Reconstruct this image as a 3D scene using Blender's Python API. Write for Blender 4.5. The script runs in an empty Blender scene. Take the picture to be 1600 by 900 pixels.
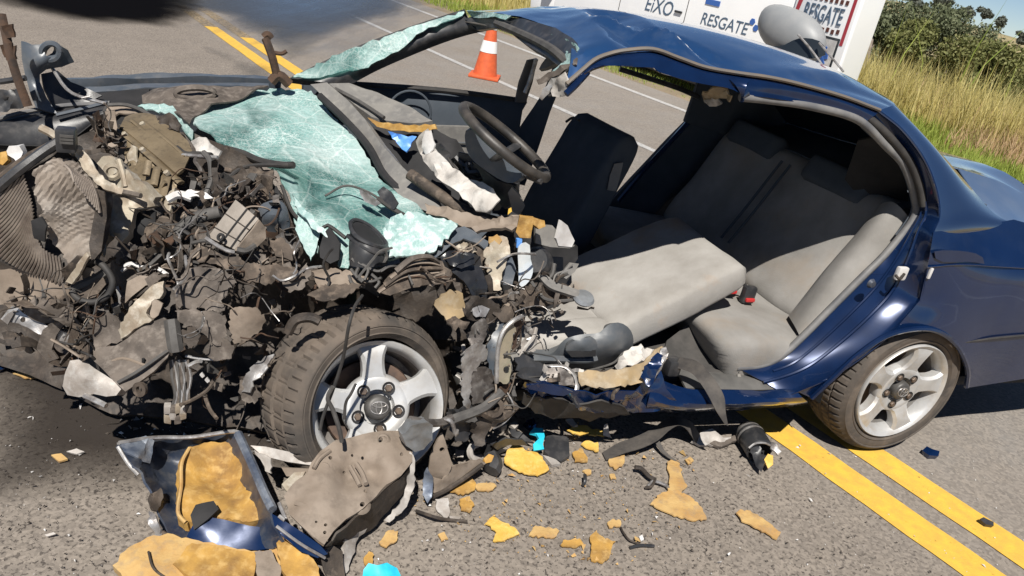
import bpy, bmesh, math, random
import numpy as np
from mathutils import Vector, Matrix, noise
from mathutils.geometry import delaunay_2d_cdt
R_ = math.radians
C = bpy.context.scene
COL = C.collection
random.seed(7)

# ------------------------------------------------------------------ camera
ROLL = R_(11.0); PITCH = R_(24.128); HC = 1.56; FPX = 1200.0
cr, sr, cp, sp = math.cos(ROLL), math.sin(ROLL), math.cos(PITCH), math.sin(PITCH)
cam = bpy.data.cameras.new('camera'); cam.sensor_width = 36; cam.lens = 36 * FPX / 1600
cam.clip_start = .05; cam.clip_end = 5000
co = bpy.data.objects.new('camera', cam); COL.objects.link(co); C.camera = co
fw = Vector((0, cp, -sp)); rt0 = Vector((1, 0, 0)); dn0 = Vector((0, -sp, -cp))
rt = rt0 * cr - dn0 * sr
up = -(rt0 * sr + dn0 * cr)
m = Matrix((rt, up, -fw)).transposed().to_4x4(); m.translation = (0, 0, HC); co.matrix_world = m
C.render.resolution_x = 1024; C.render.resolution_y = 576

# ------------------------------------------------------------------ world, sun
SUN_TO = Vector((-.06, -1.0, 0)).normalized(); SUN_EL = R_(55)
w = bpy.data.worlds.new('World'); C.world = w; w.use_nodes = True
nt = w.node_tree; bg = nt.nodes['Background']
sky = nt.nodes.new('ShaderNodeTexSky'); sky.sky_type = 'NISHITA'; sky.sun_disc = False
sky.sun_elevation = SUN_EL; sky.sun_rotation = math.atan2(SUN_TO.x, SUN_TO.y)
sky.air_density = .5; sky.dust_density = 0; sky.ozone_density = 2.2
nt.links.new(sky.outputs[0], bg.inputs[0]); bg.inputs[1].default_value = .052
sl = bpy.data.lights.new('sun', 'SUN'); sl.energy = 4.9; sl.angle = R_(.5); sl.color = (1, .955, .88)
so = bpy.data.objects.new('sun', sl); COL.objects.link(so)
sd = Vector((SUN_TO.x * math.cos(SUN_EL), SUN_TO.y * math.cos(SUN_EL), math.sin(SUN_EL)))
so.rotation_euler = sd.to_track_quat('Z', 'Y').to_euler(); so.location = (6, -4, 9)
C.cycles.diffuse_bounces = 2
C.view_settings.view_transform = 'Standard'; C.view_settings.look = 'None'
C.view_settings.exposure = .55; C.view_settings.gamma = 1

# ------------------------------------------------------------------ measuring helpers
# the photograph's pixels (1600 x 900) give directions; every point also gets a real distance:
# 'l' = metres in from the car's near side, 'z' = height, 'd' = distance ahead, 'n' = metres across the road
CAMP = Vector((0, 0, HC))
def ray(x, y):
    dx, dy = x - 800, y - 450
    u = dx * cr + dy * sr; v = -dx * sr + dy * cr
    return Vector((u, FPX * cp - v * sp, -(v * cp + FPX * sp))) / FPX
def proj(P):
    X, Y, Z = P[0], P[1], P[2] - HC
    d = Y * cp - Z * sp; u = X / d * FPX; v = (-Y * sp - Z * cp) / d * FPX
    return 800 + u * cr - v * sr, 450 + u * sr + v * cr, d
TH = R_(23); AX = Vector((math.cos(TH), math.sin(TH), 0)); NI = Vector((-math.sin(TH), math.cos(TH), 0))
CO = Vector((1.512, 2.603, 0))                 # under the rear wheel, near side of the car
RN = Vector((.784, .620, 0)).normalized(); RT = Vector((-RN.y, RN.x, 0))   # across / along the road
def cz(s, l, z): return CO + AX * s + NI * l + Vector((0, 0, z))
def rd(n, t, z=0): return RN * n + RT * t + Vector((0, 0, z))
def Pz(x, y, z): d = ray(x, y); return CAMP + d * ((z - HC) / d.z)
def Pl(x, y, l): d = ray(x, y); return CAMP + d * ((l - (CAMP - CO).dot(NI)) / d.dot(NI))
def Pn(x, y, n): d = ray(x, y); return CAMP + d * (n / d.dot(RN))
def Pd(x, y, dist): return CAMP + ray(x, y) * dist
FN = {'l': Pl, 'z': Pz, 'n': Pn, 'd': Pd}
def pt(tok, dflt=None):
    a = tok.split(); x, y = float(a[0]), float(a[1]); mo = a[2] if len(a) > 2 else dflt
    return FN[mo[0]](x, y, float(mo[1:]))
def pts(spec, dflt=None): return [pt(t, dflt) for t in spec.split(',') if t.strip()]

# ------------------------------------------------------------------ object helpers
def tag(o, label=None, cat=None, group=None, kind=None):
    if label: o['label'] = label
    if cat: o['category'] = cat
    if group: o['group'] = group
    if kind: o['kind'] = kind
    return o
def thing(name, loc, label, cat, group=None):
    o = bpy.data.objects.new(name, None); COL.objects.link(o); o.location = loc; o.empty_display_size = .1
    return tag(o, label, cat, group)
def woff(o):
    p = Vector((0, 0, 0))
    while o is not None:
        p += o.location; o = o.parent
    return p
def mk(name, V, F, mat, parent=None, smooth=35, loc=None, mi=None, mats=None):
    me = bpy.data.meshes.new(name)
    off = woff(parent) if parent else Vector(loc if loc is not None else (0, 0, 0))
    if parent and loc is not None: off = off
    me.from_pydata([tuple(Vector(v) - off) for v in V], [], F)
    for mm in (mats or [mat]): me.materials.append(mm)
    if mi: me.polygons.foreach_set('material_index', mi)
    if smooth:
        me.polygons.foreach_set('use_smooth', [True] * len(me.polygons)); me.set_sharp_from_angle(angle=R_(smooth))
    me.update()
    o = bpy.data.objects.new(name, me); COL.objects.link(o)
    if parent: o.parent = parent
    else: o.location = off
    return o
class MB:
    def __init__(s): s.V = []; s.F = []; s.M = []
    def add(s, VF, mi=0):
        V, F = VF; b = len(s.V); s.V += [Vector(v) for v in V]; s.F += [tuple(i + b for i in f) for f in F]; s.M += [mi] * len(F); return s
    def build(s, name, mat, parent=None, smooth=35, loc=None, mats=None):
        return mk(name, s.V, s.F, mat, parent, smooth, loc, s.M if mats else None, mats)
def cat_rom(P, n, closed=False):
    P = [Vector(p) for p in P]
    if len(P) == 2:
        return [P[0].lerp(P[1], i / (n - 1)) for i in range(n)]
    Q = []; L = len(P); seg = L if closed else L - 1
    for i in range(seg):
        p1, p2 = P[i % L], P[(i + 1) % L]
        p0 = P[(i - 1) % L] if (closed or i > 0) else p1 * 2 - p2
        p3 = P[(i + 2) % L] if (closed or i + 2 < L) else p2 * 2 - p1
        for k in range(12):
            t = k / 12; t2, t3 = t * t, t * t * t
            Q.append(.5 * ((2 * p1) + (p2 - p0) * t + (2 * p0 - 5 * p1 + 4 * p2 - p3) * t2 + (3 * p1 - p0 - 3 * p2 + p3) * t3))
    Q.append(P[0].copy() if closed else P[-1].copy())
    d = [0]
    for i in range(1, len(Q)): d.append(d[-1] + (Q[i] - Q[i - 1]).length)
    out = []; j = 0; cnt = n
    for i in range(cnt):
        x = d[-1] * i / (n if closed else (n - 1))
        while j < len(d) - 2 and d[j + 1] < x: j += 1
        q = (x - d[j]) / max(1e-9, d[j + 1] - d[j]); out.append(Q[j].lerp(Q[j + 1], q))
    return out
def g_tube(P, r, seg=7, n=None, r2=None, flat=1.0, cap=True):
    n = n or max(4, 5 * (len(P) - 1)); Q = cat_rom(P, n); V = []; F = []
    T = [(Q[min(i + 1, n - 1)] - Q[max(i - 1, 0)]).normalized() for i in range(n)]
    ref = Vector((0, 0, 1)) if abs(T[0].z) < .9 else Vector((1, 0, 0))
    a = T[0].cross(ref).normalized()
    for i in range(n):
        a = (a - T[i] * a.dot(T[i])).normalized(); b = T[i].cross(a)
        rr = r if r2 is None else r + (r2 - r) * i / (n - 1)
        for k in range(seg):
            th = 2 * math.pi * k / seg
            V.append(Q[i] + a * (rr * math.cos(th)) + b * (rr * flat * math.sin(th)))
    for i in range(n - 1):
        for k in range(seg):
            k2 = (k + 1) % seg; F.append((i * seg + k, i * seg + k2, (i + 1) * seg + k2, (i + 1) * seg + k))
    if cap: F.append(tuple(range(seg - 1, -1, -1))); F.append(tuple((n - 1) * seg + k for k in range(seg)))
    return V, F
def tube(name, P, r, mat, parent, **k): V, F = g_tube(P, r, **k); return mk(name, V, F, mat, parent, 50)
def g_box(c, sx, sy, sz, ax=None, bev=0, segs=2):
    bm = bmesh.new(); bmesh.ops.create_cube(bm, size=1)
    bmesh.ops.scale(bm, vec=(sx, sy, sz), verts=bm.verts)
    if bev: bmesh.ops.bevel(bm, geom=bm.edges[:], offset=bev, segments=segs, affect='EDGES', profile=.6)
    ax = ax or (Vector((1, 0, 0)), Vector((0, 1, 0)), Vector((0, 0, 1)))
    V = [Vector(c) + ax[0] * v.co.x + ax[1] * v.co.y + ax[2] * v.co.z for v in bm.verts]
    F = [tuple(v.index for v in f.verts) for f in bm.faces]; bm.free(); return V, F
CAX = (AX, NI, Vector((0, 0, 1)))
def frame(nrm, upv=Vector((0, 0, 1))):
    w_ = Vector(nrm).normalized(); u_ = upv.cross(w_).normalized(); v_ = w_.cross(u_); return u_, v_, w_
def g_lathe(prof, c, fr, seg=48, closed=False):
    # prof: (radius, height along axis)
    u_, v_, w_ = fr; V = []; F = []; n = len(prof)
    for k in range(seg):
        th = 2 * math.pi * k / seg; e = u_ * math.cos(th) + v_ * math.sin(th)
        for r, h in prof: V.append(Vector(c) + e * r + w_ * h)
    for k in range(seg):
        k2 = (k + 1) % seg
        for i in range(n if closed else n - 1):
            i2 = (i + 1) % n; F.append((k * n + i, k2 * n + i, k2 * n + i2, k * n + i2))
    return V, F
def fract(v, seed, rid=True):
    s = Vector((seed * 13.7, seed * 7.3, seed * 3.1)); a = 0; am = 1.0; q = v.copy()
    for _ in range(3):
        x = noise.noise(q + s); a += am * ((1 - 2.2 * abs(x)) if rid else x * 1.6); am *= .5; q = q * 2.1
    return a * .6
_FD = {}
def folds(v, seed):
    # straight creases like bent sheet metal: a sum of triangle waves along random directions
    if seed not in _FD:
        r = random.Random(seed * 77 + 3); L = []
        for k in range(4):
            d = Vector((r.gauss(0, 1), r.gauss(0, 1), r.gauss(0, 1))).normalized(); L.append((d, (.55, .9, 1.5, 2.3)[k] * r.uniform(.8, 1.2), r.random(), (1, .8, .45, .28)[k]))
        _FD[seed] = L
    q = v + Vector((noise.noise(v * .5), noise.noise(v * .5 + Vector((9, 2, 4))), 0)) * .5; h = 0
    for d, f, ph, am in _FD[seed]:
        t = (q.dot(d) * f * .5 + ph) % 1.0; h += am * (abs(t * 2 - 1) * 2 - 1)
    return h * .55
def rbf(px, val):
    px = np.array(px, float) / 100; n = len(px); val = np.array(val, float)
    if n < 3: return lambda q: np.full(len(q), val.mean())
    d = np.linalg.norm(px[:, None] - px[None], axis=2); K = np.where(d > 1e-9, d * d * np.log(d + 1e-12), 0)
    K += np.eye(n) * 1e-4
    Pm = np.hstack([np.ones((n, 1)), px]); A = np.block([[K, Pm], [Pm.T, np.zeros((3, 3))]])
    sol = np.linalg.lstsq(A, np.concatenate([val, np.zeros(3)]), rcond=None)[0]
    def f(q):
        q = np.array(q, float) / 100; dd = np.linalg.norm(q[:, None] - px[None], axis=2)
        return np.where(dd > 1e-9, dd * dd * np.log(dd + 1e-12), 0) @ sol[:n] + np.hstack([np.ones((len(q), 1)), q]) @ sol[n:]
    return f
def inpoly(x, y, P):
    c = False; j = len(P) - 1
    for i in range(len(P)):
        if (P[i][1] > y) != (P[j][1] > y) and x < (P[j][0] - P[i][0]) * (y - P[i][1]) / (P[j][1] - P[i][1]) + P[i][0]: c = not c
        j = i
    return c
def g_sheet(spec, dflt='l.3', th=.006, amp=0, fr=9, res=9, inner='', seed=1, corr=None, holes=(), rag=0, smooth_edge=False, rid=True, sag=None, fold=False):
    rnd = random.Random(seed * 991 + 5)
    B = pts(spec, dflt); I = pts(inner, dflt) if inner else []
    pb = [proj(p) for p in B]; pi = [proj(p) for p in I]
    f = rbf([q[:2] for q in pb + pi], [1 / q[2] for q in pb + pi])
    loop = [Vector((q[0], q[1])) for q in pb]
    if smooth_edge:
        l3 = cat_rom([Vector((q.x, q.y, 0)) for q in loop], max(12, int(sum((loop[i] - loop[i - 1]).length for i in range(len(loop))) / res)), closed=True)
        bd = [Vector((q.x, q.y)) for q in l3]
    else:
        bd = []
        for i in range(len(loop)):
            a, b = loop[i], loop[(i + 1) % len(loop)]; k = max(1, int((b - a).length / res))
            for j in range(k):
                q = a.lerp(b, j / k)
                if rag and j: q = q + Vector((rnd.uniform(-rag, rag), rnd.uniform(-rag, rag)))
                bd.append(q)
    P2 = list(bd); E = [(i, (i + 1) % len(bd)) for i in range(len(bd))]
    HL = []
    for hx, hy, hr in holes:
        k = 10; b0 = len(P2); H = [Vector((hx + hr * math.cos(t * 2 * math.pi / k), hy + hr * math.sin(t * 2 * math.pi / k))) for t in range(k)]
        P2 += H; E += [(b0 + i, b0 + (i + 1) % k) for i in range(k)]; HL.append((hx, hy, hr))
    bl = [(q.x, q.y) for q in bd]
    x0, x1 = min(q[0] for q in bl), max(q[0] for q in bl); y0, y1 = min(q[1] for q in bl), max(q[1] for q in bl)
    y = y0 + res * .5; row = 0
    while y < y1:
        x = x0 + (res * .5 if row % 2 else res)
        while x < x1:
            qx, qy = x + rnd.uniform(-.18, .18) * res, y + rnd.uniform(-.18, .18) * res
            if inpoly(qx, qy, bl) and min((Vector((qx, qy)) - q).length for q in bd) > res * .45 and all((qx - h[0]) ** 2 + (qy - h[1]) ** 2 > (h[2] + res * .3) ** 2 for h in HL):
                P2.append(Vector((qx, qy)))
            x += res
        y += res * .87; row += 1
    r_ = delaunay_2d_cdt(P2, E, [], 1, 1e-4); v2, tri = r_[0], r_[2]
    tri = [t for t in tri if all((sum(v2[i].x for i in t) / len(t) - h[0]) ** 2 + (sum(v2[i].y for i in t) / len(t) - h[1]) ** 2 > (h[2] * .93) ** 2 for h in HL)]
    tri = [t for t in tri if len(t) >= 3]
    inv = f([(q.x, q.y) for q in v2])
    V = [CAMP + ray(q.x, q.y) * (1 / max(1e-3, iv)) for q, iv in zip(v2, inv)]
    N = [Vector((0, 0, 0)) for _ in V]; F = []
    for t in tri:
        n_ = (V[t[1]] - V[t[0]]).cross(V[t[2]] - V[t[0]])
        if n_.dot(CAMP - V[t[0]]) < 0: t = t[::-1]; n_ = -n_
        F.append(tuple(t))
        for i in t: N[i] += n_
    N = [n_.normalized() if n_.length > 0 else -fw for n_ in N]
    if amp or corr:
        V2 = []
        for p, q, n_ in zip(V, v2, N):
            h = (amp * (folds(p * fr, seed) if fold else fract(p * fr, seed, rid))) if amp else 0
            if corr:
                dx, dy, pit, ca = corr[:4]; bend = corr[4] if len(corr) > 4 else 0
                ph = (q.x * dx + q.y * dy + bend * noise.noise(Vector((q.x * .012, q.y * .012, seed)))) * 2 * math.pi / pit
                h += ca * math.sin(ph)
            V2.append(p + n_ * h)
        V = V2
    n0 = len(V); V = V + [p - n_ * th for p, n_ in zip(V, N)]
    G = list(F) + [tuple(i + n0 for i in t[::-1]) for t in F]
    cnt = {}
    for t in F:
        for a, b in zip(t, t[1:] + t[:1]): cnt[(a, b)] = 1
    for (a, b) in cnt:
        if (b, a) not in cnt: G.append((b, a, a + n0, b + n0))
    return V, G
_SC = [0]
def sheet(name, spec, mat, parent, sm=40, loc=None, **k):
    _SC[0] += 1; k.setdefault('seed', _SC[0])
    if k.get('fold'): sm = 22
    V, F = g_sheet(spec, **k); return mk(name, V, F, mat, parent, sm, loc)
def g_loft(curves, nu=30, nv=5, th=.004, amp=0, fr=8, seed=1, closed_v=False, lin=False, flip=False):
    K = [cat_rom(c, nu) for c in curves]; rows = []
    for i in range(nu):
        c = [k[i] for k in K]
        if lin and not closed_v:
            r = []
            for j in range(len(c) - 1): r += [c[j].lerp(c[j + 1], q / nv) for q in range(nv)]
            r.append(c[-1])
        else: r = cat_rom(c, nv * (len(c) if closed_v else len(c) - 1) + (0 if closed_v else 1), closed=closed_v)
        rows.append(r)
    W = len(rows[0]); V = [p for r in rows for p in r]; F = []
    for i in range(nu - 1):
        for j in range(W if closed_v else W - 1):
            j2 = (j + 1) % W; F.append((i * W + j, i * W + j2, (i + 1) * W + j2, (i + 1) * W + j))
    N = [Vector((0, 0, 0)) for _ in V]
    for f in F:
        n_ = (V[f[2]] - V[f[0]]).cross(V[f[3]] - V[f[1]])
        for i in f: N[i] += n_
    s = sum(n_.dot(CAMP - p) for n_, p in zip(N, V))
    if (s < 0) != flip: F = [f[::-1] for f in F]; N = [-n_ for n_ in N]
    N = [n_.normalized() if n_.length > 0 else n_ for n_ in N]
    if amp: V = [p + n_ * amp * fract(p * fr, seed) for p, n_ in zip(V, N)]
    if closed_v:
        F.append(tuple(range(W))); F.append(tuple((nu - 1) * W + j for j in range(W - 1, -1, -1)))
        return V, F
    if th:
        n0 = len(V); V = V + [p - n_ * th for p, n_ in zip(V, N)]; G = list(F) + [tuple(i + n0 for i in f[::-1]) for f in F]; cnt = {}
        for t in F:
            for a, b in zip(t, t[1:] + t[:1]): cnt[(a, b)] = 1
        for (a, b) in cnt:
            if (b, a) not in cnt: G.append((b, a, a + n0, b + n0))
        F = G
    return V, F
def loft(name, curves, mat, parent, sm=40, **k):
    V, F = g_loft([pts(c) if isinstance(c, str) else c for c in curves], **k); return mk(name, V, F, mat, parent, sm)

# ------------------------------------------------------------------ materials
def lin(r, g, b): return tuple(((c / 255) / 12.92 if c / 255 <= .04045 else ((c / 255 + .055) / 1.055) ** 2.4) for c in (r, g, b)) + (1,)
def mat(name, c1, rough=.7, metal=0, c2=None, sc=8, c3=None, sc3=30, amt3=.5, bump=0, bsc=60, coat=0, lo=.35, hi=.65, det=6, spec=.5, rr=0, coords='Object', dist=.004):
    M = bpy.data.materials.new(name); M.use_nodes = True; t = M.node_tree; p = t.nodes['Principled BSDF']
    c1 = tuple(c1[:3]) + (1,); p.inputs['Base Color'].default_value = c1
    p.inputs['Roughness'].default_value = rough; p.inputs['Metallic'].default_value = metal
    p.inputs['Specular IOR Level'].default_value = spec
    if coat: p.inputs['Coat Weight'].default_value = coat; p.inputs['Coat Roughness'].default_value = .04; p.inputs['Coat IOR'].default_value = 1.9 if ('roof' in name or 'boot' in name) else 1.45
    tc = t.nodes.new('ShaderNodeTexCoord')
    def nz(scale, detail=6, rg=.6):
        n = t.nodes.new('ShaderNodeTexNoise'); n.inputs['Scale'].default_value = scale; n.inputs['Detail'].default_value = detail; n.inputs['Roughness'].default_value = rg
        t.links.new(tc.outputs[coords], n.inputs['Vector']); return n
    def ramp(src, a, b):
        r = t.nodes.new('ShaderNodeMapRange'); r.inputs['From Min'].default_value = a; r.inputs['From Max'].default_value = b; t.links.new(src, r.inputs['Value']); return r
    cur = None
    if c2 is not None:
        r = ramp(nz(sc, det).outputs['Fac'], lo, hi); x = t.nodes.new('ShaderNodeMix'); x.data_type = 'RGBA'
        t.links.new(r.outputs[0], x.inputs[0]); x.inputs[6].default_value = c1; x.inputs[7].default_value = tuple(c2[:3]) + (1,); cur = x.outputs[2]
        if rr:
            q = t.nodes.new('ShaderNodeMapRange'); t.links.new(r.outputs[0], q.inputs['Value']); q.inputs['To Min'].default_value = rough; q.inputs['To Max'].default_value = rr; t.links.new(q.outputs[0], p.inputs['Roughness'])
    if c3 is not None:
        r = ramp(nz(sc3, 5).outputs['Fac'], .5, .72); mu = t.nodes.new('ShaderNodeMath'); mu.operation = 'MULTIPLY'; mu.inputs[1].default_value = amt3; t.links.new(r.outputs[0], mu.inputs[0])
        x = t.nodes.new('ShaderNodeMix'); x.data_type = 'RGBA'; t.links.new(mu.outputs[0], x.inputs[0])
        if cur: t.links.new(cur, x.inputs[6])
        else: x.inputs[6].default_value = c1
        x.inputs[7].default_value = tuple(c3[:3]) + (1,); cur = x.outputs[2]
    if cur: t.links.new(cur, p.inputs['Base Color'])
    if bump:
        b = t.nodes.new('ShaderNodeBump'); b.inputs['Strength'].default_value = bump; b.inputs['Distance'].default_value = dist
        t.links.new(nz(bsc, 6).outputs['Fac'], b.inputs['Height']); t.links.new(b.outputs[0], p.inputs['Normal'])
    return M
def nodes(M): return M.node_tree.nodes, M.node_tree.links, M.node_tree.nodes['Principled BSDF']
M = {}
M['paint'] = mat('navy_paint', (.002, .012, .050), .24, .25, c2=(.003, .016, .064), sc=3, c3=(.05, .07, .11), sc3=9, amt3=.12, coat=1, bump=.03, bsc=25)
M['skylit_roof_paint'] = mat('skylit_navy_roof', (.012, .054, .165), .30, .35, c2=(.018, .068, .19), sc=3, c3=(.17, .21, .27), sc3=8, amt3=.30, coat=1, bump=.03, bsc=25)  # same navy paint, sky reflection put into a lighter base, plus dust
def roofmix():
    N, L, p = nodes(M['skylit_roof_paint']); tc = N.new('ShaderNodeTexCoord'); d = N.new('ShaderNodeVectorMath'); d.operation = 'DOT_PRODUCT'; d.inputs[1].default_value = (math.cos(R_(23)), math.sin(R_(23)), 0)
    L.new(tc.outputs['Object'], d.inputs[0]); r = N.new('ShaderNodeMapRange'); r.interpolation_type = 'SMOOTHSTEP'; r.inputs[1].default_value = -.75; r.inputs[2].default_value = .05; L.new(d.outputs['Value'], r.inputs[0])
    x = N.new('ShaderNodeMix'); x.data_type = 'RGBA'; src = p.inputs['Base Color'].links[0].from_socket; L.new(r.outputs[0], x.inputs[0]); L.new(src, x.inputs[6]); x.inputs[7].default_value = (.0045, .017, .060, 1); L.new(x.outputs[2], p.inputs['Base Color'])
roofmix()  # the painted sky brightness blends back to plain navy towards the rear
M['paint_dull'] = mat('navy_paint_dusty', (.012, .022, .05), .45, .2, c2=(.05, .06, .08), sc=9, c3=(.16, .15, .14), sc3=26, amt3=.5, coat=.5, bump=.15, bsc=30)
M['paint_jamb'] = mat('jamb_paint', (.003, .012, .046), .24, .3, c2=(.004, .018, .068), sc=8, coat=.8)
M['metal'] = mat('bare_metal', (.20, .18, .165), .55, .55, c2=(.07, .06, .055), sc=14, c3=(.34, .32, .30), sc3=40, amt3=.6, bump=.4, bsc=70)
M['bright'] = mat('torn_bright_metal', (.46, .45, .44), .42, .6, c2=(.20, .18, .17), sc=18, c3=(.6, .6, .6), sc3=45, amt3=.5, bump=.3, bsc=60)
M['dirty'] = mat('dirty_brown_metal', (.100, .076, .058), .8, .15, c2=(.030, .024, .020), sc=12, c3=(.22, .17, .13), sc3=34, amt3=.7, bump=.6, bsc=60)
M['dusty'] = mat('dusty_grey_metal', (.135, .112, .094), .78, .15, c2=(.055, .045, .038), sc=11, c3=(.25, .215, .185), sc3=40, amt3=.6, bump=.5, bsc=55)
M['dark'] = mat('grimy_dark_metal', (.026, .021, .018), .65, .2, c2=(.056, .044, .035), sc=12, c3=(.13, .1, .078), sc3=45, amt3=.4, bump=.5, bsc=70)
M['black'] = mat('matt_black_and_shade', (.008, .008, .009), .8, 0, c2=(.018, .017, .018), sc=10, bump=.3)  # plain black parts, and sheets painting the shade inside hollows
M['rust'] = mat('rusty_steel', (.09, .05, .03), .85, .2, c2=(.035, .025, .02), sc=20, bump=.5, bsc=80)
M['cast'] = mat('pale_casting', (.36, .32, .25), .65, .25, c2=(.24, .19, .14), sc=14, c3=(.55, .52, .46), sc3=30, amt3=.7, bump=.5, bsc=45)
M['valve'] = mat('oily_bronze_casting', (.15, .115, .072), .5, .35, c2=(.23, .18, .115), sc=10, c3=(.05, .04, .03), sc3=40, amt3=.6, bump=.3, bsc=60)
M['mud'] = mat('muddy_panel', (.185, .145, .112), .75, .1, c2=(.25, .205, .165), sc=7, c3=(.10, .078, .06), sc3=22, amt3=.6, bump=.4, bsc=40)
M['tan'] = mat('tan_primer', (.33, .235, .12), .7, .05, c2=(.22, .17, .11), sc=10, c3=(.42, .36, .27), sc3=25, amt3=.6, bump=.3)
M['bplastic'] = mat('black_plastic', (.017, .018, .021), .42, 0, c2=(.04, .04, .042), sc=12, c3=(.11, .1, .095), sc3=30, amt3=.4, bump=.12)
M['gplastic'] = mat('grey_plastic', (.070, .078, .088), .45, 0, c2=(.10, .108, .115), sc=9, c3=(.17, .16, .155), sc3=26, amt3=.35, bump=.1)
M['bezel'] = mat('slate_plastic', (.055, .068, .085), .38, 0, c2=(.09, .1, .115), sc=10, c3=(.17, .16, .15), sc3=26, amt3=.35, bump=.1)
M['dash'] = mat('dusty_dash', (.13, .125, .12), .65, 0, c2=(.19, .18, .165), sc=10, c3=(.27, .255, .23), sc3=30, amt3=.5, bump=.2)
M['rubber'] = mat('black_rubber', (.02, .019, .019), .7, 0, c2=(.04, .036, .033), sc=20, bump=.2)
M['seal'] = mat('grey_seal', (.10, .10, .105), .6, 0, c2=(.17, .165, .16), sc=14, bump=.1)
M['trim'] = mat('roof_trim', (.20, .165, .13), .45, .3, c2=(.16, .15, .14), sc=25)
M['hose'] = mat('grey_hose', (.085, .08, .075), .7, 0, c2=(.045, .042, .04), sc=20, bump=.2)
M['fabric'] = mat('pale_seat_fabric', (.36, .345, .325), .95, 0, c2=(.25, .235, .215), sc=4, c3=(.33, .21, .12), sc3=3.2, amt3=.75, bump=.35, bsc=240, spec=.1)
M['dark_trim_shade'] = mat('dark_trim_and_seat_shade', (.055, .066, .08), .95, 0, c2=(.075, .085, .1), sc=7, bump=.2, bsc=260, spec=.1)  # dark trim; on passenger seat and headrests cabin shade put into the colour
M['fabric_in'] = mat('rear_seat_fabric', (.265, .254, .24), .95, 0, c2=(.18, .171, .158), sc=4, c3=(.24, .19, .14), sc3=5, amt3=.5, bump=.35, bsc=240, spec=.1)  # same seat cloth, colour lowered to deepen the cabin shade
M['carpet'] = mat('dark_carpet', (.05, .048, .046), .95, 0, c2=(.075, .07, .066), sc=18, bump=.4, bsc=200, spec=.1)
M['scuff'] = mat('scuff_plate', (.075, .073, .07), .6, 0, c2=(.12, .115, .108), sc=14, bump=.2)
M['headliner'] = mat('headliner', (.16, .15, .14), .95, 0, c2=(.12, .11, .1), sc=8, spec=.1)
M['foam'] = mat('yellow_foam', (.44, .25, .055), .85, 0, c2=(.21, .115, .035), sc=12, c3=(.56, .38, .15), sc3=34, amt3=.6, bump=.6, bsc=50)
M['foam2'] = mat('bright_foam', (.60, .40, .09), .8, 0, c2=(.50, .28, .04), sc=16, c3=(.7, .52, .2), sc3=40, amt3=.6, bump=.6, bsc=70)
M['foam3'] = mat('dusty_foam', (.46, .31, .125), .9, 0, c2=(.37, .21, .07), sc=14, c3=(.24, .18, .12), sc3=38, amt3=.6, bump=.6, bsc=60)
M['cyan'] = mat('cyan_plastic', (.02, .38, .55), .4, 0, c2=(.03, .5, .62), sc=40)
M['sky_blue'] = mat('blue_plastic', (.07, .22, .62), .4, 0, c2=(.12, .32, .7), sc=30, bump=.3, bsc=40)
M['white'] = mat('white_plastic', (.62, .61, .60), .5, 0, c2=(.42, .40, .385), sc=12, bump=.2)
M['bag'] = mat('torn_white_cloth', (.55, .53, .50), .8, 0, c2=(.36, .33, .30), sc=9, c3=(.10, .095, .09), sc3=17, amt3=.85, bump=.6, bsc=35)
M['belt'] = mat('belt_webbing', (.040, .036, .034), .8, 0, c2=(.075, .066, .058), sc=25, bump=.3, bsc=150)
M['red'] = mat('red_button', (.45, .03, .03), .4)
M['alloy'] = mat('alloy', (.52, .525, .53), .42, .35, c2=(.40, .39, .375), sc=9, c3=(.34, .29, .235), sc3=14, amt3=.6, bump=.08, bsc=40)
M['alloy_in'] = mat('alloy_barrel', (.24, .23, .22), .5, .5, c2=(.14, .12, .105), sc=12)
M['nut'] = mat('brown_wheel_nut', (.15, .11, .08), .6, .4, c2=(.08, .06, .05), sc=60)
M['disc'] = mat('brake_disc', (.14, .09, .065), .6, .5, c2=(.06, .045, .04), sc=25)
M['cone'] = mat('cone_orange', (.62, .115, .035), .55, 0, c2=(.5, .09, .03), sc=20)
M['conew'] = mat('cone_white', (.75, .74, .72), .5)
M['amb'] = mat('ambulance_white', (.88, .88, .88), .35, 0, c2=(.84, .84, .845), sc=2, coat=.4)
M['ambred'] = mat('ambulance_red', (.38, .035, .05), .4)
M['ambbrown'] = mat('brown_marks', (.10, .035, .025), .5)
M['ambblue'] = mat('ambulance_blue', (.045, .12, .38), .4)
M['letter'] = mat('letter_grey_blue', (.075, .115, .17), .5)
M['glass_dk'] = mat('dark_glass', (.02, .025, .03), .08, 0, spec=.6)
M['shell'] = mat('grey_shell', (.20, .21, .22), .5, 0, c2=(.24, .245, .25), sc=4, bump=.05)
M['bark'] = mat('bark', (.13, .10, .08), .9, 0, c2=(.2, .17, .145), sc=9, bump=.5, bsc=30)

def leafmat(name, a, b, tr=.25):
    Mx = mat(name, a, .65, 0, spec=.25); N, L, p = nodes(Mx)
    g = N.new('ShaderNodeNewGeometry'); r = N.new('ShaderNodeMapRange'); x = N.new('ShaderNodeMix'); x.data_type = 'RGBA'
    L.new(g.outputs['Random Per Island'], r.inputs[0]); L.new(r.outputs[0], x.inputs[0])
    x.inputs[6].default_value = tuple(a) + (1,); x.inputs[7].default_value = tuple(b) + (1,)
    L.new(x.outputs[2], p.inputs['Base Color'])
    tl = N.new('ShaderNodeBsdfTranslucent'); ms = N.new('ShaderNodeMixShader'); ms.inputs[0].default_value = tr
    L.new(x.outputs[2], tl.inputs[0]); L.new(p.outputs[0], ms.inputs[1]); L.new(tl.outputs[0], ms.inputs[2])
    L.new(ms.outputs[0], N['Material Output'].inputs[0]); return Mx
M['leafA'] = leafmat('leaf_grey_green', (.095, .115, .06), (.175, .19, .11))
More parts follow.
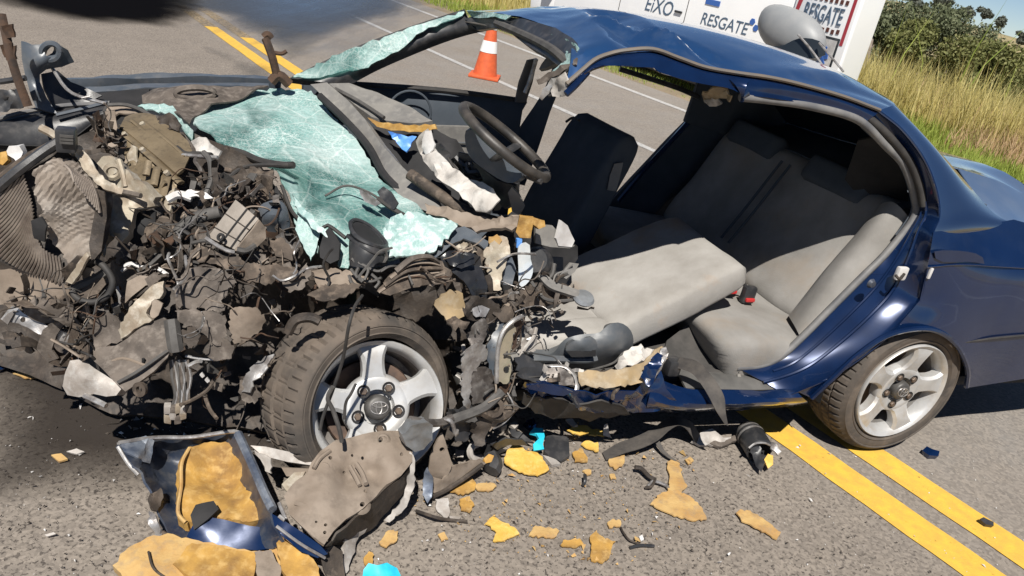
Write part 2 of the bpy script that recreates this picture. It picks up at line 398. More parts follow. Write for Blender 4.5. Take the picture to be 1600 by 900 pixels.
M['leafB'] = leafmat('leaf_olive', (.11, .125, .04), (.205, .205, .08))
M['leafC'] = leafmat('leaf_far', (.08, .095, .075), (.13, .135, .11))
M['dry'] = leafmat('dry_grass', (.47, .40, .13), (.67, .58, .27), .4)
M['dry2'] = leafmat('brown_grass', (.42, .28, .15), (.58, .42, .26), .3)
M['green'] = leafmat('green_grass', (.20, .27, .045), (.38, .44, .10), .35)

def asphalt():
    Mx = mat('asphalt', (.15, .135, .12), .85, spec=.3); N, L, p = nodes(Mx)
    tc = N.new('ShaderNodeTexCoord')
    def nz(s, d=5, r=.6):
        n = N.new('ShaderNodeTexNoise'); n.inputs['Scale'].default_value = s; n.inputs['Detail'].default_value = d; n.inputs['Roughness'].default_value = r; L.new(tc.outputs['Object'], n.inputs['Vector']); return n.outputs['Fac']
    def mr(src, a, b, c=0, d=1):
        r = N.new('ShaderNodeMapRange'); r.inputs[1].default_value = a; r.inputs[2].default_value = b; r.inputs[3].default_value = c; r.inputs[4].default_value = d; L.new(src, r.inputs[0]); return r.outputs[0]
    def mix(f, a, b):
        x = N.new('ShaderNodeMix'); x.data_type = 'RGBA'; L.new(f, x.inputs[0])
        for i, c in ((6, a), (7, b)):
            if hasattr(c, 'type'): L.new(c, x.inputs[i])
            else: x.inputs[i].default_value = tuple(c) + (1,)
        return x.outputs[2]
    vo = N.new('ShaderNodeTexVoronoi'); vo.inputs['Scale'].default_value = 95; L.new(tc.outputs['Object'], vo.inputs['Vector'])
    vo2 = N.new('ShaderNodeTexVoronoi'); vo2.inputs['Scale'].default_value = 75; L.new(tc.outputs['Object'], vo2.inputs['Vector'])
    sepc = N.new('ShaderNodeSeparateColor'); L.new(vo.outputs['Color'], sepc.inputs[0])
    sepd = N.new('ShaderNodeSeparateColor'); L.new(vo2.outputs['Color'], sepd.inputs[0])
    # across-road position: warm near lane, greyer far lanes
    sx = N.new('ShaderNodeSeparateXYZ'); L.new(tc.outputs['Object'], sx.inputs[0])
    near = mr(sx.outputs[0], 2.2, 3.4)
    base = mix(near, (.216, .188, .162), (.200, .188, .176))
    base = mix(mr(nz(1.3), .35, .7), base, (.172, .150, .130))
    base = mix(mr(nz(7), .4, .75, 0, .35), base, (.25, .215, .175))
    agg = mix(mr(sepc.outputs[0], .0, 1, 0, 1), (.070, .058, .048), (.36, .31, .26))
    base = mix(mr(nz(20), .3, .7, .18, .42), base, agg)
    # dark open pits between stones on the coarse near lane
    pit = mr(nz(76, 4, .6), .545, .60); q = N.new('ShaderNodeMath'); q.operation = 'MULTIPLY'
    near2 = mr(sx.outputs[0], 2.6, 2.2); L.new(pit, q.inputs[0]); L.new(near2, q.inputs[1])
    q2 = N.new('ShaderNodeMath'); q2.operation = 'MULTIPLY'; L.new(q.outputs[0], q2.inputs[0]); L.new(mr(nz(6), .36, .60, .35, .92), q2.inputs[1])
    base = mix(q2.outputs[0], base, (.045, .038, .034))
    L.new(base, p.inputs['Base Color'])
    b = N.new('ShaderNodeBump'); b.inputs['Strength'].default_value = .45; b.inputs['Distance'].default_value = .003
    L.new(nz(110, 4, .7), b.inputs['Height']); L.new(b.outputs[0], p.inputs['Normal'])
    return Mx
M['asphalt'] = asphalt()
def stain(name, col, rough, rough2, edge, sc, spec=.5, lo=.42, hi=.58, fl=1.0):
    # a thin film with a ragged, patchy edge (alpha from noise and from a per-vertex fade)
    Mx = mat(name, col, rough, spec=spec); N, L, p = nodes(Mx); tc = N.new('ShaderNodeTexCoord')
    n = N.new('ShaderNodeTexNoise'); n.inputs['Scale'].default_value = sc; n.inputs['Detail'].default_value = 7; n.inputs['Roughness'].default_value = .65
    mp = N.new('ShaderNodeMapping'); mp.inputs['Scale'].default_value = (1, fl, 1); L.new(tc.outputs['Object'], mp.inputs[0]); L.new(mp.outputs[0], n.inputs['Vector'])
    at = N.new('ShaderNodeAttribute'); at.attribute_name = 'fade'
    ad = N.new('ShaderNodeMath'); ad.operation = 'MULTIPLY_ADD'; ad.inputs[1].default_value = .6; L.new(n.outputs['Fac'], ad.inputs[0])
    sb = N.new('ShaderNodeMath'); sb.operation = 'MULTIPLY'; sb.inputs[1].default_value = .8; L.new(at.outputs['Fac'], sb.inputs[0]); L.new(sb.outputs[0], ad.inputs[2])
    r = N.new('ShaderNodeMapRange'); r.inputs[1].default_value = lo; r.inputs[2].default_value = hi; r.inputs[4].default_value = edge; L.new(ad.outputs[0], r.inputs[0]); L.new(r.outputs[0], p.inputs['Alpha'])
    q = N.new('ShaderNodeMapRange'); q.inputs[1].default_value = .35; q.inputs[2].default_value = .65; q.inputs[3].default_value = rough; q.inputs[4].default_value = rough2; L.new(n.outputs['Fac'], q.inputs[0]); L.new(q.outputs[0], p.inputs['Roughness'])
    return Mx
M['wet'] = stain('wet_film', (.075, .100, .145), .06, .6, .9, 2.6, lo=.50, hi=1.12, fl=.16)  # wet film, with the blue sky reflection put into its base colour
M['dark_film'] = stain('near_black_film', (.004, .004, .005), .75, .9, .97, 2.2, spec=.0, lo=.28, hi=.78)
M['dark_film2'] = stain('oil_soaked', (.030, .024, .020), .55, .9, .88, 5, spec=.3, lo=.22, hi=.95)
M['track'] = stain('dark_track', (.058, .060, .064), .6, .9, .75, 3, spec=.3, lo=.36, hi=.85, fl=.25)
def linemat(name, a, b, lo=.64):
    Mx = mat(name, a, .6, 0, c2=b, sc=20, spec=.3, bump=.3, bsc=120); N, L, p = nodes(Mx); tc = N.new('ShaderNodeTexCoord')
    n = N.new('ShaderNodeTexNoise'); n.inputs['Scale'].default_value = 30; n.inputs['Detail'].default_value = 8; n.inputs['Roughness'].default_value = .75; L.new(tc.outputs['Object'], n.inputs['Vector'])
    r = N.new('ShaderNodeMapRange'); r.inputs[1].default_value = lo; r.inputs[2].default_value = lo + .1; r.inputs[3].default_value = 1; r.inputs[4].default_value = .2; L.new(n.outputs['Fac'], r.inputs[0]); L.new(r.outputs[0], p.inputs['Alpha']); return Mx
M['yline'] = linemat('yellow_line', (.66, .41, .06), (.54, .33, .065), .615)
M['ydull'] = linemat('faded_yellow_line', (.22, .19, .15), (.28, .2, .1), .5)
M['wline'] = linemat('white_line', (.44, .43, .42), (.33, .32, .31), .56)
M['dirt'] = mat('dirt', (.24, .185, .135), .95, 0, c2=(.17, .14, .10), sc=2, c3=(.22, .22, .08), sc3=5, amt3=.5, bump=.5, bsc=20, spec=.1, coords='Object')
M['field'] = mat('dry_field', (.36, .27, .12), .95, 0, c2=(.24, .22, .08), sc=.35, c3=(.40, .30, .16), sc3=1.5, amt3=.6, bump=.4, bsc=4, spec=.1)
M['hill'] = mat('hill_grass', (.34, .27, .15), .95, 0, c2=(.24, .21, .12), sc=.02, c3=(.13, .14, .08), sc3=.06, amt3=.6, spec=.1)

M['finlit'] = mat('fin_edges', (.30, .255, .215), .5, .4, c2=(.16, .13, .11), sc=20, bump=.3)
M['capgrey'] = mat('cap_grey', (.05, .048, .046), .5, .3, c2=(.09, .085, .08), sc=30)
M['shatterwhite'] = mat('crushed_glass', (.34, .43, .42), .4, 0, c2=(.22, .36, .345), sc=16, c3=(.62, .68, .67), sc3=50, amt3=.9, bump=.8, bsc=60)
M['seam'] = mat('seat_seam', (.26, .245, .225), .95)
M['skylit_boot_paint'] = mat('skylit_navy_boot', (.10, .155, .26), .28, .3, c2=(.14, .19, .28), sc=4, c3=(.2, .24, .3), sc3=9, amt3=.4, coat=1)  # navy boot paint with the pale sky reflection put into its colour
M['wheelrim'] = mat('steering_rim', (.022, .020, .019), .5, 0, c2=(.062, .054, .047), sc=14, bump=.15)
M['glassy'] = mat('pale_glassy', (.50, .56, .60), .15, .3, c2=(.68, .70, .70), sc=12)
M['finned'] = mat('radiator_fins', (.055, .046, .04), .7, .3, c2=(.025, .021, .019), sc=9, c3=(.26, .23, .2), sc3=26, amt3=.6, bump=.4)
M['corecrush'] = mat('crushed_core', (.24, .20, .165), .75, .05, c2=(.11, .09, .075), sc=8, c3=(.42, .38, .34), sc3=10, amt3=.7, bump=.5)
M['ecu'] = mat('dusty_aluminium_box', (.20, .175, .15), .6, .3, c2=(.27, .24, .21), sc=16, bump=.15)
M['pale'] = mat('pale_torn_metal', (.40, .375, .35), .6, .15, c2=(.26, .23, .205), sc=14, c3=(.5, .49, .47), sc3=40, amt3=.5, bump=.3)
M['bagblack'] = mat('black_sheet', (.012, .013, .015), .25, 0, c2=(.025, .025, .028), sc=10, bump=.25, bsc=30)
M['hinge'] = mat('primer_hinge_plate', (.33, .28, .20), .6, .1, c2=(.24, .21, .16), sc=14, c3=(.12, .15, .08), sc3=16, amt3=.5, bump=.2)
M['clamp'] = mat('zinc_clamp', (.34, .36, .38), .45, .6, c2=(.2, .2, .2), sc=18, bump=.2)
M['brightblue'] = mat('scuffed_blue_metal', (.24, .27, .32), .4, .5, c2=(.05, .07, .12), sc=14, c3=(.5, .52, .55), sc3=26, amt3=.6, bump=.2)
def glassmat():
    Mx = mat('shattered_glass', (.5, .66, .66), .5, spec=.3); N, L, p = nodes(Mx); tc = N.new('ShaderNodeTexCoord')
    def nz(s, d=5, r=.6, di=0):
        n = N.new('ShaderNodeTexNoise'); n.inputs['Scale'].default_value = s; n.inputs['Detail'].default_value = d; n.inputs['Roughness'].default_value = r; n.inputs['Distortion'].default_value = di; L.new(tc.outputs['Object'], n.inputs['Vector']); return n
    def mr(src, a, b, c=0, d=1):
        r = N.new('ShaderNodeMapRange'); r.inputs[1].default_value = a; r.inputs[2].default_value = b; r.inputs[3].default_value = c; r.inputs[4].default_value = d; L.new(src, r.inputs[0]); return r.outputs[0]
    def mix(f, a, b):
        x = N.new('ShaderNodeMix'); x.data_type = 'RGBA'; L.new(f, x.inputs[0])
        for i, c in ((6, a), (7, b)):
            if hasattr(c, 'type'): L.new(c, x.inputs[i])
            else: x.inputs[i].default_value = tuple(c) + (1,)
        return x.outputs[2]
    nv = nz(6, 3); vm = N.new('ShaderNodeVectorMath'); vm.operation = 'MULTIPLY_ADD'; vm.inputs[1].default_value = (.03, .03, .03); L.new(nv.outputs['Color'], vm.inputs[0]); L.new(tc.outputs['Object'], vm.inputs[2])
    def vor(s):
        v = N.new('ShaderNodeTexVoronoi'); v.feature = 'DISTANCE_TO_EDGE'; v.inputs['Scale'].default_value = s; L.new(vm.outputs[0], v.inputs['Vector']); return v.outputs['Distance']
    big = mr(vor(8), 0, .028, 1, 0); small = mr(vor(74), 0, .09, 1, 0); cell = mr(nz(3.0, 4, .6, .8).outputs['Fac'], .34, .50)
    col = mix(cell, (.040, .130, .128), (.20, .35, .33))
    mid = mr(nz(14, 6, .75, .5).outputs['Fac'], .46, .70, 0, .75); col = mix(mid, col, (.11, .25, .235))
    band = mr(nz(3.2, 5, .7, .6).outputs['Fac'], .44, .66, 0, .9); col = mix(band, col, (.36, .46, .45))
    wisp = mr(nz(60, 6, .75, .3).outputs['Fac'], .54, .70, 0, .5); col = mix(wisp, col, (.42, .50, .49))
    s2 = N.new('ShaderNodeMath'); s2.operation = 'MULTIPLY'; L.new(small, s2.inputs[0]); L.new(mr(nz(5, 4).outputs['Fac'], .36, .62, .12, .85), s2.inputs[1]); col = mix(s2.outputs[0], col, (.56, .63, .61))
    b2 = N.new('ShaderNodeMath'); b2.operation = 'MULTIPLY'; b2.inputs[1].default_value = .5; L.new(big, b2.inputs[0]); col = mix(b2.outputs[0], col, (.60, .66, .64))
    L.new(col, p.inputs['Base Color'])
    b = N.new('ShaderNodeBump'); b.inputs['Strength'].default_value = .7; b.inputs['Distance'].default_value = .006; vc = N.new('ShaderNodeTexVoronoi'); vc.inputs['Scale'].default_value = 45; L.new(vm.outputs[0], vc.inputs['Vector']); L.new(vc.outputs['Distance'], b.inputs['Height']); L.new(b.outputs[0], p.inputs['Normal'])
    tr = N.new('ShaderNodeBsdfTransparent'); tr.inputs[0].default_value = (.55, .85, .82, 1); ms = N.new('ShaderNodeMixShader')
    L.new(mr(nz(3.0, 4, .6, .8).outputs['Fac'], .36, .56, .66, .06), ms.inputs[0]); L.new(p.outputs[0], ms.inputs[1]); L.new(tr.outputs[0], ms.inputs[2]); L.new(ms.outputs[0], N['Material Output'].inputs[0])
    return Mx
M['shatter'] = glassmat()

# ================================================================== SETTING
def grid_obj(name, n0, n1, t0, t1, dn, dt, zf, mat_, kind='structure'):
    V = []; F = []; ns = [n0 + (n1 - n0) * i / dn for i in range(dn + 1)]; ts = [t0 + (t1 - t0) * i / dt for i in range(dt + 1)]
    for t in ts:
        for n in ns: V.append(Vector((n, t, zf(n, t))))
    W = dn + 1
    for j in range(dt):
        for i in range(dn): F.append((j * W + i, j * W + i + 1, (j + 1) * W + i + 1, (j + 1) * W + i))
    o = mk(name, V, F, mat_, None, 60); o.rotation_euler.z = math.atan2(RN.y, RN.x)
    return tag(o, kind=kind)
def terr(n, t):
    z = -.02
    if n > 12: z -= min(5.0, (n - 12) ** 1.25 * .13)
    if n < -6: z -= min(2, (-6 - n) * .1)
    return z + .10 * noise.noise(Vector((n * .35, t * .35, 2))) * min(1, max(0, (n - 8.3) / 2)) + .0
ground = grid_obj('ground', -60, 140, -80, 200, 200, 280, lambda n, t: terr(n, t), M['field'])
road = grid_obj('road', -5.2, 8.05, -60, 160, 6, 20, lambda n, t: 0, M['asphalt'])
dirt = grid_obj('dirt_shoulder', 7.95, 9.6, -60, 160, 6, 200, lambda n, t: -.008 + .02 * noise.noise(Vector((n * 2, t * 2, 0))) * (n > 8.2), M['dirt'])
# distant ground that carries on to the horizon, and the hill beyond the trees
def hill(n, t): 
    r = math.hypot(n, t); return -5.2 + 0 * r
far = grid_obj('far_plain', -3000, 3000, -3000, 3000, 12, 12, lambda n, t: -6.0, M['hill'])
# hill ridge: heights read off along the skyline
def ridge():
    prof = [(1080, -90), (1180, -60), (1260, -34), (1330, -14), (1400, 2), (1460, 18), (1520, 40), (1600, 63), (1700, 96), (1820, 132)]
    V = []; F = []; K = 40; xs = [prof[0][0] + (prof[-1][0] - prof[0][0]) * i / 60 for i in range(61)]
    rows = 9
    for i, x in enumerate(xs):
        y = np.interp(x, [q[0] for q in prof], [q[1] for q in prof]) + 2.0 * noise.noise(Vector((x * .03, 0, 0)))
        D = 330; top = Pd(x, y, D); base = Pd(x, y, 90); base.z = -6.5
        for k in range(rows):
            q = k / (rows - 1); e = base.lerp(top, q); e.z = base.z + (top.z - base.z) * (q ** 1.3); V.append(e)
        b2 = top + (top - CAMP).normalized() * 200; b2.z = -8; V.append(b2)
    W = rows + 1
    for i in range(60):
        for k in range(W - 1): F.append((i * W + k, (i + 1) * W + k, (i + 1) * W + k + 1, i * W + k + 1))
    return tag(mk('hill', V, F, M['hill'], None, 80), kind='structure')
ridge()
def decal(name, V2, z, mat_, fade=None, kind='structure', sub=0):
    pass
def film(name, spec, mat_, z, fadein=.5, res=14, label=None):
    # thin sheet on the road; vertex attribute 'fade' runs from 0 at its outline to 1 inside
    B = pts(spec, 'z0'); q = [proj(p) for p in B]; loop = [Vector((a[0], a[1])) for a in q]
    wl = [Vector((p.x, p.y)) for p in B]; x0, x1 = min(p.x for p in wl), max(p.x for p in wl); y0, y1 = min(p.y for p in wl), max(p.y for p in wl)
    st = max((x1 - x0), (y1 - y0)) / 60; P = list(wl); E = [(i, (i + 1) % len(wl)) for i in range(len(wl))]; wt = [(p.x, p.y) for p in wl]
    def edist(p):
        best = 9
        for i in range(len(wl)):
            a, b = wl[i], wl[(i + 1) % len(wl)]; ab = b - a; t = max(0, min(1, (p - a).dot(ab) / max(1e-9, ab.dot(ab)))); best = min(best, (p - a - ab * t).length)
        return best
    y = y0
    while y < y1:
        x = x0
        while x < x1:
            if inpoly(x, y, wt): P.append(Vector((x, y)))
            x += st
        y += st
    r = delaunay_2d_cdt(P, E, [], 1, 1e-5)
    o = mk(name, [Vector((p.x, p.y, z)) for p in r[0]], [f if (r[0][f[1]] - r[0][f[0]]).cross(r[0][f[2]] - r[0][f[0]]) > 0 else f[::-1] for f in [tuple(f) for f in r[2]]], mat_, None, 0)
    at = o.data.attributes.new('fade', 'FLOAT', 'POINT'); at.data.foreach_set('value', [min(1, edist(Vector((v.co.x, v.co.y))) / fadein) for v in o.data.vertices])
    return tag(o, kind='structure')
film('wet_track', '215 30,330 20,470 105,520 60,640 20,620 -30,560 -60,300 -60,180 -10,280 60,385 128,440 140,460 118', M['track'], .008, .8)
film('wet_patch', '150 -90,215 20,270 60,340 90,430 118,520 120,640 105,660 70,720 40,740 10,700 -90', M['wet'], .012, 2.6)
film('dark_road_patch', '-120 -70,-120 -8,-40 0,10 12,40 20,80 30,160 40,275 45,320 30,320 -20,280 -70', M['dark_film'], .016, .9)  # near-black patch on the far road, soft at its outline
film('oil_soaked_ground', '-60 500,180 500,420 560,700 640,760 700,640 760,420 760,300 760,200 770,100 780,-60 790', M['dark_film2'], .0035, .30)
def strip_line(name, n0, n1, t0, t1, mat_, z=.004, step=.5):
    V = []; F = []; k = int((t1 - t0) / step)
    for i in range(k + 1):
        t = t0 + (t1 - t0) * i / k
        for n, sgn in ((n0, -1), (n1, 1)): V.append(rd(n + .005 * noise.noise(Vector((t * 7, n * 3, 0))), t, z))
    for i in range(k): F.append((2 * i, 2 * i + 1, 2 * i + 3, 2 * i + 2))
    o = mk(name, V, F, mat_, None, 0); return tag(o, kind='structure')
strip_line('yellow_road_line', 2.447, 2.60, -8, 9.75, M['yline'], step=.08)
strip_line('yellow_road_line', 2.70, 2.852, -8, 9.2, M['yline'], step=.08)
strip_line('faded_road_line', 2.447, 2.60, 9.75, 12.4, M['ydull']); strip_line('faded_road_line', 2.70, 2.852, 9.2, 12.0, M['ydull'])
strip_line('yellow_road_line', 2.447, 2.60, 12.4, 60, M['yline']); strip_line('yellow_road_line', 2.70, 2.852, 12.0, 60, M['yline'])
strip_line('white_road_line', 5.235, 5.335, -20, 60, M['wline'], step=.1)
strip_line('white_road_line', 7.33, 7.45, -20, 60, M['wline'], step=.1)

# ---------------- vegetation
def blades(name, regions, matl, seed, kind='stuff', label=None):
    rnd = random.Random(seed); V = []; F = []
    for (n0, n1, t0, t1, cnt, h0, h1, wd, lean) in regions:
        for _ in range(cnt):
            n = rnd.uniform(n0, n1); t = rnd.uniform(t0, t1)
            cl = .5 + noise.noise(Vector((n * .9, t * .9, seed)))
            if rnd.random() > .35 + .9 * cl: continue
            h = rnd.uniform(h0, h1) * (.65 + .6 * cl); b = rd(n, t, terr(n, t) - .02)
            a = rnd.uniform(0, 6.28); d = Vector((math.cos(a), math.sin(a), 0)); k = rnd.uniform(0, 6.28); dv = Vector((math.cos(k), math.sin(k), 0)) * h * rnd.uniform(.05, lean)
            i = len(V); ww = wd * rnd.uniform(.6, 1.3)
            V += [b - d * ww, b + d * ww, b + dv * .35 + Vector((0, 0, h * .6)) + d * ww * .7, b + dv * .35 + Vector((0, 0, h * .6)) - d * ww * .7, b + dv + Vector((0, 0, h))]
            F += [(i, i + 1, i + 2, i + 3), (i + 3, i + 2, i + 4)]
    return tag(mk(name, V, F, matl, None, 0), kind=kind, label=label)
blades('green_grass', [(8.5, 9.4, -3, 6, 5000, .06, .16, .006, .5), (9.0, 12.0, 0, 8, 24000, .12, .32, .007, .5), (8.15, 9.2, 6, 12.5, 5000, .05, .14, .006, .5), (8.4, 10.6, 11, 24, 9000, .1, .25, .01, .5)], M['green'], 3, label='short green grass along the road edge')
blades('dry_grass', [(11.7, 13.4, -1, 11, 19000, .35, .95, .007, .35), (13.2, 17, -2, 15, 26000, .6, 1.35, .009, .35), (17, 24, -2, 22, 19000, .8, 1.6, .013, .35), (9.6, 13, 12, 26, 7000, .3, .8, .012, .35)], M['dry'], 5, label='tall dry yellow grass on the bank')
blades('brown_grass', [(11.0, 12.6, 2.5, 5.2, 3500, .25, .6, .006, .5), (12, 16, 4, 9, 2500, .3, .8, .008, .5)], M['dry2'], 8, label='flattened brown grass in the verge')
blades('seed_stalks', [(13, 20, 2, 12, 60, 1.9, 2.5, .012, .4)], M['green'], 9, label='tall pale seed stalks rising from the grass')
def tree(name, base, h, rad, nleaf, lsz, matl, label, group, seed, cat='tree', trunk=True, squash=1.0, tops=9):
    rnd = random.Random(seed); root = thing(name, base, label, cat, group); lv = MB(); tb = MB(); C0 = Vector(base)
    cl = []
    for i in range(tops):
        a = rnd.uniform(0, 6.28); rr = rad * rnd.uniform(.1, .85); z = h * rnd.uniform(.35, .9)
        cl.append((C0 + Vector((math.cos(a) * rr, math.sin(a) * rr, z)), rad * rnd.uniform(.26, .48)))
    if trunk:
        tb.add(g_tube([C0 - Vector((0, 0, .2)), C0 + Vector((rnd.uniform(-.1, .1) * h, 0, h * .35)), C0 + Vector((rnd.uniform(-.12, .12) * h, rnd.uniform(-.1, .1) * h, h * .7))], h * .035, r2=h * .014, seg=7))
        for c, r in cl[:7]:
            s = C0 + Vector((0, 0, h * rnd.uniform(.2, .5))); tb.add(g_tube([s, s.lerp(c, .5) + Vector((0, 0, .1 * h * rnd.uniform(-.3, .6))), c], h * .014, r2=h * .004, seg=5))
        tb.build('trunk', M['bark'], root)
    tot = sum(r * r for _, r in cl)
    for c, r in cl:
        for _ in range(int(nleaf * r * r / tot)):
            d = Vector((rnd.gauss(0, 1), rnd.gauss(0, 1), rnd.gauss(0, 1))).normalized() * r * (rnd.random() ** .45); d.z *= .75 * squash
            p = c + d; u_ = Vector((rnd.gauss(0, 1), rnd.gauss(0, 1), rnd.gauss(0, 1))).normalized(); v_ = u_.cross(Vector((rnd.gauss(0, 1), rnd.gauss(0, 1), rnd.gauss(0, 1)))).normalized(); s = lsz * rnd.uniform(.6, 1.4)
            lv.add(([p - u_ * s, p - v_ * s * .55, p + u_ * s, p + v_ * s * .55], [(0, 1, 2, 3)]))
    lv.build('crown', matl, root, smooth=0); return root
def treepos(x, y, D): p = Pd(x, y, D); return p
def treeat(x, ytop, D, **k):
    top = Pd(x, ytop, D); n, t = top.dot(RN), top.dot(RT); z = terr(n, t); h = max(1.2, (top.z - z) * 1.18)
    return tree(base=Vector((top.x, top.y, z)), h=h, **k)
TL = [ # x, top y, dist, radius, leaf colour, label
 (1348, 30, 24, 1.5, 'leafA', 'grey green bush just right of the ambulance door'),
 (1392, 2, 27, 2.2, 'leafA', 'leafy grey green tree beside the ambulance, left end of the clump'),
 (1440, 18, 31, 2.4, 'leafA', 'grey green tree with the pale bare branches at its top'),
 (1492, 36, 30, 2.2, 'leafA', 'tall grey green tree in the middle of the clump'),
 (1425, 62, 24, 1.5, 'leafB', 'low olive bush above the dry grass under the grey green trees'),
 (1480, 72, 25, 1.8, 'leafB', 'olive bush with dark stems in front of the tall middle tree'),
 (1532, 84, 26, 1.8, 'leafB', 'broad olive bush right of the middle tree'),
 (1578, 100, 27, 1.9, 'leafB', 'olive bush at the right edge of the photo below the hill'),
 (1640, 104, 29, 2.2, 'leafB', 'olive bush cut off by the right edge of the photo'),
]
for i, (x, y, D, rad, lm, lab) in enumerate(TL):
    treeat(x, y, D, name='bush' if 'bush' in lab else 'tree', rad=rad, nleaf=12000, lsz=.062, matl=M[lm], label=lab, group='trees and bushes behind the dry grass', seed=40 + i, cat='bush' if 'bush' in lab else 'tree', tops=12)
tk = thing('dead_trunk', Pd(1352, 102, 21), 'bare pale leaning trunk between the ambulance and the trees', 'trunk')
tube('stem', [Pd(1349, 110, 21), Pd(1356, 84, 21.1), Pd(1362, 62, 21.3)], .09, M['bark'], tk, r2=.05)
tube('branch', [Pd(1356, 82, 21.1), Pd(1366, 70, 21)], .03, M['bark'], tk, r2=.015)
for i, (x, y, D, rad, lab) in enumerate([(1395, -12, 250, 5, 'far tree at the left end of the ridge line'), (1432, 6, 260, 6, 'far dark tree low on the ridge behind the clump'), (1468, 2, 250, 5, 'far bare greyish tree on the ridge'), (1500, 14, 250, 5, 'far greyish tree on the ridge, second from the lone round tree'), (1534, 15, 260, 4.2, 'lone round tree standing up on the ridge line'), (1560, 32, 270, 4, 'small thin tree on the ridge near the right edge'), (1590, 55, 270, 4, 'dark low shrub on the ridge at the right edge')]):
    b = Pd(x, y + 17, D); tree('ridge_tree', b, 17 * D / FPX * 1.25, rad * .8, 900, .55, M['leafC'], lab, 'trees on the far ridge', 80 + i, tops=7)

# ---------------- traffic cone
def cone():
    b = Pz(757, 121, 0); root = thing('traffic_cone', b, 'orange and white traffic cone on the road beyond the windscreen frame', 'cone')
    fr = (Vector((1, 0, 0)), Vector((0, 1, 0)), Vector((0, 0, 1)))
    def rr(z): return .150 - .118 * (z / .72)
    def band(name, z0, z1, m_, d=0): V, F = g_lathe([(rr(z0) + d, z0), (rr(z1) + d, z1)], b, fr, 28); return mk(name, V, F, m_, root, 60)
    V, F = g_box(b + Vector((0, 0, .02)), .36, .36, .035, bev=.012); mk('base', V, F, M['cone'], root)
    band('body', .035, .72, M['cone']); band('reflective_band', .30, .43, M['conew'], .004); band('reflective_band', .56, .66, M['conew'], .004)
    V, F = g_lathe([(rr(.72), .72), (.036, .735), (.02, .742), (0, .742)], b, fr, 20); mk('tip', V, F, M['conew'], root)
cone()

# ---------------- ambulance
def text_on(name, s, P, ux, uy, h, mat_, parent, width=None, shear=0, depth=.006):
    cu = bpy.data.curves.new('t', 'FONT'); cu.body = s; cu.size = 1; cu.extrude = 0; cu.resolution_u = 3; cu.shear = shear
    to = bpy.data.objects.new('t', cu); COL.objects.link(to); dg = bpy.context.evaluated_depsgraph_get(); dg.update()
    me = bpy.data.meshes.new_from_object(to.evaluated_get(dg)); xs = [v.co.x for v in me.vertices]; ys = [v.co.y for v in me.vertices]
    x0, x1, y0, y1 = min(xs), max(xs), min(ys), max(ys); sx = (width / (x1 - x0)) if width else h / (y1 - y0); sy = h / (y1 - y0)
    nz_ = ux.cross(uy); off = woff(parent)
    V = [P + ux * ((v.co.x - x0) * sx) + uy * ((v.co.y - y0) * sy) + nz_ * depth for v in me.vertices]; F = [tuple(p.vertices) for p in me.polygons]
    n0 = len(V); V2 = V + [v - nz_ * (depth + .003) for v in V]; cnt = {}
    G = list(F) + [tuple(i + n0 for i in f[::-1]) for f in F]
    for f in F:
        for a, b in zip(f, f[1:] + f[:1]): cnt[(a, b)] = 1
    for (a, b) in cnt:
        if (b, a) not in cnt: G.append((b, a, a + n0, b + n0))
    bpy.data.objects.remove(to); bpy.data.curves.remove(cu); bpy.data.meshes.remove(me)
    return mk(name, V2, G, mat_, parent, 0)
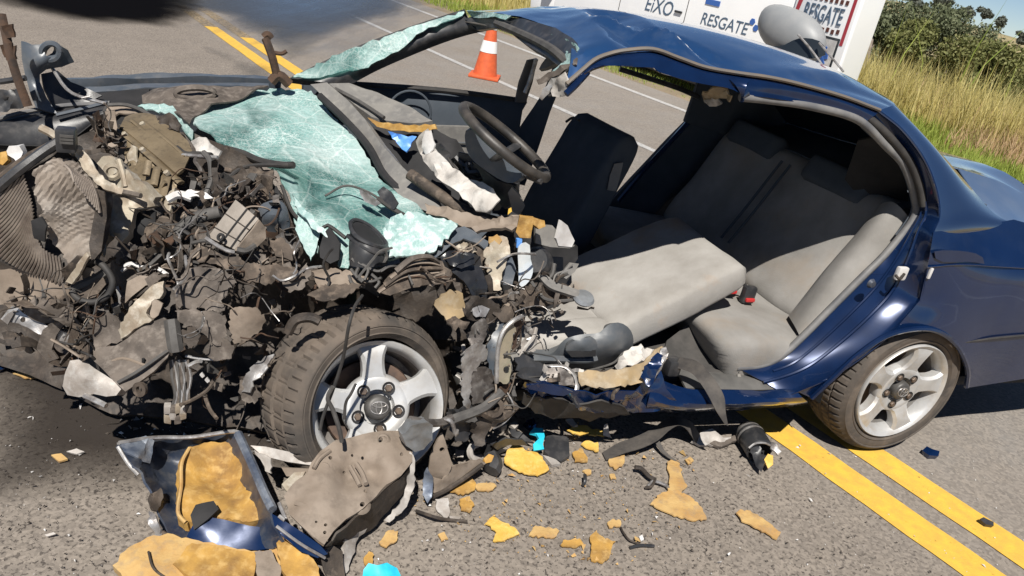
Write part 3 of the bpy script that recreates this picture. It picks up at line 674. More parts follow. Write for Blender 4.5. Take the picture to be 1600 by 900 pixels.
def ambulance():
    NA = 8.62; tR = 6.40; root = thing('ambulance', rd(NA + .9, tR + 2.6), 'white rescue ambulance with grey blue RESGATE lettering parked beyond the wrecked car', 'ambulance')
    ax = (RT, RN, Vector((0, 0, 1))); Zv = Vector((0, 0, 1)); ux = -RT
    V, F = g_box(rd(NA + .95, tR + 2.45, 1.32), 4.9, 1.9, 1.95, ax, bev=.07, segs=3); mk('body', V, F, M['amb'], root)
    V, F = g_box(rd(NA + .95, tR + 5.3, 1.0), .9, 1.8, 1.25, ax, bev=.22, segs=3); mk('cab_nose', V, F, M['amb'], root)
    V, F = g_box(rd(NA + .05, tR + 2.45, .27), 4.7, .10, .27, ax, bev=.02); mk('skirt', V, F, M['black'], root)
    V, F = g_box(rd(NA - .02, tR + 2.1, .395), 3.9, .12, .05, ax, bev=.012); st = mk('side_step', V, F, M['white'], root)
    mb = MB()
    for k in range(18): mb.add(g_box(rd(NA - .082, tR + .35 + k * .2, .40), .05, .01, .03, ax))
    mb.build('step_hole', M['black'], st, 0)['kind'] = 'stuff'
    for t_ in (tR + 1.0, tR + 4.6):
        V, F = g_lathe([(.14, .0), (.2, .01), (.29, .02), (.33, -.02), (.34, -.1), (.33, -.18), (.2, -.2)], rd(NA + .02, t_, .34), frame(-RN), 32); wh = mk('wheel', V, F, M['rubber'], root)
        V, F = g_lathe([(0, .015), (.1, .02), (.17, .0), (.2, -.01)], rd(NA + .0, t_, .34), frame(-RN), 24); mk('hub_cap', V, F, M['white'], wh)
    for z_, t0_, t1_ in ((.66, .2, 4.6), (1.52, .2, 4.6)):
        V, F = g_box(rd(NA - .003, tR + (t0_ + t1_) / 2, z_), t1_ - t0_, .014, .022, ax, bev=.004); mk('body_moulding', V, F, M['shell'], root)
    for t_ in (1.78, 3.2): V, F = g_box(rd(NA - .0005, tR + t_, 1.25), .012, .006, 1.5, ax); mk('door_gap', V, F, M['hose'], root)
    V, F = g_box(rd(NA - .012, tR + 1.92, 1.02), .14, .03, .03, ax, bev=.008); mk('door_handle', V, F, M['bplastic'], root)
    V, F = g_box(rd(NA - .004, tR + 3.5, 1.62), .9, .02, .4, ax, bev=.01); mk('side_window', V, F, M['glass_dk'], root)
    # lettering on the side
    a = Pn(1095, 34, NA); b = Pn(1169, 47, NA); text_on('lettering', 'RESGATE', Vector((a.x, a.y, .94)), ux, Zv, .155, M['letter'], root, width=(b - a).dot(ux), shear=.12)
    a = Pn(1008, 13, NA); b = Pn(1046, 18, NA); text_on('lettering', 'EiXO', Vector((a.x, a.y, .93)), ux, Zv, .2, M['letter'], root, width=(b - a).dot(ux) * 1.12, shear=.15)
    a = Pn(1002, 22, NA); V, F = g_box(Vector((a.x, a.y, .80)) + ux * .14 - RN * .004, .28, .012, .075, ax); mk('blue_stripe', V, F, M['ambblue'], root)
    a = Pn(1108, 1, NA); V, F = g_box(Vector((a.x, a.y, 1.24)) + ux * .08 - RN * .004, .26, .012, .07, ax); mk('blue_stripe', V, F, M['ambblue'], root)
    for x, y in ((1176, 34), (1181, 44)): 
        V, F = g_lathe([(0, .006), (.045, .006), (.045, 0)], Pn(x, y, NA - .002), frame(-RN), 6); mk('emblem_dot', V, F, M['ambblue'], root)
    # dark window and mirror far forward, seen above the wreck's roof
    V, F = g_box(rd(NA - .0, tR + 5.35, 1.15), .55, .03, .5, ax, bev=.01); mk('cab_window', V, F, M['glass_dk'], root)
    V, F = g_box(rd(NA - .12, tR + 4.95, 1.10), .16, .2, .3, ax, bev=.04); mk('mirror', V, F, M['bplastic'], root)
    # rear door swung open, in line with the side
    hz = 1.15; DW = 1.02; tilt = Matrix.Rotation(R_(-6), 3, RT)
    du = (-RT * .97 - RN * .2).normalized(); dn_ = Zv.cross(du); dax = (du, dn_, Zv); base = rd(NA - .01, tR - .01, 0)
    def dp(u_, z, o=0): return base + du * u_ + Vector((0, 0, z)) - dn_ * o
    dn_out = -dn_ if dn_.dot(RN) > 0 else dn_
    def dbox(name, u_, z, wu, wz, th, m_, par, o=0, bev=0): V, F = g_box(base + du * u_ + Vector((0, 0, z)) + dn_out * o, wu, th, wz, dax, bev=bev); return mk(name, V, F, m_, par)
    dr = dbox('rear_door', DW / 2, 1.32, DW, 1.9, .06, M['amb'], root, 0, .015)
    fr_ = dbox('window', .70, .92, .42, .5, .02, M['glass_dk'], dr, .028, .008)
    dbox('window_light', .70, .92, .36, .44, .012, M['white'], dr, .036)
    # star of life
    for k in range(3):
        an = k * math.pi / 3 + .2; e = du * math.cos(an) + Zv * math.sin(an); f_ = dn_out; V, F = g_box(base + du * .69 + Zv * .94 + dn_out * (.046 + .002 * k), .26, .085, .008, (e, f_.cross(e), f_)); mk('star_bar', V, F, M['ambblue'], dr)
    text_on('lettering', 'RESGATE', dp(.20, 1.30) + dn_out * .034, du if du.cross(Zv).dot(dn_out) > 0 else du, Zv, .19, M['letter'], dr, width=.64)
    # red chequer marks round the lettering
    rnd = random.Random(4)
    for k in range(9):
        dbox('red_mark', .17 + k * .083, 1.235 - (k % 2) * .012, .045, .05, .008, M['ambred'] if k < 2 else M['ambbrown'], dr, .032)
        dbox('red_mark', .17 + k * .083, 1.555, .045, .05, .008, M['ambred'] if k < 2 else M['ambbrown'], dr, .032)
    mb = MB(); q = lambda u_, z: base + du * u_ + Zv * z + dn_out * .034
    mb.add(([q(.02, 1.2), q(.07, 1.2), q(.14, 1.6), q(.06, 1.6)], [(0, 1, 2, 3)])); mb.add(([q(.92, 1.1), q(.97, 1.1), q(.97, 1.7), q(.92, 1.7)], [(0, 1, 2, 3)])); mb.build('red_stripe', M['ambred'], dr, 0)['kind'] = 'stuff'
    # pale rounded cover in front of the door, with two struts
    c = Pn(1236, 52, NA - .35); cv = thing('rounded_cover', Vector((c.x, c.y, 0)), 'large rounded grey shell in front of the open ambulance door', 'cover')
    mb = MB(); N1, N2 = 26, 14; V = []; F = []
    for i in range(N2 + 1):
        ph = -math.pi / 2 + math.pi * i / N2
        for k in range(N1):
            th = 2 * math.pi * k / N1; ex = lambda v, e: math.copysign(abs(v) ** e, v)
            V.append(c + ux * (.50 * ex(math.cos(ph), .8) * ex(math.cos(th), .85)) + RN * (.22 * math.cos(ph) * math.sin(th)) + Zv * (.27 * ex(math.sin(ph), .9) - .10 * math.cos(th) * math.cos(ph)))
    for i in range(N2):
        for k in range(N1): k2 = (k + 1) % N1; F.append((i * N1 + k, i * N1 + k2, (i + 1) * N1 + k2, (i + 1) * N1 + k))
    mk('shell', V, F, M['shell'], cv, 60)
    V, F = g_loft([[Pn(1222, 72, NA - .56), Pn(1248, 60, NA - .60), Pn(1276, 62, NA - .58), Pn(1288, 72, NA - .5)], [Pn(1206, 72, NA - .56), Pn(1236, 84, NA - .62), Pn(1266, 92, NA - .62), Pn(1290, 86, NA - .5)]], nu=8, nv=3, th=.02); mk('lower_band', V, F, M['glass_dk'], cv)  # dark band laid over the lower part of the shell
    tube('strut', [Pn(1247, 54, NA - .62), Pn(1266, 76, NA - .64), Pn(1288, 106, NA - .62)], .012, M['bright'], cv); tube('strut', [Pn(1280, 67, NA - .62), Pn(1298, 88, NA - .64), Pn(1318, 112, NA - .62)], .012, M['bright'], cv)
    tube('mount', [c + RN * .05, c + RN * .40], .05, M['bplastic'], cv)
ambulance()
# ================================================================== THE WRECKED CAR
car = thing('wrecked_car', CO, 'dark blue saloon car with its front torn open and both left doors gone', 'car')
def T(name, spec, r, m_, d='l.3', par=None, **k): return tube(name, pts(spec, d), r, M[m_] if isinstance(m_, str) else m_, par or car, **k)
def S(name, spec, m_, d='l.3', par=None, **k): return sheet(name, spec, M[m_], par or car, dflt=d, **k)
def czs(*a): return [cz(*q) for q in a]

# ---- bodywork
DRIP = pts('884 132 l.17,907 112 l.18,929 94 l.19,952 85 l.2,976 80 l.2,1019 78 l.2,1060 92 l.2,1100 106 l.2,1150 115 l.2,1200 122 l.2,1250 133 l.2,1317 152 l.2,1373 173 l.21')
C1 = czs((-1.50, .24, 1.30), (-1.36, .32, 1.35), (-1.2, .4, 1.372), (-1.1, .45, 1.372), (-.92, .48, 1.366), (-.65, .48, 1.347), (-.36, .47, 1.318), (-.11, .41, 1.255))
C2 = czs((-1.40, .55, 1.325), (-1.22, .75, 1.378), (-1.04, .8, 1.388), (-.78, .8, 1.386), (-.48, .8, 1.365), (-.2, .75, 1.325), (-.02, .7, 1.275))
C3 = czs((-1.43, 1.0, 1.303), (-1.18, 1.2, 1.346), (-.9, 1.25, 1.36), (-.5, 1.25, 1.34), (-.2, 1.2, 1.30), (-.02, 1.1, 1.265))
C4 = czs((-1.5, 1.44, 1.255), (-1.2, 1.52, 1.28), (-.8, 1.52, 1.28), (-.4, 1.5, 1.25), (-.13, 1.42, 1.22))
V, F = g_loft([DRIP, C1, C2, C3, C4], nu=90, nv=9, th=0)
def crease(p):
    q = p - CO; s, l = q.dot(AX), q.dot(NI); h = 0
    for (s0, l0, s1, l1, d, wd) in ((-1.29, .2, -1.13, .8, -.042, .10), (-1.10, .2, -1.22, .62, .032, .07), (-.95, .22, -1.16, .5, -.024, .05), (-1.45, .3, -1.2, 1.2, -.010, .10), (-.9, .2, -.35, .5, .008, .09), (-.7, .25, -.2, .38, -.006, .05)):
        a = Vector((s0, l0)); b = Vector((s1, l1)); ab = b - a; t = max(0, min(1, (Vector((s, l)) - a).dot(ab) / ab.dot(ab))); d_ = (Vector((s, l)) - a - ab * t).length
        h += d * max(0, 1 - d_ / wd) * min(1, 6 * (l - .2) + .15)
    fr_ = max(0, min(1, (-1.0 - s) / .3))
    return h + fr_ * (.005 * fract(Vector((s * 4, l * 4, 1)), 3) + .006 * folds(Vector((s * 5, l * 5, 1)), 8))
V = [p + Vector((0, 0, crease(p))) for p in V]; n0 = len(V); F2 = [f[::-1] for f in F]
roof = mk('roof', V + [p - Vector((0, 0, .006)) for p in V], F + [tuple(i + n0 for i in f) for f in F2], M['skylit_roof_paint'], car, 28)
lining = loft('headliner', [[p - Vector((0, 0, .035)) + NI * .02 for p in DRIP], [p - Vector((0, 0, .045)) for p in C1], [p - Vector((0, 0, .05)) for p in C2], [p - Vector((0, 0, .05)) for p in C3], [p - Vector((0, 0, .04)) for p in C4]], M['headliner'], roof, nu=40, nv=4)
tube('drip_trim', [p + Vector((0, 0, .003)) - NI * .004 for p in DRIP], .0065, M['trim'], roof, n=70, seg=6)
R1 = '905 122 l.175,915 112 l.17,936 102 l.17,974 104 l.17,1020 105 l.17,1028 113 l.17,1056 121 l.17,1100 131 l.17,1140 138 l.175,1165 150 l.18,1200 153 l.19,1267 163 l.2,1327 179 l.2,1350 192 l.2'
R1p = pts(R1); Dr = [p.copy() for p in DRIP[1:]]
loft('roof_rail', [[p - Vector((0, 0, .006)) for p in Dr], [a.lerp(b, .35) - NI * .006 for a, b in zip(cat_rom(Dr, 14), cat_rom(R1p, 14))], [a.lerp(b, .8) - NI * .002 for a, b in zip(cat_rom(Dr, 14), cat_rom(R1p, 14))], R1p, [p + NI * .09 + Vector((0, 0, .02)) for p in R1p]], M['paint_jamb'], car, nu=70, nv=4, th=0)
FL = '1373 173 l.21,1410 203 l.16,1445 250 l.12,1464 300 l.08,1468 340 l.05,1457 370 l.02,1449 420 l.0,1437 470 l0,1402 513 l-.02,1352 555 l-.02,1300 589 l-.02,1250 611 l-.01,1228 619 l0'
SL = '1340 187 l.2,1383 227 l.19,1413 260 l.18,1430 310 l.16,1428 340 l.15,1387 393 l.14,1345 435 l.13,1303 477 l.13,1247 533 l.13,1215 560 l.13,1183 572 l.13,1150 574 l.13'
FLp, SLp = cat_rom(pts(FL), 60), cat_rom(pts(SL), 60)
mid1 = [a.lerp(b, .25) + NI * .030 for a, b in zip(FLp, SLp)]; mid2 = [a.lerp(b, .55) + NI * .020 for a, b in zip(FLp, SLp)]; mid3 = [a.lerp(b, .8) + NI * .012 for a, b in zip(FLp, SLp)]
jamb = loft('rear_door_jamb', [FLp, [p + NI * .018 for p in FLp], mid1, mid2, mid3, SLp], M['paint_jamb'], car, nu=80, nv=3, th=.004)
tube('ridge', [a.lerp(b, .38) + NI * .02 for a, b in zip(FLp[18:], SLp[18:])], .006, M['paint_jamb'], jamb, n=60, seg=6)
tube('ridge', [a.lerp(b, .66) + NI * .012 for a, b in zip(FLp[20:56], SLp[20:56])], .005, M['paint_jamb'], jamb, n=60, seg=6)
tube('door_seal', pts('1158 152 l.18,1200 156 l.2,1267 166 l.2') + pts(SL), .0135, M['seal'], car, n=110, seg=8)
tube('weather_strip', [a.lerp(b, .55) + NI * .014 for a, b in zip(FLp[:20], SLp[:20])], .014, M['rubber'], car, n=40, seg=8)
V, F = g_box(Pl(1408, 427, .05), .045, .02, .05, CAX, bev=.008); lat = mk('door_striker', V, F, M['white'], jamb); 
tube('hook', pts('1399 430 l.03,1406 436 l.02,1413 428 l.03'), .005, M['dark'], jamb)
V, F = g_lathe([(0, .012), (.012, .011), (.016, .004), (.018, 0)], Pl(1361, 443, .06), frame(-NI), 14); mk('bolt', V, F, M['paint_dull'], jamb)
V, F = g_box(Pl(1453, 427, -.004), .012, .01, .04, CAX, bev=.003); mk('clip', V, F, M['white'], jamb)
# C pillar and rear quarter
ED = pts('1400 163 l.41,1433 200 l.35,1477 247 l.30,1517 293 l.25,1553 333 l.20,1585 351 l.17,1603 364 l.20')
FU = pts('1373 173 l.21,1410 203 l.16,1445 250 l.12,1464 300 l.08,1468 340 l.05,1459 368 l.024,1462 384 l.04')
midc = [a.lerp(b, .5) + (-NI * .018 + Vector((0, 0, .012))) * (1 - (i / 15) ** 3) for i, (a, b) in enumerate(zip(cat_rom(FU, 16), cat_rom(ED, 16)))]
cp_ = loft('rear_pillar', [FU, midc, ED], M['skylit_roof_paint'], car, nu=40, nv=8, th=.004)
S('rear_quarter_panel', '1459 362 l.025,1500 358 l.075,1545 350 l.13,1584 343 l.175,1660 364 l.185,1760 392 l.20,1790 440 l.06,1782 520 l.05,1760 590 l.08,1700 588 l.04,1600 592 l.0,1512 606 l.0,1512 574 l-.02,1493 534 l-.03,1452 512 l-.03,1392 520 l-.025,1342 551 l-.025,1302 589 l-.02,1266 621 l0,1248 613 l-.005,1300 588 l-.02,1352 554 l-.02,1401 512 l-.02,1437 470 l0,1449 420 l0',
  'paint', inner='1500 394 l.012,1560 394 l.03,1640 402 l.04,1500 418 l-.002,1560 420 l.004,1640 428 l.01,1480 465 l-.012,1560 465 l-.014,1650 474 l-.008,1540 520 l-.016,1640 525 l-.010,1540 575 l-.006,1640 580 l.004', res=11, th=.0012, smooth_edge=False, sm=60)
T('bumper_line', '1506 535 l-.022,1560 528 l-.022,1640 522 l-.018,1740 520 l.03', .004, 'rubber', n=30)
T('body_crease', '1449 417 l-.004,1500 413 l-.004,1560 416 l-.002,1640 421 l.006', .0035, 'paint', n=30)
S('filler_flap_mark', '1460 393 l-.006,1500 392 l-.006,1530 398 l-.006,1540 412 l-.006,1515 409 l-.006,1470 409 l-.006', 'paint', th=.003, smooth_edge=True, res=12)
T('arch_lip', '1268 622 l-.01,1302 590 l-.03,1342 553 l-.035,1392 522 l-.035,1452 514 l-.04,1492 536 l-.04,1511 574 l-.03,1510 604 l-.01', .010, 'paint_jamb', n=50)
# wheel housing
rw0 = cz(-.005, .0, .27)
V, F = g_lathe([(.33, .03), (.335, .2), (.30, .25), (0, .26)], rw0 - NI * .0, (AX, Vector((0, 0, 1)), NI), 40); F = [f for f in F if min(V[i].z for i in f) > .17]; mk('wheel_housing', V, F, M['black'], car)
loft('boot_lid', [pts('1497 263 l.55,1560 283 l.55,1600 303 l.55') + [cz(1.04, .55, .93)], pts('1530 312 l.33,1575 330 l.33,1640 355 l.33') + [cz(1.03, .36, .915)], pts('1553 337 l.21,1585 356 l.19,1660 371 l.2') + [cz(.96, .24, .90)]], M['skylit_boot_paint'], car, nu=20, nv=4)
loft('boot_lid_far', [czs((.26, 1.45, .96), (.6, 1.5, .965), (1.05, 1.5, .93)), czs((.24, .9, 1.0), (.6, .9, 1.0), (1.08, .85, .97)), pts('1497 263 l.55,1560 283 l.55,1600 303 l.55') + [cz(1.04, .55, .93)]], M['skylit_boot_paint'], car, nu=14, nv=4)
V, F = g_loft([czs((-.13, .42, 1.25), (.1, .34, 1.10), (.33, .24, .95)), czs((-.03, .9, 1.275), (.14, .9, 1.14), (.34, .9, .985)), czs((-.13, 1.42, 1.22), (.08, 1.46, 1.08), (.30, 1.5, .93))], nu=12, nv=6, th=.004)
mk('rear_window', V, F, M['glass_dk'], car)
# far side shell of the body
loft('far_quarter_panel', [czs((-.10, 1.60, .93), (.0, 1.60, .93), (.2, 1.62, .93), (.7, 1.6, .92), (1.1, 1.55, .9)), czs((-.30, 1.64, .6), (-.1, 1.68, .6), (.2, 1.69, .6), (.7, 1.68, .6), (1.15, 1.6, .6)), czs((-.5, 1.66, .25), (-.2, 1.66, .25), (.2, 1.66, .25), (.7, 1.66, .3), (1.15, 1.58, .3))], M['paint'], car, nu=16, nv=4)
loft('far_rear_pillar', [czs((-.62, 1.5, 1.25), (-.3, 1.52, 1.12), (-.17, 1.55, .98), (-.3, 1.57, .75), (-.5, 1.58, .45), (-.6, 1.58, .28)), czs((-.1, 1.4, 1.22), (.05, 1.42, 1.1), (.1, 1.45, .95), (.1, 1.5, .7), (0, 1.5, .45), (-.1, 1.5, .28))], M['dark_trim_shade'], car, nu=24, nv=4, th=.03)
T('far_door_edge', '1100 163 l1.55,1060 208 l1.56,1010 262 l1.57,966 314 l1.58', .014, 'paint_jamb')
loft('rear_bumper', [czs((.92, .08, .57), (1.02, .12, .57), (1.12, .3, .57), (1.15, .9, .57)), czs((.92, .08, .32), (1.0, .12, .33), (1.12, .3, .33), (1.15, .9, .33)), czs((.9, .15, .28), (.95, .2, .28), (1.05, .4, .28), (1.1, .9, .28))], M['paint'], car, nu=24, nv=4)
rp = loft('rear_panel', [[cz(.94, .10, .88), cz(1.03, .4, .925), cz(1.06, .85, .96), cz(1.04, 1.3, .93), cz(.98, 1.56, .88)], [cz(1.0, .06, .72), cz(1.08, .4, .72), cz(1.11, .85, .72), cz(1.08, 1.3, .72), cz(1.0, 1.62, .72)], [cz(1.0, .06, .55), cz(1.09, .4, .55), cz(1.12, .85, .55), cz(1.09, 1.3, .55), cz(1.0, 1.62, .55)]], M['paint'], car, nu=24, nv=4)
for l_ in (.28, 1.4):
    V, F = g_box(cz(1.085 - (.03 if l_ > 1 else .02), l_, .76), .05, .34, .15, CAX, bev=.02); mk('tail_light', V, F, M['red'], rp)
V, F = g_box(cz(-.35, .85, .235), 2.6, 1.46, .05, CAX, bev=.02); mk('floor_pan', V, F, M['black'], car)
V, F = g_box(cz(.75, .85, .36), .66, 1.3, .2, CAX, bev=.03); mk('boot_floor', V, F, M['black'], car)
V, F = g_box(cz(-1.0, 1.56, .21), 2.0, .14, .15, CAX, bev=.03); mk('far_sill', V, F, M['paint_dull'], car)
# far pillar, door and front passenger side
loft('far_centre_pillar', [pts('868 92 l1.50,850 140 l1.54,822 185 l1.56,790 240 l1.56,770 280 l1.56'), pts('880 96 l1.46,872 135 l1.5,858 180 l1.52,840 235 l1.53,820 290 l1.53')], M['dark_trim_shade'], car, nu=20, nv=3, th=.05)
S('pillar_trim', '806 160 l1.5,812 130 l1.5,825 95 l1.5,840 92 l1.5,832 130 l1.5,822 160 l1.5', 'headliner', th=.02)
T('pillar_edge', '838 92 l1.47,828 125 l1.47,820 145 l1.47', .01, 'bright')
fd = loft('far_front_door', [pts('500 131 l1.56,560 133 l1.57,700 144 l1.58,824 160 l1.58'), czs((-2.1, 1.54, .86), (-1.9, 1.55, .86), (-1.5, 1.56, .86), (-1.1, 1.56, .86)), czs((-2.05, 1.52, .6), (-1.85, 1.52, .58), (-1.5, 1.52, .56), (-1.1, 1.53, .56)), czs((-2.05, 1.5, .3), (-1.85, 1.5, .3), (-1.5, 1.5, .3), (-1.1, 1.5, .3))], M['dark_trim_shade'], car, nu=24, nv=3, th=.06)
T('door_top_trim', '505 131 l1.53,560 132 l1.53,700 142 l1.54,822 158 l1.54', .012, 'rubber', par=fd)
V, F = g_lathe([(.09, 0), (.092, .003), (.097, .003), (.10, 0)], Pl(640, 176, 1.505), frame(-NI), 30); mk('speaker_ring', V, F, M['dark_trim_shade'], fd)
S('door_card', '655 196 l1.47,690 197 l1.47,728 198 l1.47,760 200 l1.47,770 270 l1.47,700 268 l1.47,660 250 l1.47', 'dash', par=fd, th=.02); T('card_line', '662 221 l1.46,700 222 l1.46,735 224 l1.46', .004, 'gplastic', par=fd)
# windscreen frame
loft('far_screen_pillar', [pts('452 122 l1.44,530 84 l1.49,600 56 l1.49,650 38 l1.48,700 22 l1.46,726 14 l1.44'), pts('500 128 l1.40,560 106 l1.42,610 82 l1.42,660 60 l1.42,705 42 l1.40,735 34 l1.36'), pts('545 134 l1.42,590 110 l1.44,640 88 l1.44,690 68 l1.43,730 55 l1.38,762 48 l1.3')], M['bplastic'], car, nu=26, nv=4, th=.03)
S('screen_edge_glass', '456 121 l1.40,530 86 l1.45,600 58 l1.45,650 40 l1.44,700 25 l1.42,728 18 l1.40,722 25 l1.39,690 37 l1.40,662 50 l1.41,645 62 l1.41,632 74 l1.41,612 84 l1.41,590 96 l1.41,565 108 l1.4,530 114 l1.4,500 122 l1.4', 'shatter', amp=.008, fr=20, rag=3, th=.006)
S('header', '728 30 l1.38,745 24 l1.32,772 22 l1.16,822 32 l.88,870 46 l.58,897 62 l.36,904 82 l.24,896 104 l.25,880 108 l.3,858 92 l.42,825 72 l.65,795 50 l.98,772 44 l1.12,748 48 l1.28', 'bplastic', amp=.01, fr=14, th=.02)
S('header_glass', '838 46 l.74,862 50 l.6,888 62 l.4,903 74 l.26,903 88 l.22,893 102 l.22,876 112 l.26,861 120 l.3,866 110 l.3,882 98 l.28,888 84 l.32,874 72 l.46,850 60 l.64', 'shatter', amp=.008, fr=25, rag=2, th=.006, res=6)
S('header_glass', '730 16 l1.38,772 20 l1.14,800 26 l.98,790 31 l1.0,768 27 l1.14,738 27 l1.34', 'shatter', amp=.006, fr=25, rag=2, th=.005, res=6)
T('header_bar', '776 36 l1.1,830 60 l.66,866 80 l.4,892 104 l.26', .014, 'hose')
S('sun_visor', '842 108 l.62,852 92 l.64,874 66 l.6,889 78 l.42,872 96 l.42,860 103 l.5', 'headliner', th=.012, smooth_edge=True)
S('pillar_remains', '838 124 l.28,862 112 l.26,890 100 l.22,904 92 l.2,902 102 l.19,880 114 l.22,858 126 l.26,842 131 l.28', 'dusty', amp=.01, fr=20, rag=2, res=6)
S('pillar_remains', '843 152 l.27,858 128 l.26,876 116 l.23,884 118 l.21,868 134 l.24,853 150 l.26,847 156 l.27', 'bright', amp=.008, fr=24, rag=2, res=6)
S('pillar_cloth', '862 142 l.22,872 122 l.2,884 112 l.18,890 124 l.17,886 148 l.17,876 152 l.19,866 150 l.21', 'bag', amp=.012, fr=22, rag=2, res=6)
T('pillar_rod', '884 147 l.16,898 134 l.165,918 112 l.18', .010, 'paint_jamb')
T('pillar_wire', '880 130 l.2,872 145 l.22,858 150 l.25', .004, 'rubber'); T('pillar_wire', '896 100 l.2,880 118 l.22,870 140 l.24', .004, 'rubber')
# stub of the cut centre pillar
cst = loft('cut_pillar_stub', [pts('1140 124 l.18,1150 134 l.17,1158 150 l.17,1156 160 l.18'), pts('1172 124 l.18,1166 134 l.16,1163 148 l.16,1160 160 l.17')], M['paint_jamb'], car, nu=10, nv=3, th=.03)
S('torn_edge', '1098 144 l.3,1115 134 l.25,1136 138 l.22,1146 150 l.2,1142 160 l.2,1128 152 l.25,1112 150 l.3,1100 156 l.3', 'tan', par=cst, amp=.012, fr=26, rag=3, res=6)
S('torn_edge', '1100 150 l.34,1116 152 l.3,1130 160 l.28,1120 166 l.3,1104 162 l.34', 'bright', par=cst, amp=.012, fr=26, rag=3, res=6)
T('grab_handle', '968 108 l1.35,1000 118 l1.33,1060 138 l1.32,1092 152 l1.33', .012, 'bplastic')

# ---- sill
rs = loft('rear_sill', [pts('1050 566 l.24,1110 572 l.22,1180 574 l.18,1235 566 l.16'), pts('1060 584 l.14,1120 588 l.12,1190 590 l.1,1245 588 l.09'), pts('1072 606 l.06,1130 608 l.05,1190 609 l.05,1240 606 l.04')], M['scuff'], car, nu=20, nv=4, th=.008)
for q in (.2, .45, .7): tube('rib', [a.lerp(b, q) - NI * .004 for a, b in zip(cat_rom(pts('1054 568 l.24,1110 573 l.22,1180 575 l.18,1232 568 l.16'), 10), cat_rom(pts('1072 604 l.06,1130 606 l.05,1190 607 l.05,1236 604 l.04'), 10))], .0045, M['scuff'], rs)
loft('sill_skin', [pts('1020 590 l.08,1074 608 l.05,1130 610 l.045,1190 611 l.045,1240 608 l.02'), pts('1015 612 l.03,1070 622 l.02,1130 624 l.015,1190 623 l.01,1248 617 l-.01'), pts('1010 634 l.03,1070 636 l.01,1130 634 l.01,1190 631 l.01,1262 626 l.0'), pts('1010 640 l.12,1070 642 l.1,1130 640 l.1,1190 637 l.1,1262 632 l.1')], M['paint'], car, nu=40, nv=4, amp=.008, fr=5, th=.004)
S('crushed_sill', '820 596 l.06,850 590 l.04,890 602 l.02,930 612 l.0,985 604 l.02,1010 590 l.05,1030 576 l.06,1040 606 l.03,1060 628 l.02,1040 638 l.03,980 640 l.05,900 634 l.06,840 616 l.06,815 606 l.08', 'paint', amp=.028, fr=9, res=7, th=.004)
S('crushed_sill', '902 582 l.05,960 578 l.03,1005 566 l.05,1022 546 l.07,1034 540 l.06,1042 560 l.04,1028 582 l.02,1000 598 l.01,950 606 l.0,908 604 l.02', 'tan', amp=.02, fr=10, res=7, rag=3)
S('crushed_sill', '1000 592 l.02,1012 572 l.04,1030 544 l.06,1038 541 l.06,1042 552 l.05,1030 582 l.0,1014 602 l-.02', 'bright', amp=.022, fr=18, res=6, rag=3)
S('crushed_sill', '1000 590 l.0,1012 570 l.02,1026 550 l.03,1036 556 l.02,1028 580 l-.01,1014 604 l-.03', 'paint', amp=.02, fr=18, res=6, rag=3)
S('sill_insulation', '960 572 l.14,975 552 l.15,998 541 l.16,1020 545 l.15,1030 552 l.13,1014 564 l.11,990 574 l.1,970 584 l.1', 'bag', amp=.025, fr=20, res=6, rag=4)
S('sill_reinforcement', '846 574 l.1,880 578 l.08,895 590 l.06,897 604 l.04,870 602 l.05,850 596 l.07,843 586 l.09', 'metal', amp=.02, fr=16, res=7, rag=2)
S('sill_edge', '822 600 l.02,850 598 l.0,880 606 l-.01,895 612 l-.01,880 618 l-.01,850 612 l0,826 606 l.02', 'paint', amp=.008, fr=10, res=7)
T('sill_flange', '850 572 l.12,880 572 l.1,896 584 l.07,902 600 l.03,900 614 l.01', .008, 'bright', flat=.5)
T('sill_flange', '900 590 l.06,930 582 l.08,965 580 l.08,1000 570 l.08,1020 556 l.08', .007, 'dirty', flat=.5)
T('sill_wire', '905 582 l.1,935 575 l.12,960 566 l.14,975 550 l.16,990 548 l.16', .004, 'hose'); T('sill_wire', '890 588 l.09,930 590 l.06,985 584 l.05,1010 572 l.05', .0035, 'bright')
S('under_sill_panel', '818 612 l.05,860 620 l.04,905 632 l.04,960 636 l.05,985 644 l.07,930 652 l.1,880 652 l.1,835 642 l.08,815 628 l.06', 'rubber', amp=.016, fr=8, res=8, rag=2)
S('under_sill_panel', '905 630 l.0,940 624 l-.01,975 632 l0,982 644 l.02,940 642 l.02', 'rubber', amp=.012, fr=10, res=7)
V, F = g_box(Pl(1050, 572, .1), .05, .05, .06, CAX, bev=.012); mk('belt_anchor', V, F, M['bplastic'], car)
def strap(name, spec, wpx, m_, par=None, d='l.1', label=None, cat=None):
    A_, B_ = [], []
    for t in spec.split(','):
        a = t.split(); x, y, v, wx, wy = float(a[0]), float(a[1]), a[2], float(a[3]), float(a[4])
        A_.append(FN[v[0]](x - wx, y - wy, float(v[1:]))); B_.append(FN[v[0]](x + wx, y + wy, float(v[1:])))
    o = loft(name, [A_, B_], m_, par, nu=30, nv=2, th=.003, sm=60) if par else None
    return o if par else g_loft([A_, B_], nu=30, nv=2, th=.003)
strap('seat_belt', '1058 566 l.08 4 -8,1085 574 l.05 5 -9,1105 595 l.02 9 -6,1120 620 l-.02 11 -2,1126 642 l-.05 8 2,1135 664 l-.06 3 2', 0, M['belt'], car)

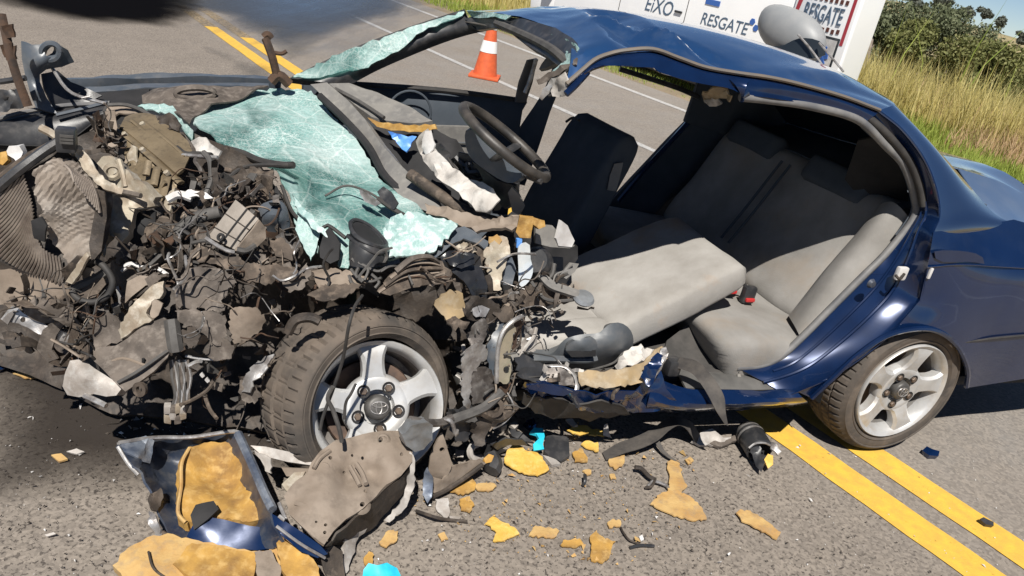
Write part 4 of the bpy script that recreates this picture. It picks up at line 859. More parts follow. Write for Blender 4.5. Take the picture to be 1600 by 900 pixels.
# ---- wheels
def rim(parent, c, nrm, upv, R, m_, phase, wid=.16, bad=False):
    fr = frame(nrm, upv); u_, v_, w_ = fr
    mb = MB(); mb.add(g_lathe([(R * .985, -wid), (R * .93, -wid + .01), (R * .88, -wid * .6), (R * .86, -.045), (R * .90, -.012), (R * .935, -.002), (R * .985, .004), (R, .0), (R * 1.005, -.012), (R * .97, -.02)], c, fr, 64))
    wh = mb.build('wheel', m_, parent, 50)
    mb = MB(); mb.add(g_lathe([(R * .865, -.05), (R * .85, -.06), (R * .84, -wid), (R * .5, -wid - .01)], c, fr, 48)); mb.build('rim_barrel', M['alloy_in'], wh, 50)
    mb = MB(); mb.add(g_lathe([(.0, -.118), (R * .70, -.118), (R * .72, -.125), (R * .72, -.14)], c, fr, 40)); mb.build('brake_disc', M['disc'], wh, 50)
    mb = MB(); mb.add(g_lathe([(.052, -.02), (.072, -.016), (.086, -.014), (.094, -.018), (.10, -.03), (.10, -.06)], c, fr, 48)); mb.add(g_lathe([(.052, -.02), (.050, -.05), (0, -.05)], c, fr, 40)); mb.build('hub', m_, wh, 50)
    for k in range(5):
        a = phase + k * 2 * math.pi / 5; e = u_ * math.cos(a) + v_ * math.sin(a); p = w_.cross(e); V = []; st = [(.084, .047, -.016), (.098, .037, -.014), (.118, .034, -.009), (.138, .034, -.005), (.156, .037, -.003), (.172, .044, -.003), (R * .945, .056, -.006)]
        sc = R / .205; F = []
        for r_, hw, z in st:
            r_ = r_ * sc if r_ < .18 else r_; hw *= sc; b = .010
            for x_, z_ in ((-hw, z - .04), (-hw, z - b), (-hw + b, z), (hw - b, z), (hw, z - b), (hw, z - .04)): V.append(c + e * r_ + p * x_ + w_ * z_)
        for i in range(len(st) - 1):
            for j in range(6): j2 = (j + 1) % 6; F.append((i * 6 + j, i * 6 + j2, (i + 1) * 6 + j2, (i + 1) * 6 + j))
        mk('spoke', V, F, m_, wh, 40)
    for k in range(5):
        a = phase + (k + .5) * 2 * math.pi / 5; e = u_ * math.cos(a) + v_ * math.sin(a)
        mb = MB(); mb.add(g_lathe([(0, -.007), (.0085, -.007), (.0115, -.010), (.0125, -.04)], c + e * .063, fr, 6)); mb.build('wheel_nut', M['nut'], wh, 30)
        mb = MB(); mb.add(g_lathe([(.0195, -.0125), (.0185, -.0135), (.0135, -.014), (.0130, -.0145)], c + e * .063, fr, 16)); mb.build('nut_recess', M['black'], wh, 40)
    mb = MB(); mb.add(g_lathe([(0, .002), (.026, .0015), (.033, -.002), (.037, -.008), (.038, -.03)], c, fr, 36)); cap = mb.build('centre_cap', M['capgrey'], wh, 50)
    return wh, fr
def ell(c, fr, ax_, bx, off, r, ang=0, n=28):
    u_, v_, w_ = fr; P = []
    for k in range(n):
        t = 2 * math.pi * k / n; P.append(c + u_ * (off[0] + ax_ * math.cos(t)) + v_ * (off[1] + bx * math.sin(t)) + w_ * .0035)
    P.append(P[0].copy()); return g_tube(P, r, seg=5, n=n + 1, cap=False)
def emblem(c, fr, par):
    mb = MB(); mb.add(ell(c, fr, .026, .018, (0, 0), .0018)); mb.add(ell(c, fr, .0085, .0175, (0, 0), .0016)); mb.add(ell(c, fr, .0205, .0075, (0, .0085), .0016)); mb.build('emblem', M['bright'], par, 60)
def tyre(parent, c, fr, Ri, Ro, W, tread_h=.007, seg=264):
    u_, v_, w_ = fr; hw = W / 2; sh = .022
    prof = [(Ri, hw - .012, 0), (Ri + .010, hw, 0), (Ri + (Ro - Ri) * .2, hw + .006, 0), (Ri + (Ro - Ri) * .24, hw + .0095, 0), (Ri + (Ro - Ri) * .28, hw + .0065, 0), (Ri + (Ro - Ri) * .48, hw + .010, 0), (Ro - sh * 1.5, hw + .008, 0), (Ro - sh * 1.4, hw + .0115, 0), (Ro - sh * 1.2, hw + .0105, 0), (Ro - sh * 1.1, hw + .006, 0), (Ro - sh * .55, hw - .004, 0), (Ro - .004, hw - .020, 1), (Ro, hw - .040, 1), (Ro + .001, hw - .046, 1), (Ro - tread_h, hw - .048, 0), (Ro - tread_h, hw - .054, 0), (Ro + .001, hw - .056, 2), (Ro + .002, .012, 2), (Ro - tread_h, .009, 0), (Ro - tread_h, .003, 0), (Ro + .002, .0, 2)]
    prof += [(r, -h, z) for r, h, z in reversed(prof[:-1])]
    V = []; F = []; n = len(prof)
    for k in range(seg):
        th = 2 * math.pi * k / seg; e = u_ * math.cos(th) + v_ * math.sin(th)
        for r, h, z in prof:
            dr = 0
            if z == 1 and k % 5 == 0: dr = -.008
            if z == 2 and (k + int(h * 120)) % 8 == 0: dr = -.006
            V.append(c + e * (r + dr) + w_ * h)
    for k in range(seg):
        k2 = (k + 1) % seg
        for i in range(n - 1): F.append((k * n + i, k2 * n + i, k2 * n + i + 1, k * n + i + 1))
    o = mk('tyre', V, F, M['tyre'], parent, 32); return o
M['tyre'] = mat('dusty_tyre', (.055, .050, .046), .85, 0, c2=(.13, .105, .085), sc=5, c3=(.19, .155, .125), sc3=14, amt3=.55, bump=.25, bsc=90, spec=.2)
rc = cz(0, .0, .285)
rwh, rfr = rim(car, rc - NI * .012, -NI, Vector((.30, 0, 1)), .203, M['alloy'], R_(97))
tyre(rwh, rc + NI * .095, rfr, .200, .283, .20); emblem(rc - NI * .010, rfr, rwh)
# far rear wheel, only there so that the car stands on something
tyre(rwh, cz(0, 1.57, .283), frame(NI), .15, .283, .18, seg=48)['label'] = 'rear tyre on the far side'
# front wheel: pushed back, turned and tipped, with the tyre pulled off its seat
fc = Pl(592, 637, .03); view = (CAMP - fc).normalized(); rgt = view.cross(Vector((0, 0, 1))).normalized() * -1
if rgt.dot(rt) < 0: rgt = -rgt
upd = view.cross(rgt); upd = upd if upd.z > 0 else -upd
nt_ = (view + rgt * math.tan(R_(33)) - upd * math.tan(R_(14))).normalized()
nr_ = (view + rgt * math.tan(R_(13)) - upd * math.tan(R_(2))).normalized()
fwh, ffr = rim(car, fc, nr_, rt * -.10 + upd, .196, M['alloy'], R_(98), .15)
tfr = frame(nt_, upd); tyre(fwh, fc - nt_ * .125 - rgt * .0 + upd * .004, tfr, .198, .268, .235); emblem(fc, ffr, fwh)

# ---- seats
def cushion(name, P0, P1, wd, W, TK, m_, par, n=26, k=36, bol=.02, nrm=None, e=.45, w1=None, amp=.006):
    L_ = (P1 - P0); ld = L_.normalized(); wd = (wd - ld * wd.dot(ld)).normalized(); nn = wd.cross(ld).normalized()
    if nrm and nn.dot(nrm) < 0: nn = -nn
    V = []; F = []
    for i in range(n + 1):
        q = i / n; sc = (1 - abs(2 * q - 1) ** 5) ** .30 if 0 < i < n else .0; sc = max(sc, .12); ww = (W + ((w1 or W) - W) * q) * (.86 + .14 * sc)
        for j in range(k):
            th = 2 * math.pi * j / k; x = math.copysign(abs(math.cos(th)) ** e, math.cos(th)) * ww / 2; y = math.copysign(abs(math.sin(th)) ** e, math.sin(th)) * TK / 2 * sc
            if y > 0: y += bol * (abs(2 * x / ww) ** 2.5 - .3)
            p = P0 + L_ * q + wd * x + nn * y; V.append(p + nn * (amp * fract(p * 6, 4, False) + .0035 * folds(p * 9, 5)))
    for i in range(n):
        for j in range(k): j2 = (j + 1) % k; F.append((i * k + j, i * k + j2, (i + 1) * k + j2, (i + 1) * k + j))
    F.append(tuple(range(k - 1, -1, -1))); F.append(tuple(n * k + j for j in range(k)))
    return mk(name, V, F, m_, par, 60)
Z1 = Vector((0, 0, 1))
ds = cushion('driver_seat', cz(-1.58, .52, .30), cz(-1.02, .54, .30), NI, .56, .17, M['fabric'], car, nrm=Z1)
cushion('backrest', cz(-1.12, .55, .325), cz(-.60, .55, .610), NI, .56, .15, M['fabric'], ds, nrm=Z1, w1=.52, bol=.015)
cushion('side_bolster', cz(-1.50, .32, .31), cz(-1.06, .32, .335), NI, .13, .14, M['fabric'], ds, nrm=Z1, e=.7)
for l_ in (.38, .72): tube('seat_seam', [cz(-1.06, l_, .402), cz(-.98, l_, .458), cz(-.84, l_, .540), cz(-.70, l_, .620)], .005, M['seam'], ds)
tube('seat_seam', [cz(-1.09, .33, .405), cz(-1.09, .55, .402), cz(-1.09, .76, .405)], .005, M['seam'], ds)
rec = S('recliner_cover', '826 556 l.2,862 553 l.19,880 532 l.17,905 523 l.16,935 520 l.15,950 508 l.15,968 504 l.16,984 514 l.17,990 532 l.18,984 552 l.19,965 566 l.19,930 574 l.18,890 577 l.18,858 571 l.19,826 564 l.2', 'gplastic', par=ds, inner='900 545 l.135,940 540 l.125,960 530 l.125,970 545 l.14,900 562 l.14', smooth_edge=True, th=.04, res=8, sm=60)
S('recess', '886 549 l.128,898 547 l.126,931 545 l.12,931 556 l.12,892 557 l.126', 'black', par=rec, th=.006) if False else None
S('lever', '884 548 l.125,890 536 l.122,908 529 l.118,928 528 l.112,932 546 l.11,905 549 l.116', 'gplastic', par=ds, th=.02, smooth_edge=True, res=6, inner='908 538 l.105')
S('lever_slot', '885 549 l.120,931 547 l.108,931 557 l.108,893 558 l.116', 'black', par=ds, th=.006, res=8)
T('trim_rail', '822 560 l.17,870 561 l.15,915 563 l.14,932 560 l.14', .012, 'gplastic', par=ds)
ps = cushion('passenger_seat', cz(-1.40, 1.17, .32), cz(-.98, 1.17, .30), NI, .50, .16, M['dark_trim_shade'], car, nrm=Z1)  # seat cloth in the dark tone, roof shadow put into the colour
cushion('backrest', cz(-1.03, 1.17, .36), cz(-.82, 1.20, .90), (NI + AX * -.12), .46, .15, M['dark_trim_shade'], ps, nrm=-AX, w1=.40, e=.35)
S('seat_label', '953 274 l.97,960 256 l.97,974 254 l.97,968 280 l.96,962 299 l.96,949 297 l.96', 'dash', par=ps, th=.003)
T('loose_thread', '885 190 l1.3,895 184 l1.25,905 188 l1.2', .006, 'rubber', par=ps)
rsb = MB(); Lc = [.30, .36, .5, .85, 1.2, 1.42, 1.48]; rows = []
pr = [(-.20, .36), (-.29, .40), (-.26, .50), (-.19, .62), (-.13, .74), (-.07, .86), (-.03, .905), (.03, .91), (.08, .86)]
cur = []
for l, ds_, dz in zip(Lc, (.05, .01, -.015, 0, -.015, .01, .05), (-.03, 0, 0, .0, 0, 0, -.03)): cur.append([cz(s + ds_, l, z + dz * (z > .6)) for s, z in pr])
V, F = g_loft(cur, nu=36, nv=5, th=.03); rst = mk('rear_seat', V, F, M['fabric_in'], car, 60)
pr2 = [(-.22, .40), (-.36, .415), (-.55, .435), (-.70, .445), (-.765, .42), (-.75, .36), (-.70, .27)]
cur = []
cur.append([cz(-.45 + (s + .45) * .66, .128, .235) for s, z in pr2]); cur.append([cz(-.45 + (s + .45) * .72, .118, .28 + (z - .28) * .55) for s, z in pr2])
for l, k in ((.135, .88), (.17, .97), (.24, 1), (.5, .97), (.85, 1), (1.2, .97), (1.45, 1), (1.5, .8)):
    cur.append([cz(-.45 + (s + .45) * (.75 + .25 * k), l, .33 + (z - .33) * k) for s, z in pr2])
V, F = g_loft(cur, nu=36, nv=4, th=.03); mk('cushion', V, F, M['fabric_in'], rst, 60)
bo = loft('side_bolster', [pts('1366 332 l.37,1330 376 l.35,1288 422 l.33,1232 494 l.31'), pts('1378 318 l.33,1345 358 l.31,1298 414 l.29,1236 500 l.27'), pts('1396 316 l.27,1372 350 l.24,1312 424 l.22,1243 512 l.21'), pts('1414 332 l.2,1400 372 l.18,1330 446 l.17,1250 527 l.16'), pts('1424 350 l.19,1402 384 l.18,1334 452 l.18,1250 535 l.17')], M['fabric_in'], rst, nu=24, nv=4, th=.02, sm=60)
for spec in ('1126 443 l.5,1138 436 l.5,1150 446 l.48', '1150 452 l.46,1160 442 l.46,1166 448 l.46'): T('buckle_strap', spec, .008, 'rubber', par=rst)
for (x, y, l) in ((1141, 447, .47), (1169, 460, .43)):
    V, F = g_box(Pl(x, y, l), .055, .03, .07, (AX, NI, Z1), bev=.008); bk = mk('buckle', V, F, M['bplastic'], rst)
    V, F = g_box(Pl(x + 3, y + 9, l - .02), .04, .012, .014, (AX, NI, Z1), bev=.003); mk('release_button', V, F, M['red'], rst)
# cabin floor and dark inner panels
V, F = g_box(cz(-.95, .82, .27), 1.5, 1.36, .03, CAX, bev=.01); mk('cabin_carpet', V, F, M['carpet'], car)
V, F = g_box(cz(-1.1, .85, .33), 1.3, .16, .14, CAX, bev=.05); mk('centre_tunnel', V, F, M['carpet'], car)
S('seat_base_panel', '1034 562 l.22,1042 532 l.3,1076 506 l.36,1110 536 l.3,1178 568 l.2,1140 574 l.18,1080 572 l.2', 'carpet', th=.01)
for l_ in (.62, 1.2): cushion('headrest', cz(-.06, l_, .84), cz(-.01, l_, .955), NI, .36, .12, M['dark_trim_shade'], rst, nrm=-AX, n=10, k=16, e=.7)  # headrests take the dark tone, their shadow put into the colour
for l_ in (.88, .94): tube('seat_seam', [cz(-.275, l_, .50), cz(-.20, l_, .64), cz(-.14, l_, .76), cz(-.08, l_, .88)], .006, M['dark_trim_shade'], rst)
loft('far_pillar_trim', [czs((-.3, 1.40, 1.23), (-.05, 1.40, 1.22), (.12, 1.40, 1.10), (.34, 1.42, .92)), czs((-.3, 1.44, .9), (-.05, 1.44, .86), (.12, 1.44, .84), (.34, 1.46, .80))], M['dark_trim_shade'], car, nu=14, nv=3, th=.02)
loft('parcel_shelf', [czs((-.02, .3, .90), (-.0, .85, .92), (-.02, 1.48, .90)), czs((.36, .26, .955), (.37, .85, .985), (.36, 1.48, .955))], M['dark_trim_shade'], car, nu=10, nv=3, th=.02)
S('rear_corner_shade', '1340 220 l.42,1372 214 l.36,1398 240 l.34,1416 290 l.34,1420 336 l.36,1385 330 l.42,1350 318 l.46,1320 280 l.5', 'black', th=.01, res=10)  # added sheet closing a gap, cabin shade put into its black
loft('near_pillar_trim', [[p + NI * .012 for p in SLp[2:26]], [p + NI * .13 + AX * .34 - Vector((0, 0, .02)) for p in SLp[2:26]]], M['dark_trim_shade'], car, nu=24, nv=4, th=.01)
# ---- dashboard, steering, cabin front
S('dash_top', '486 133 l1.35,512 130 l1.32,545 158 l1.2,572 188 l1.05,596 224 l.9,622 254 l.76,648 280 l.66,676 300 l.58,694 332 l.5,672 334 l.5,650 326 l.54,626 308 l.62,600 276 l.76,584 250 l.88,572 222 l.98,548 190 l1.1,515 160 l1.26', 'dash', amp=.010, fr=9, th=.03, res=9)
S('dash_far_pad', '514 131 l1.34,545 131 l1.36,590 146 l1.3,640 168 l1.16,676 190 l1.02,640 193 l1.04,600 190 l1.1,580 184 l1.12,552 162 l1.24', 'dash', amp=.006, fr=9, th=.03)
T('dash_groove', '522 138 l1.33,560 158 l1.22,600 184 l1.08', .008, 'hose'); T('dash_gap', '500 150 l1.25,540 188 l1.08,575 228 l.92,600 272 l.76,640 312 l.6', .014, 'black')
S('dash_foam_edge', '576 184 l1.08,600 192 l1.04,640 196 l1.0,680 194 l.96,683 202 l.95,655 206 l.98,620 204 l1.01,590 198 l1.05', 'foam', amp=.012, fr=20, rag=2, th=.015, res=7)
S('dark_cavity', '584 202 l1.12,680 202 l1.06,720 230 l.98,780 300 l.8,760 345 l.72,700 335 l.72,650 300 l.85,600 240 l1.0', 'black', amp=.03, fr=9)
S('blue_cloth', '606 205 l.98,630 211 l.95,652 214 l.93,642 230 l.92,636 240 l.9,626 230 l.94', 'sky_blue', amp=.014, fr=18, rag=2, th=.006, res=6)
S('torn_airbag', '650 220 l0.71,660 206 l0.71,668 200 l0.71,676 214 l0.70,682 232 l0.66,700 252 l0.58,728 280 l0.48,752 292 l0.44,774 302 l0.38,782 318 l0.34,768 330 l0.32,742 326 l0.36,712 300 l0.46,690 284 l0.54,672 262 l0.62,656 240 l0.70', 'bag', amp=.03, fr=11, rag=2, th=.006, res=7)
S('torn_airbag', '664 205 l0.68,674 204 l0.68,680 226 l0.64,672 246 l0.64,662 236 l0.68', 'white', amp=.012, fr=16, rag=2, res=6)
S('instrument_cluster', '676 226 l.76,692 224 l.72,704 240 l.68,706 262 l.64,694 268 l.66,682 252 l.72', 'bplastic', amp=.02, fr=20, res=6, rag=2)
S('instrument_cluster', '708 250 l.64,722 236 l.6,744 240 l.55,770 262 l.5,788 286 l.46,778 300 l.46,760 290 l.5,735 284 l.56,716 270 l.62', 'bplastic', amp=.03, fr=20, res=6, rag=3)
for i in range(14):
    x = 700 + i * 6; y = 246 + i * 3.2 + 8 * math.sin(i * 2.1); l = .62 - i * .012
    T('dash_wire', f'{x} {y} l{l},{x + 9 + 6 * math.sin(i)} {y + 14} l{l - .03},{x + 24} {y + 20 + 9 * math.cos(i * 1.7)} l{l - .05},{x + 34} {y + 38} l{l - .06}', .0045 + .002 * (i % 3), ('rubber', 'hose', 'bplastic')[i % 3], n=12, seg=5)
T('dash_beam', '640 272 l.62,680 300 l.54,720 326 l.47,770 346 l.4,830 352 l.34', .020, 'dirty', n=20, seg=9)
S('dash_lower', '664 318 l.45,700 326 l.42,740 340 l.38,790 344 l.33,812 336 l.3,822 352 l.28,800 362 l.28,770 362 l.3,744 366 l.32,716 350 l.36,690 342 l.4,668 334 l.44', 'mud', amp=.022, fr=14, rag=2, th=.012, res=7)
S('column_cover', '728 204 l.42,744 206 l.40,762 228 l.37,786 250 l.33,812 268 l.30,816 276 l.29,800 286 l.30,780 280 l.33,756 264 l.37,736 246 l.40,728 226 l.42', 'bezel', amp=.004, th=.05, smooth_edge=True, res=8, sm=60)
S('column_cover_lower', '740 250 l.5,780 280 l.42,806 290 l.38,806 318 l.38,790 326 l.4,770 300 l.46', 'bplastic', amp=.012, fr=12, th=.03)
# steering wheel, seen nearly edge on
swc = Pl(790, 222, .42); swe = (Pl(854, 280, .34) - Pl(726, 168, .5)); swr = swe.length / 2 * .985; swe.normalize(); sv = (CAMP - swc).normalized()
swn = swe.cross(sv).normalized(); swn = swn if swn.z < 0 else -swn
b_ = [(Matrix.Rotation(R_(k * 9), 3, swe) @ swn).normalized() for k in (1, -1)]; swn = min(b_, key=lambda q: (q - AX).length)
swf = frame(swn, swe); u_, v_, w_ = swf
P = [swc + (u_ * math.cos(t * math.pi / 22) + v_ * math.sin(t * math.pi / 22)) * swr for t in range(44)]; P.append(P[0].copy())
V, F = g_tube(P, .0165, seg=10, n=89, cap=False); sw = mk('steering_wheel', V, F, M['wheelrim'], car, 60)
hubc = swc + (w_ if w_.dot(AX) < 0 else -w_) * .06
V, F = g_lathe([(0, .03), (.05, .028), (.066, .018), (.072, 0), (.06, -.03), (0, -.035)], hubc, swf, 26); mk('hub_pad', V, F, M['bplastic'], sw, 50)
for k in (R_(10), R_(170), R_(270)):
    e = u_ * math.cos(k) + v_ * math.sin(k); tube('spoke', [hubc + e * .06, hubc.lerp(swc, .6) + e * .12, swc + e * swr], .017, M['bplastic'], sw, flat=.5)
T('column_shaft', '800 262 l.42,786 290 l.46,770 320 l.5', .03, 'bplastic')
T('stalk', '812 268 l.34,826 276 l.3,846 284 l.26', .009, 'bplastic', par=sw)
# footwell odds and ends between dash and driver's seat
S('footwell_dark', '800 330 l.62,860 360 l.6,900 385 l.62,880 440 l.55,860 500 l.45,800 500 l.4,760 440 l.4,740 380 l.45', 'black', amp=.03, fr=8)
S('kick_cover', '794 300 l.38,800 292 l.37,812 304 l.36,820 322 l.36,812 336 l.37,800 330 l.38', 'dash', amp=.006, fr=12, th=.008)
S('yellow_bracket', '812 338 l.27,834 340 l.26,829 372 l.25,812 371 l.26,806 362 l.27', 'foam', amp=.008, fr=20, th=.02, res=6)
S('yellow_bracket', '826 338 l.27,850 345 l.27,852 354 l.26,842 358 l.26,826 346 l.26', 'foam', amp=.006, fr=20, th=.02, res=6)
S('pale_trim', '836 350 l.33,862 352 l.34,886 378 l.34,898 384 l.34,890 388 l.33,860 386 l.32,836 380 l.32', 'dash', amp=.006, fr=10, th=.012)
S('pale_trim', '868 372 l.32,876 344 l.33,886 352 l.34,897 376 l.34,893 386 l.33,872 384 l.32', 'white', amp=.004, fr=12, th=.01)
S('blue_clip', '808 374 l.25,816 374 l.25,815 388 l.25,807 387 l.25', 'sky_blue', th=.012, res=6)
S('white_blade', '810 386 l.24,826 380 l.24,829 404 l.23,833 422 l.22,826 440 l.21,812 448 l.21,810 420 l.23', 'glassy', amp=.004, fr=12, th=.008, smooth_edge=True, res=7)
S('grey_flap', '786 410 l.24,800 402 l.24,806 420 l.23,800 446 l.21,786 444 l.22', 'bezel', amp=.008, fr=16, res=6, th=.008)
V, F = g_lathe([(.05, 0), (.052, .03), (.04, .05), (.0, .05)], Pl(842, 412, .34), frame(Vector((-.3, -.8, .5))), 20); mk('round_duct', V, F, M['bplastic'], car)
T('duct_lip', '836 428 l.3,850 436 l.28,862 430 l.28,866 412 l.3', .008, 'hose')
S('floor_trim', '830 400 l.40,880 402 l.42,880 430 l.4,840 432 l.38', 'bplastic', th=.02)
S('crushed_floor', '800 450 l.2,850 440 l.24,880 446 l.26,900 460 l.26,880 476 l.22,850 480 l.2,806 480 l.16', 'dirty', amp=.025, fr=16, res=7, rag=3)
T('floor_hose', '846 430 l.24,862 446 l.2,884 454 l.18,902 460 l.17', .016, 'dash', n=14); T('floor_wire', '830 440 l.22,850 466 l.18,880 470 l.17,906 466 l.17', .006, 'hose')
V, F = g_lathe([(0, .012), (.03, .01), (.036, 0), (.03, -.01)], Pl(912, 466, .16), frame(Vector((.1, -.3, .95))), 22); mk('mirror_glass', V, F, M['clamp'], car)
S('pale_flap', '874 430 l.26,890 410 l.27,904 412 l.27,898 424 l.26,884 436 l.25', 'dash', amp=.008, fr=12, th=.01)

# ---- shattered windscreen hanging over the cowl and engine bay
S('windscreen', '300 196 l1.05,306 180 l1.15,330 158 l1.28,372 142 l1.36,430 134 l1.40,486 138 l1.38,520 178 l1.2,556 218 l1.0,578 248 l.88,596 280 l.76,630 312 l.62,664 336 l.5,700 340 l.42,716 352 l.36,700 378 l.3,682 392 l.27,640 396 l.27,606 402 l.28,590 380 l.34,560 366 l.4,548 385 l.36,546 414 l.3,534 412 l.3,528 384 l.36,514 360 l.42,500 362 l.42,494 392 l.36,480 388 l.38,470 372 l.42,458 340 l.5,448 300 l.6,432 270 l.7,405 256 l.78,370 238 l.86,334 214 l.96',
  'shatter', amp=.020, fr=4.2, res=7, rag=3, th=.006, fold=True, inner='400 190 l1.12,470 200 l1.08,520 260 l.84,470 260 l.78,560 320 l.6,640 360 l.42,500 310 l.62,560 350 l.46')
S('crushed_glass', '600 360 l.36,622 344 l.36,646 338 l.36,676 342 l.34,704 346 l.32,714 356 l.3,700 376 l.26,682 390 l.23,650 394 l.23,622 396 l.24,604 398 l.25,598 380 l.30', 'shatterwhite', amp=.022, fr=14, res=5, rag=3, fold=True)
S('crushed_glass', '456 300 l.52,480 330 l.44,500 356 l.38,520 366 l.36,512 372 l.35,490 360 l.38,466 330 l.44', 'shatterwhite', amp=.014, fr=16, res=5, rag=2, fold=True)
S('windscreen_fragment', '216 168 l1.25,240 164 l1.24,270 168 l1.2,284 190 l1.1,302 206 l1.0,300 220 l.96,284 200 l1.02,264 180 l1.14,240 174 l1.2', 'shatter', amp=.012, fr=14, rag=2, res=6)
S('windscreen_fragment', '468 338 l.46,490 350 l.42,500 366 l.4,494 392 l.36,486 410 l.33,474 384 l.38,462 360 l.42', 'shatter', amp=.01, fr=14, rag=2, res=6)
T('windscreen_seal', '352 232 l.9,380 240 l.84,408 252 l.76,440 258 l.68,458 258 l.64', .012, 'rubber'); T('windscreen_seal', '440 290 l.6,456 330 l.5,476 348 l.44,500 360 l.4,512 352 l.4,540 372 l.35', .006, 'rubber')
T('windscreen_crack_edge', '508 306 l.6,540 290 l.62,575 300 l.55,600 316 l.5', .004, 'hose')
S('glass_bundle', '590 300 l.5,600 292 l.5,612 300 l.48,624 318 l.44,618 328 l.44,602 322 l.47', 'bplastic', amp=.01, fr=16, res=6); S('glass_bundle', '562 296 l.52,575 300 l.5,596 318 l.46,588 322 l.47,572 314 l.5', 'bright', amp=.01, fr=22, res=6, rag=2)
T('wiper_arm', '304 330 l.62,340 296 l.66,380 262 l.7,444 258 l.6,456 258 l.6', .007, 'rubber', n=26)
T('wiper_blade', '590 310 l.49,620 330 l.44,660 350 l.38,690 352 l.35', .008, 'rubber')

# ---- far side of the engine bay
loft('far_wing', [pts('96 126 l1.6,160 121 l1.62,240 117 l1.63,330 118 l1.6,440 124 l1.5'), pts('100 135 l1.56,160 132 l1.58,240 128 l1.6,330 127 l1.56,440 132 l1.46'), czs((-2.95, 1.66, .55), (-2.8, 1.68, .52), (-2.6, 1.7, .5), (-2.4, 1.68, .5), (-2.2, 1.6, .5))], M['bezel'], car, nu=24, nv=4, amp=.012, fr=7)
loft('wing_gutter', [pts('104 138 l1.5,160 136 l1.5,240 131 l1.52,330 130 l1.5,420 132 l1.44'), pts('108 148 l1.46,160 145 l1.46,235 138 l1.46,330 135 l1.44,420 137 l1.4')], M['bezel'], car, nu=20, nv=2, amp=.006)
S('far_apron', '222 150 l1.36,240 140 l1.4,300 134 l1.4,360 134 l1.38,420 138 l1.36,380 150 l1.3,330 160 l1.2,304 182 l1.1,298 200 l1.0,282 184 l1.1,262 168 l1.2,226 166 l1.3', 'dusty', fold=True, amp=.02, fr=10, res=8)
P = [Pl(305 + 30 * math.cos(t * .3142), 146 + 9 * math.sin(t * .3142), 1.26) for t in range(21)]; V, F = g_tube(P, .012, seg=6, n=41, cap=False); mk('strut_tower_ring', V, F, M['dusty'], car)
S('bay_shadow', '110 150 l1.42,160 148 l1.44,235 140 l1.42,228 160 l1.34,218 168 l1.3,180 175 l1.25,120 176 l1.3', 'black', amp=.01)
T('bonnet_stay', '80 104 l1.3,110 144 l1.2,166 162 l1.15', .006, 'bright'); T('bonnet_stay', '128 153 l1.16,142 150 l1.16', .004, 'bright')
tk_ = [('415 60 l1.36,424 84 l1.34,430 106 l1.34,434 124 l1.34', .016), ('412 58 l1.36,418 54 l1.36,424 60 l1.36', .014), ('426 82 l1.34,440 84 l1.34,448 80 l1.34', .008), ('424 128 l1.34,436 118 l1.34,452 132 l1.34', .02)]
hb = T('hinge_bracket', *tk_[0], 'rust')
for q in tk_[1:]: T('bracket_arm', *q, 'rust', par=hb)
# front bumper and lamp surround
bp = loft('front_bumper', [pts('-20 190 l1.2,40 176 l1.28,100 165 l1.32,172 162 l1.3'), pts('-20 208 l1.12,30 197 l1.18,90 186 l1.22,160 172 l1.24'), pts('-20 228 l1.1,40 232 l1.14,100 228 l1.18,164 176 l1.22'), pts('-20 246 l1.16,40 246 l1.2,110 240 l1.24,160 206 l1.28')], M['bplastic'], car, nu=30, nv=5, th=.01)
loft('bumper_underside', [pts('-20 226 l1.09,40 228 l1.13,100 224 l1.17,164 178 l1.21'), pts('-20 262 l1.2,40 258 l1.2,110 250 l1.22,158 214 l1.26')], M['black'], car, nu=20, nv=3)
T('bumper_edge', '-10 188 l1.19,40 175 l1.26,100 165 l1.3,172 161 l1.28', .008, 'seal', par=bp); T('bumper_edge', '88 180 l1.2,130 170 l1.22,168 160 l1.22', .007, 'bezel', par=bp)
S('lamp_surround', '33 64 l1.30,50 70 l1.28,62 70 l1.28,76 64 l1.28,92 70 l1.28,106 78 l1.3,116 97 l1.32,96 104 l1.3,72 108 l1.28,62 116 l1.27,62 128 l1.27,72 152 l1.26,90 178 l1.24,72 174 l1.24,56 168 l1.24,48 148 l1.25,40 118 l1.27,34 92 l1.29', 'bezel', inner='50 95 l1.255,70 100 l1.25,58 140 l1.24', holes=((79, 80, 10),), th=.02, res=7, amp=.003, sm=60)
P = [Pl(79 + 14 * math.cos(t * .3142), 81 + 13 * math.sin(t * .3142), 1.262) for t in range(21)]; V, F = g_tube(P, .010, seg=6, n=41, cap=False); mk('lamp_ring', V, F, M['bezel'], car)
S('lamp_pocket', '64 116 l1.33,90 110 l1.36,110 128 l1.38,140 140 l1.38,160 150 l1.36,100 178 l1.3,86 176 l1.28,68 140 l1.3', 'bplastic', amp=.006)
T('hanging_strap', '2 22 l1.15,10 56 l1.12,16 84 l1.1,28 124 l1.08,44 166 l1.06', .014, 'rust', n=24, flat=.5)
for x, y in ((14, 46), (11, 76), (17, 80)): S('strap_lug', f'{x - 9} {y - 6} l1.12,{x + 8} {y - 9} l1.1,{x + 10} {y + 12} l1.1,{x - 4} {y + 14} l1.12', 'rust', amp=.01, fr=20, res=6)
S('grille_piece', '0 140 l1.2,30 138 l1.2,46 150 l1.18,40 168 l1.18,0 174 l1.2', 'bplastic', amp=.02, fr=16, res=6, rag=2); T('grille_bar', '0 128 l1.22,40 122 l1.2', .01, 'bplastic')

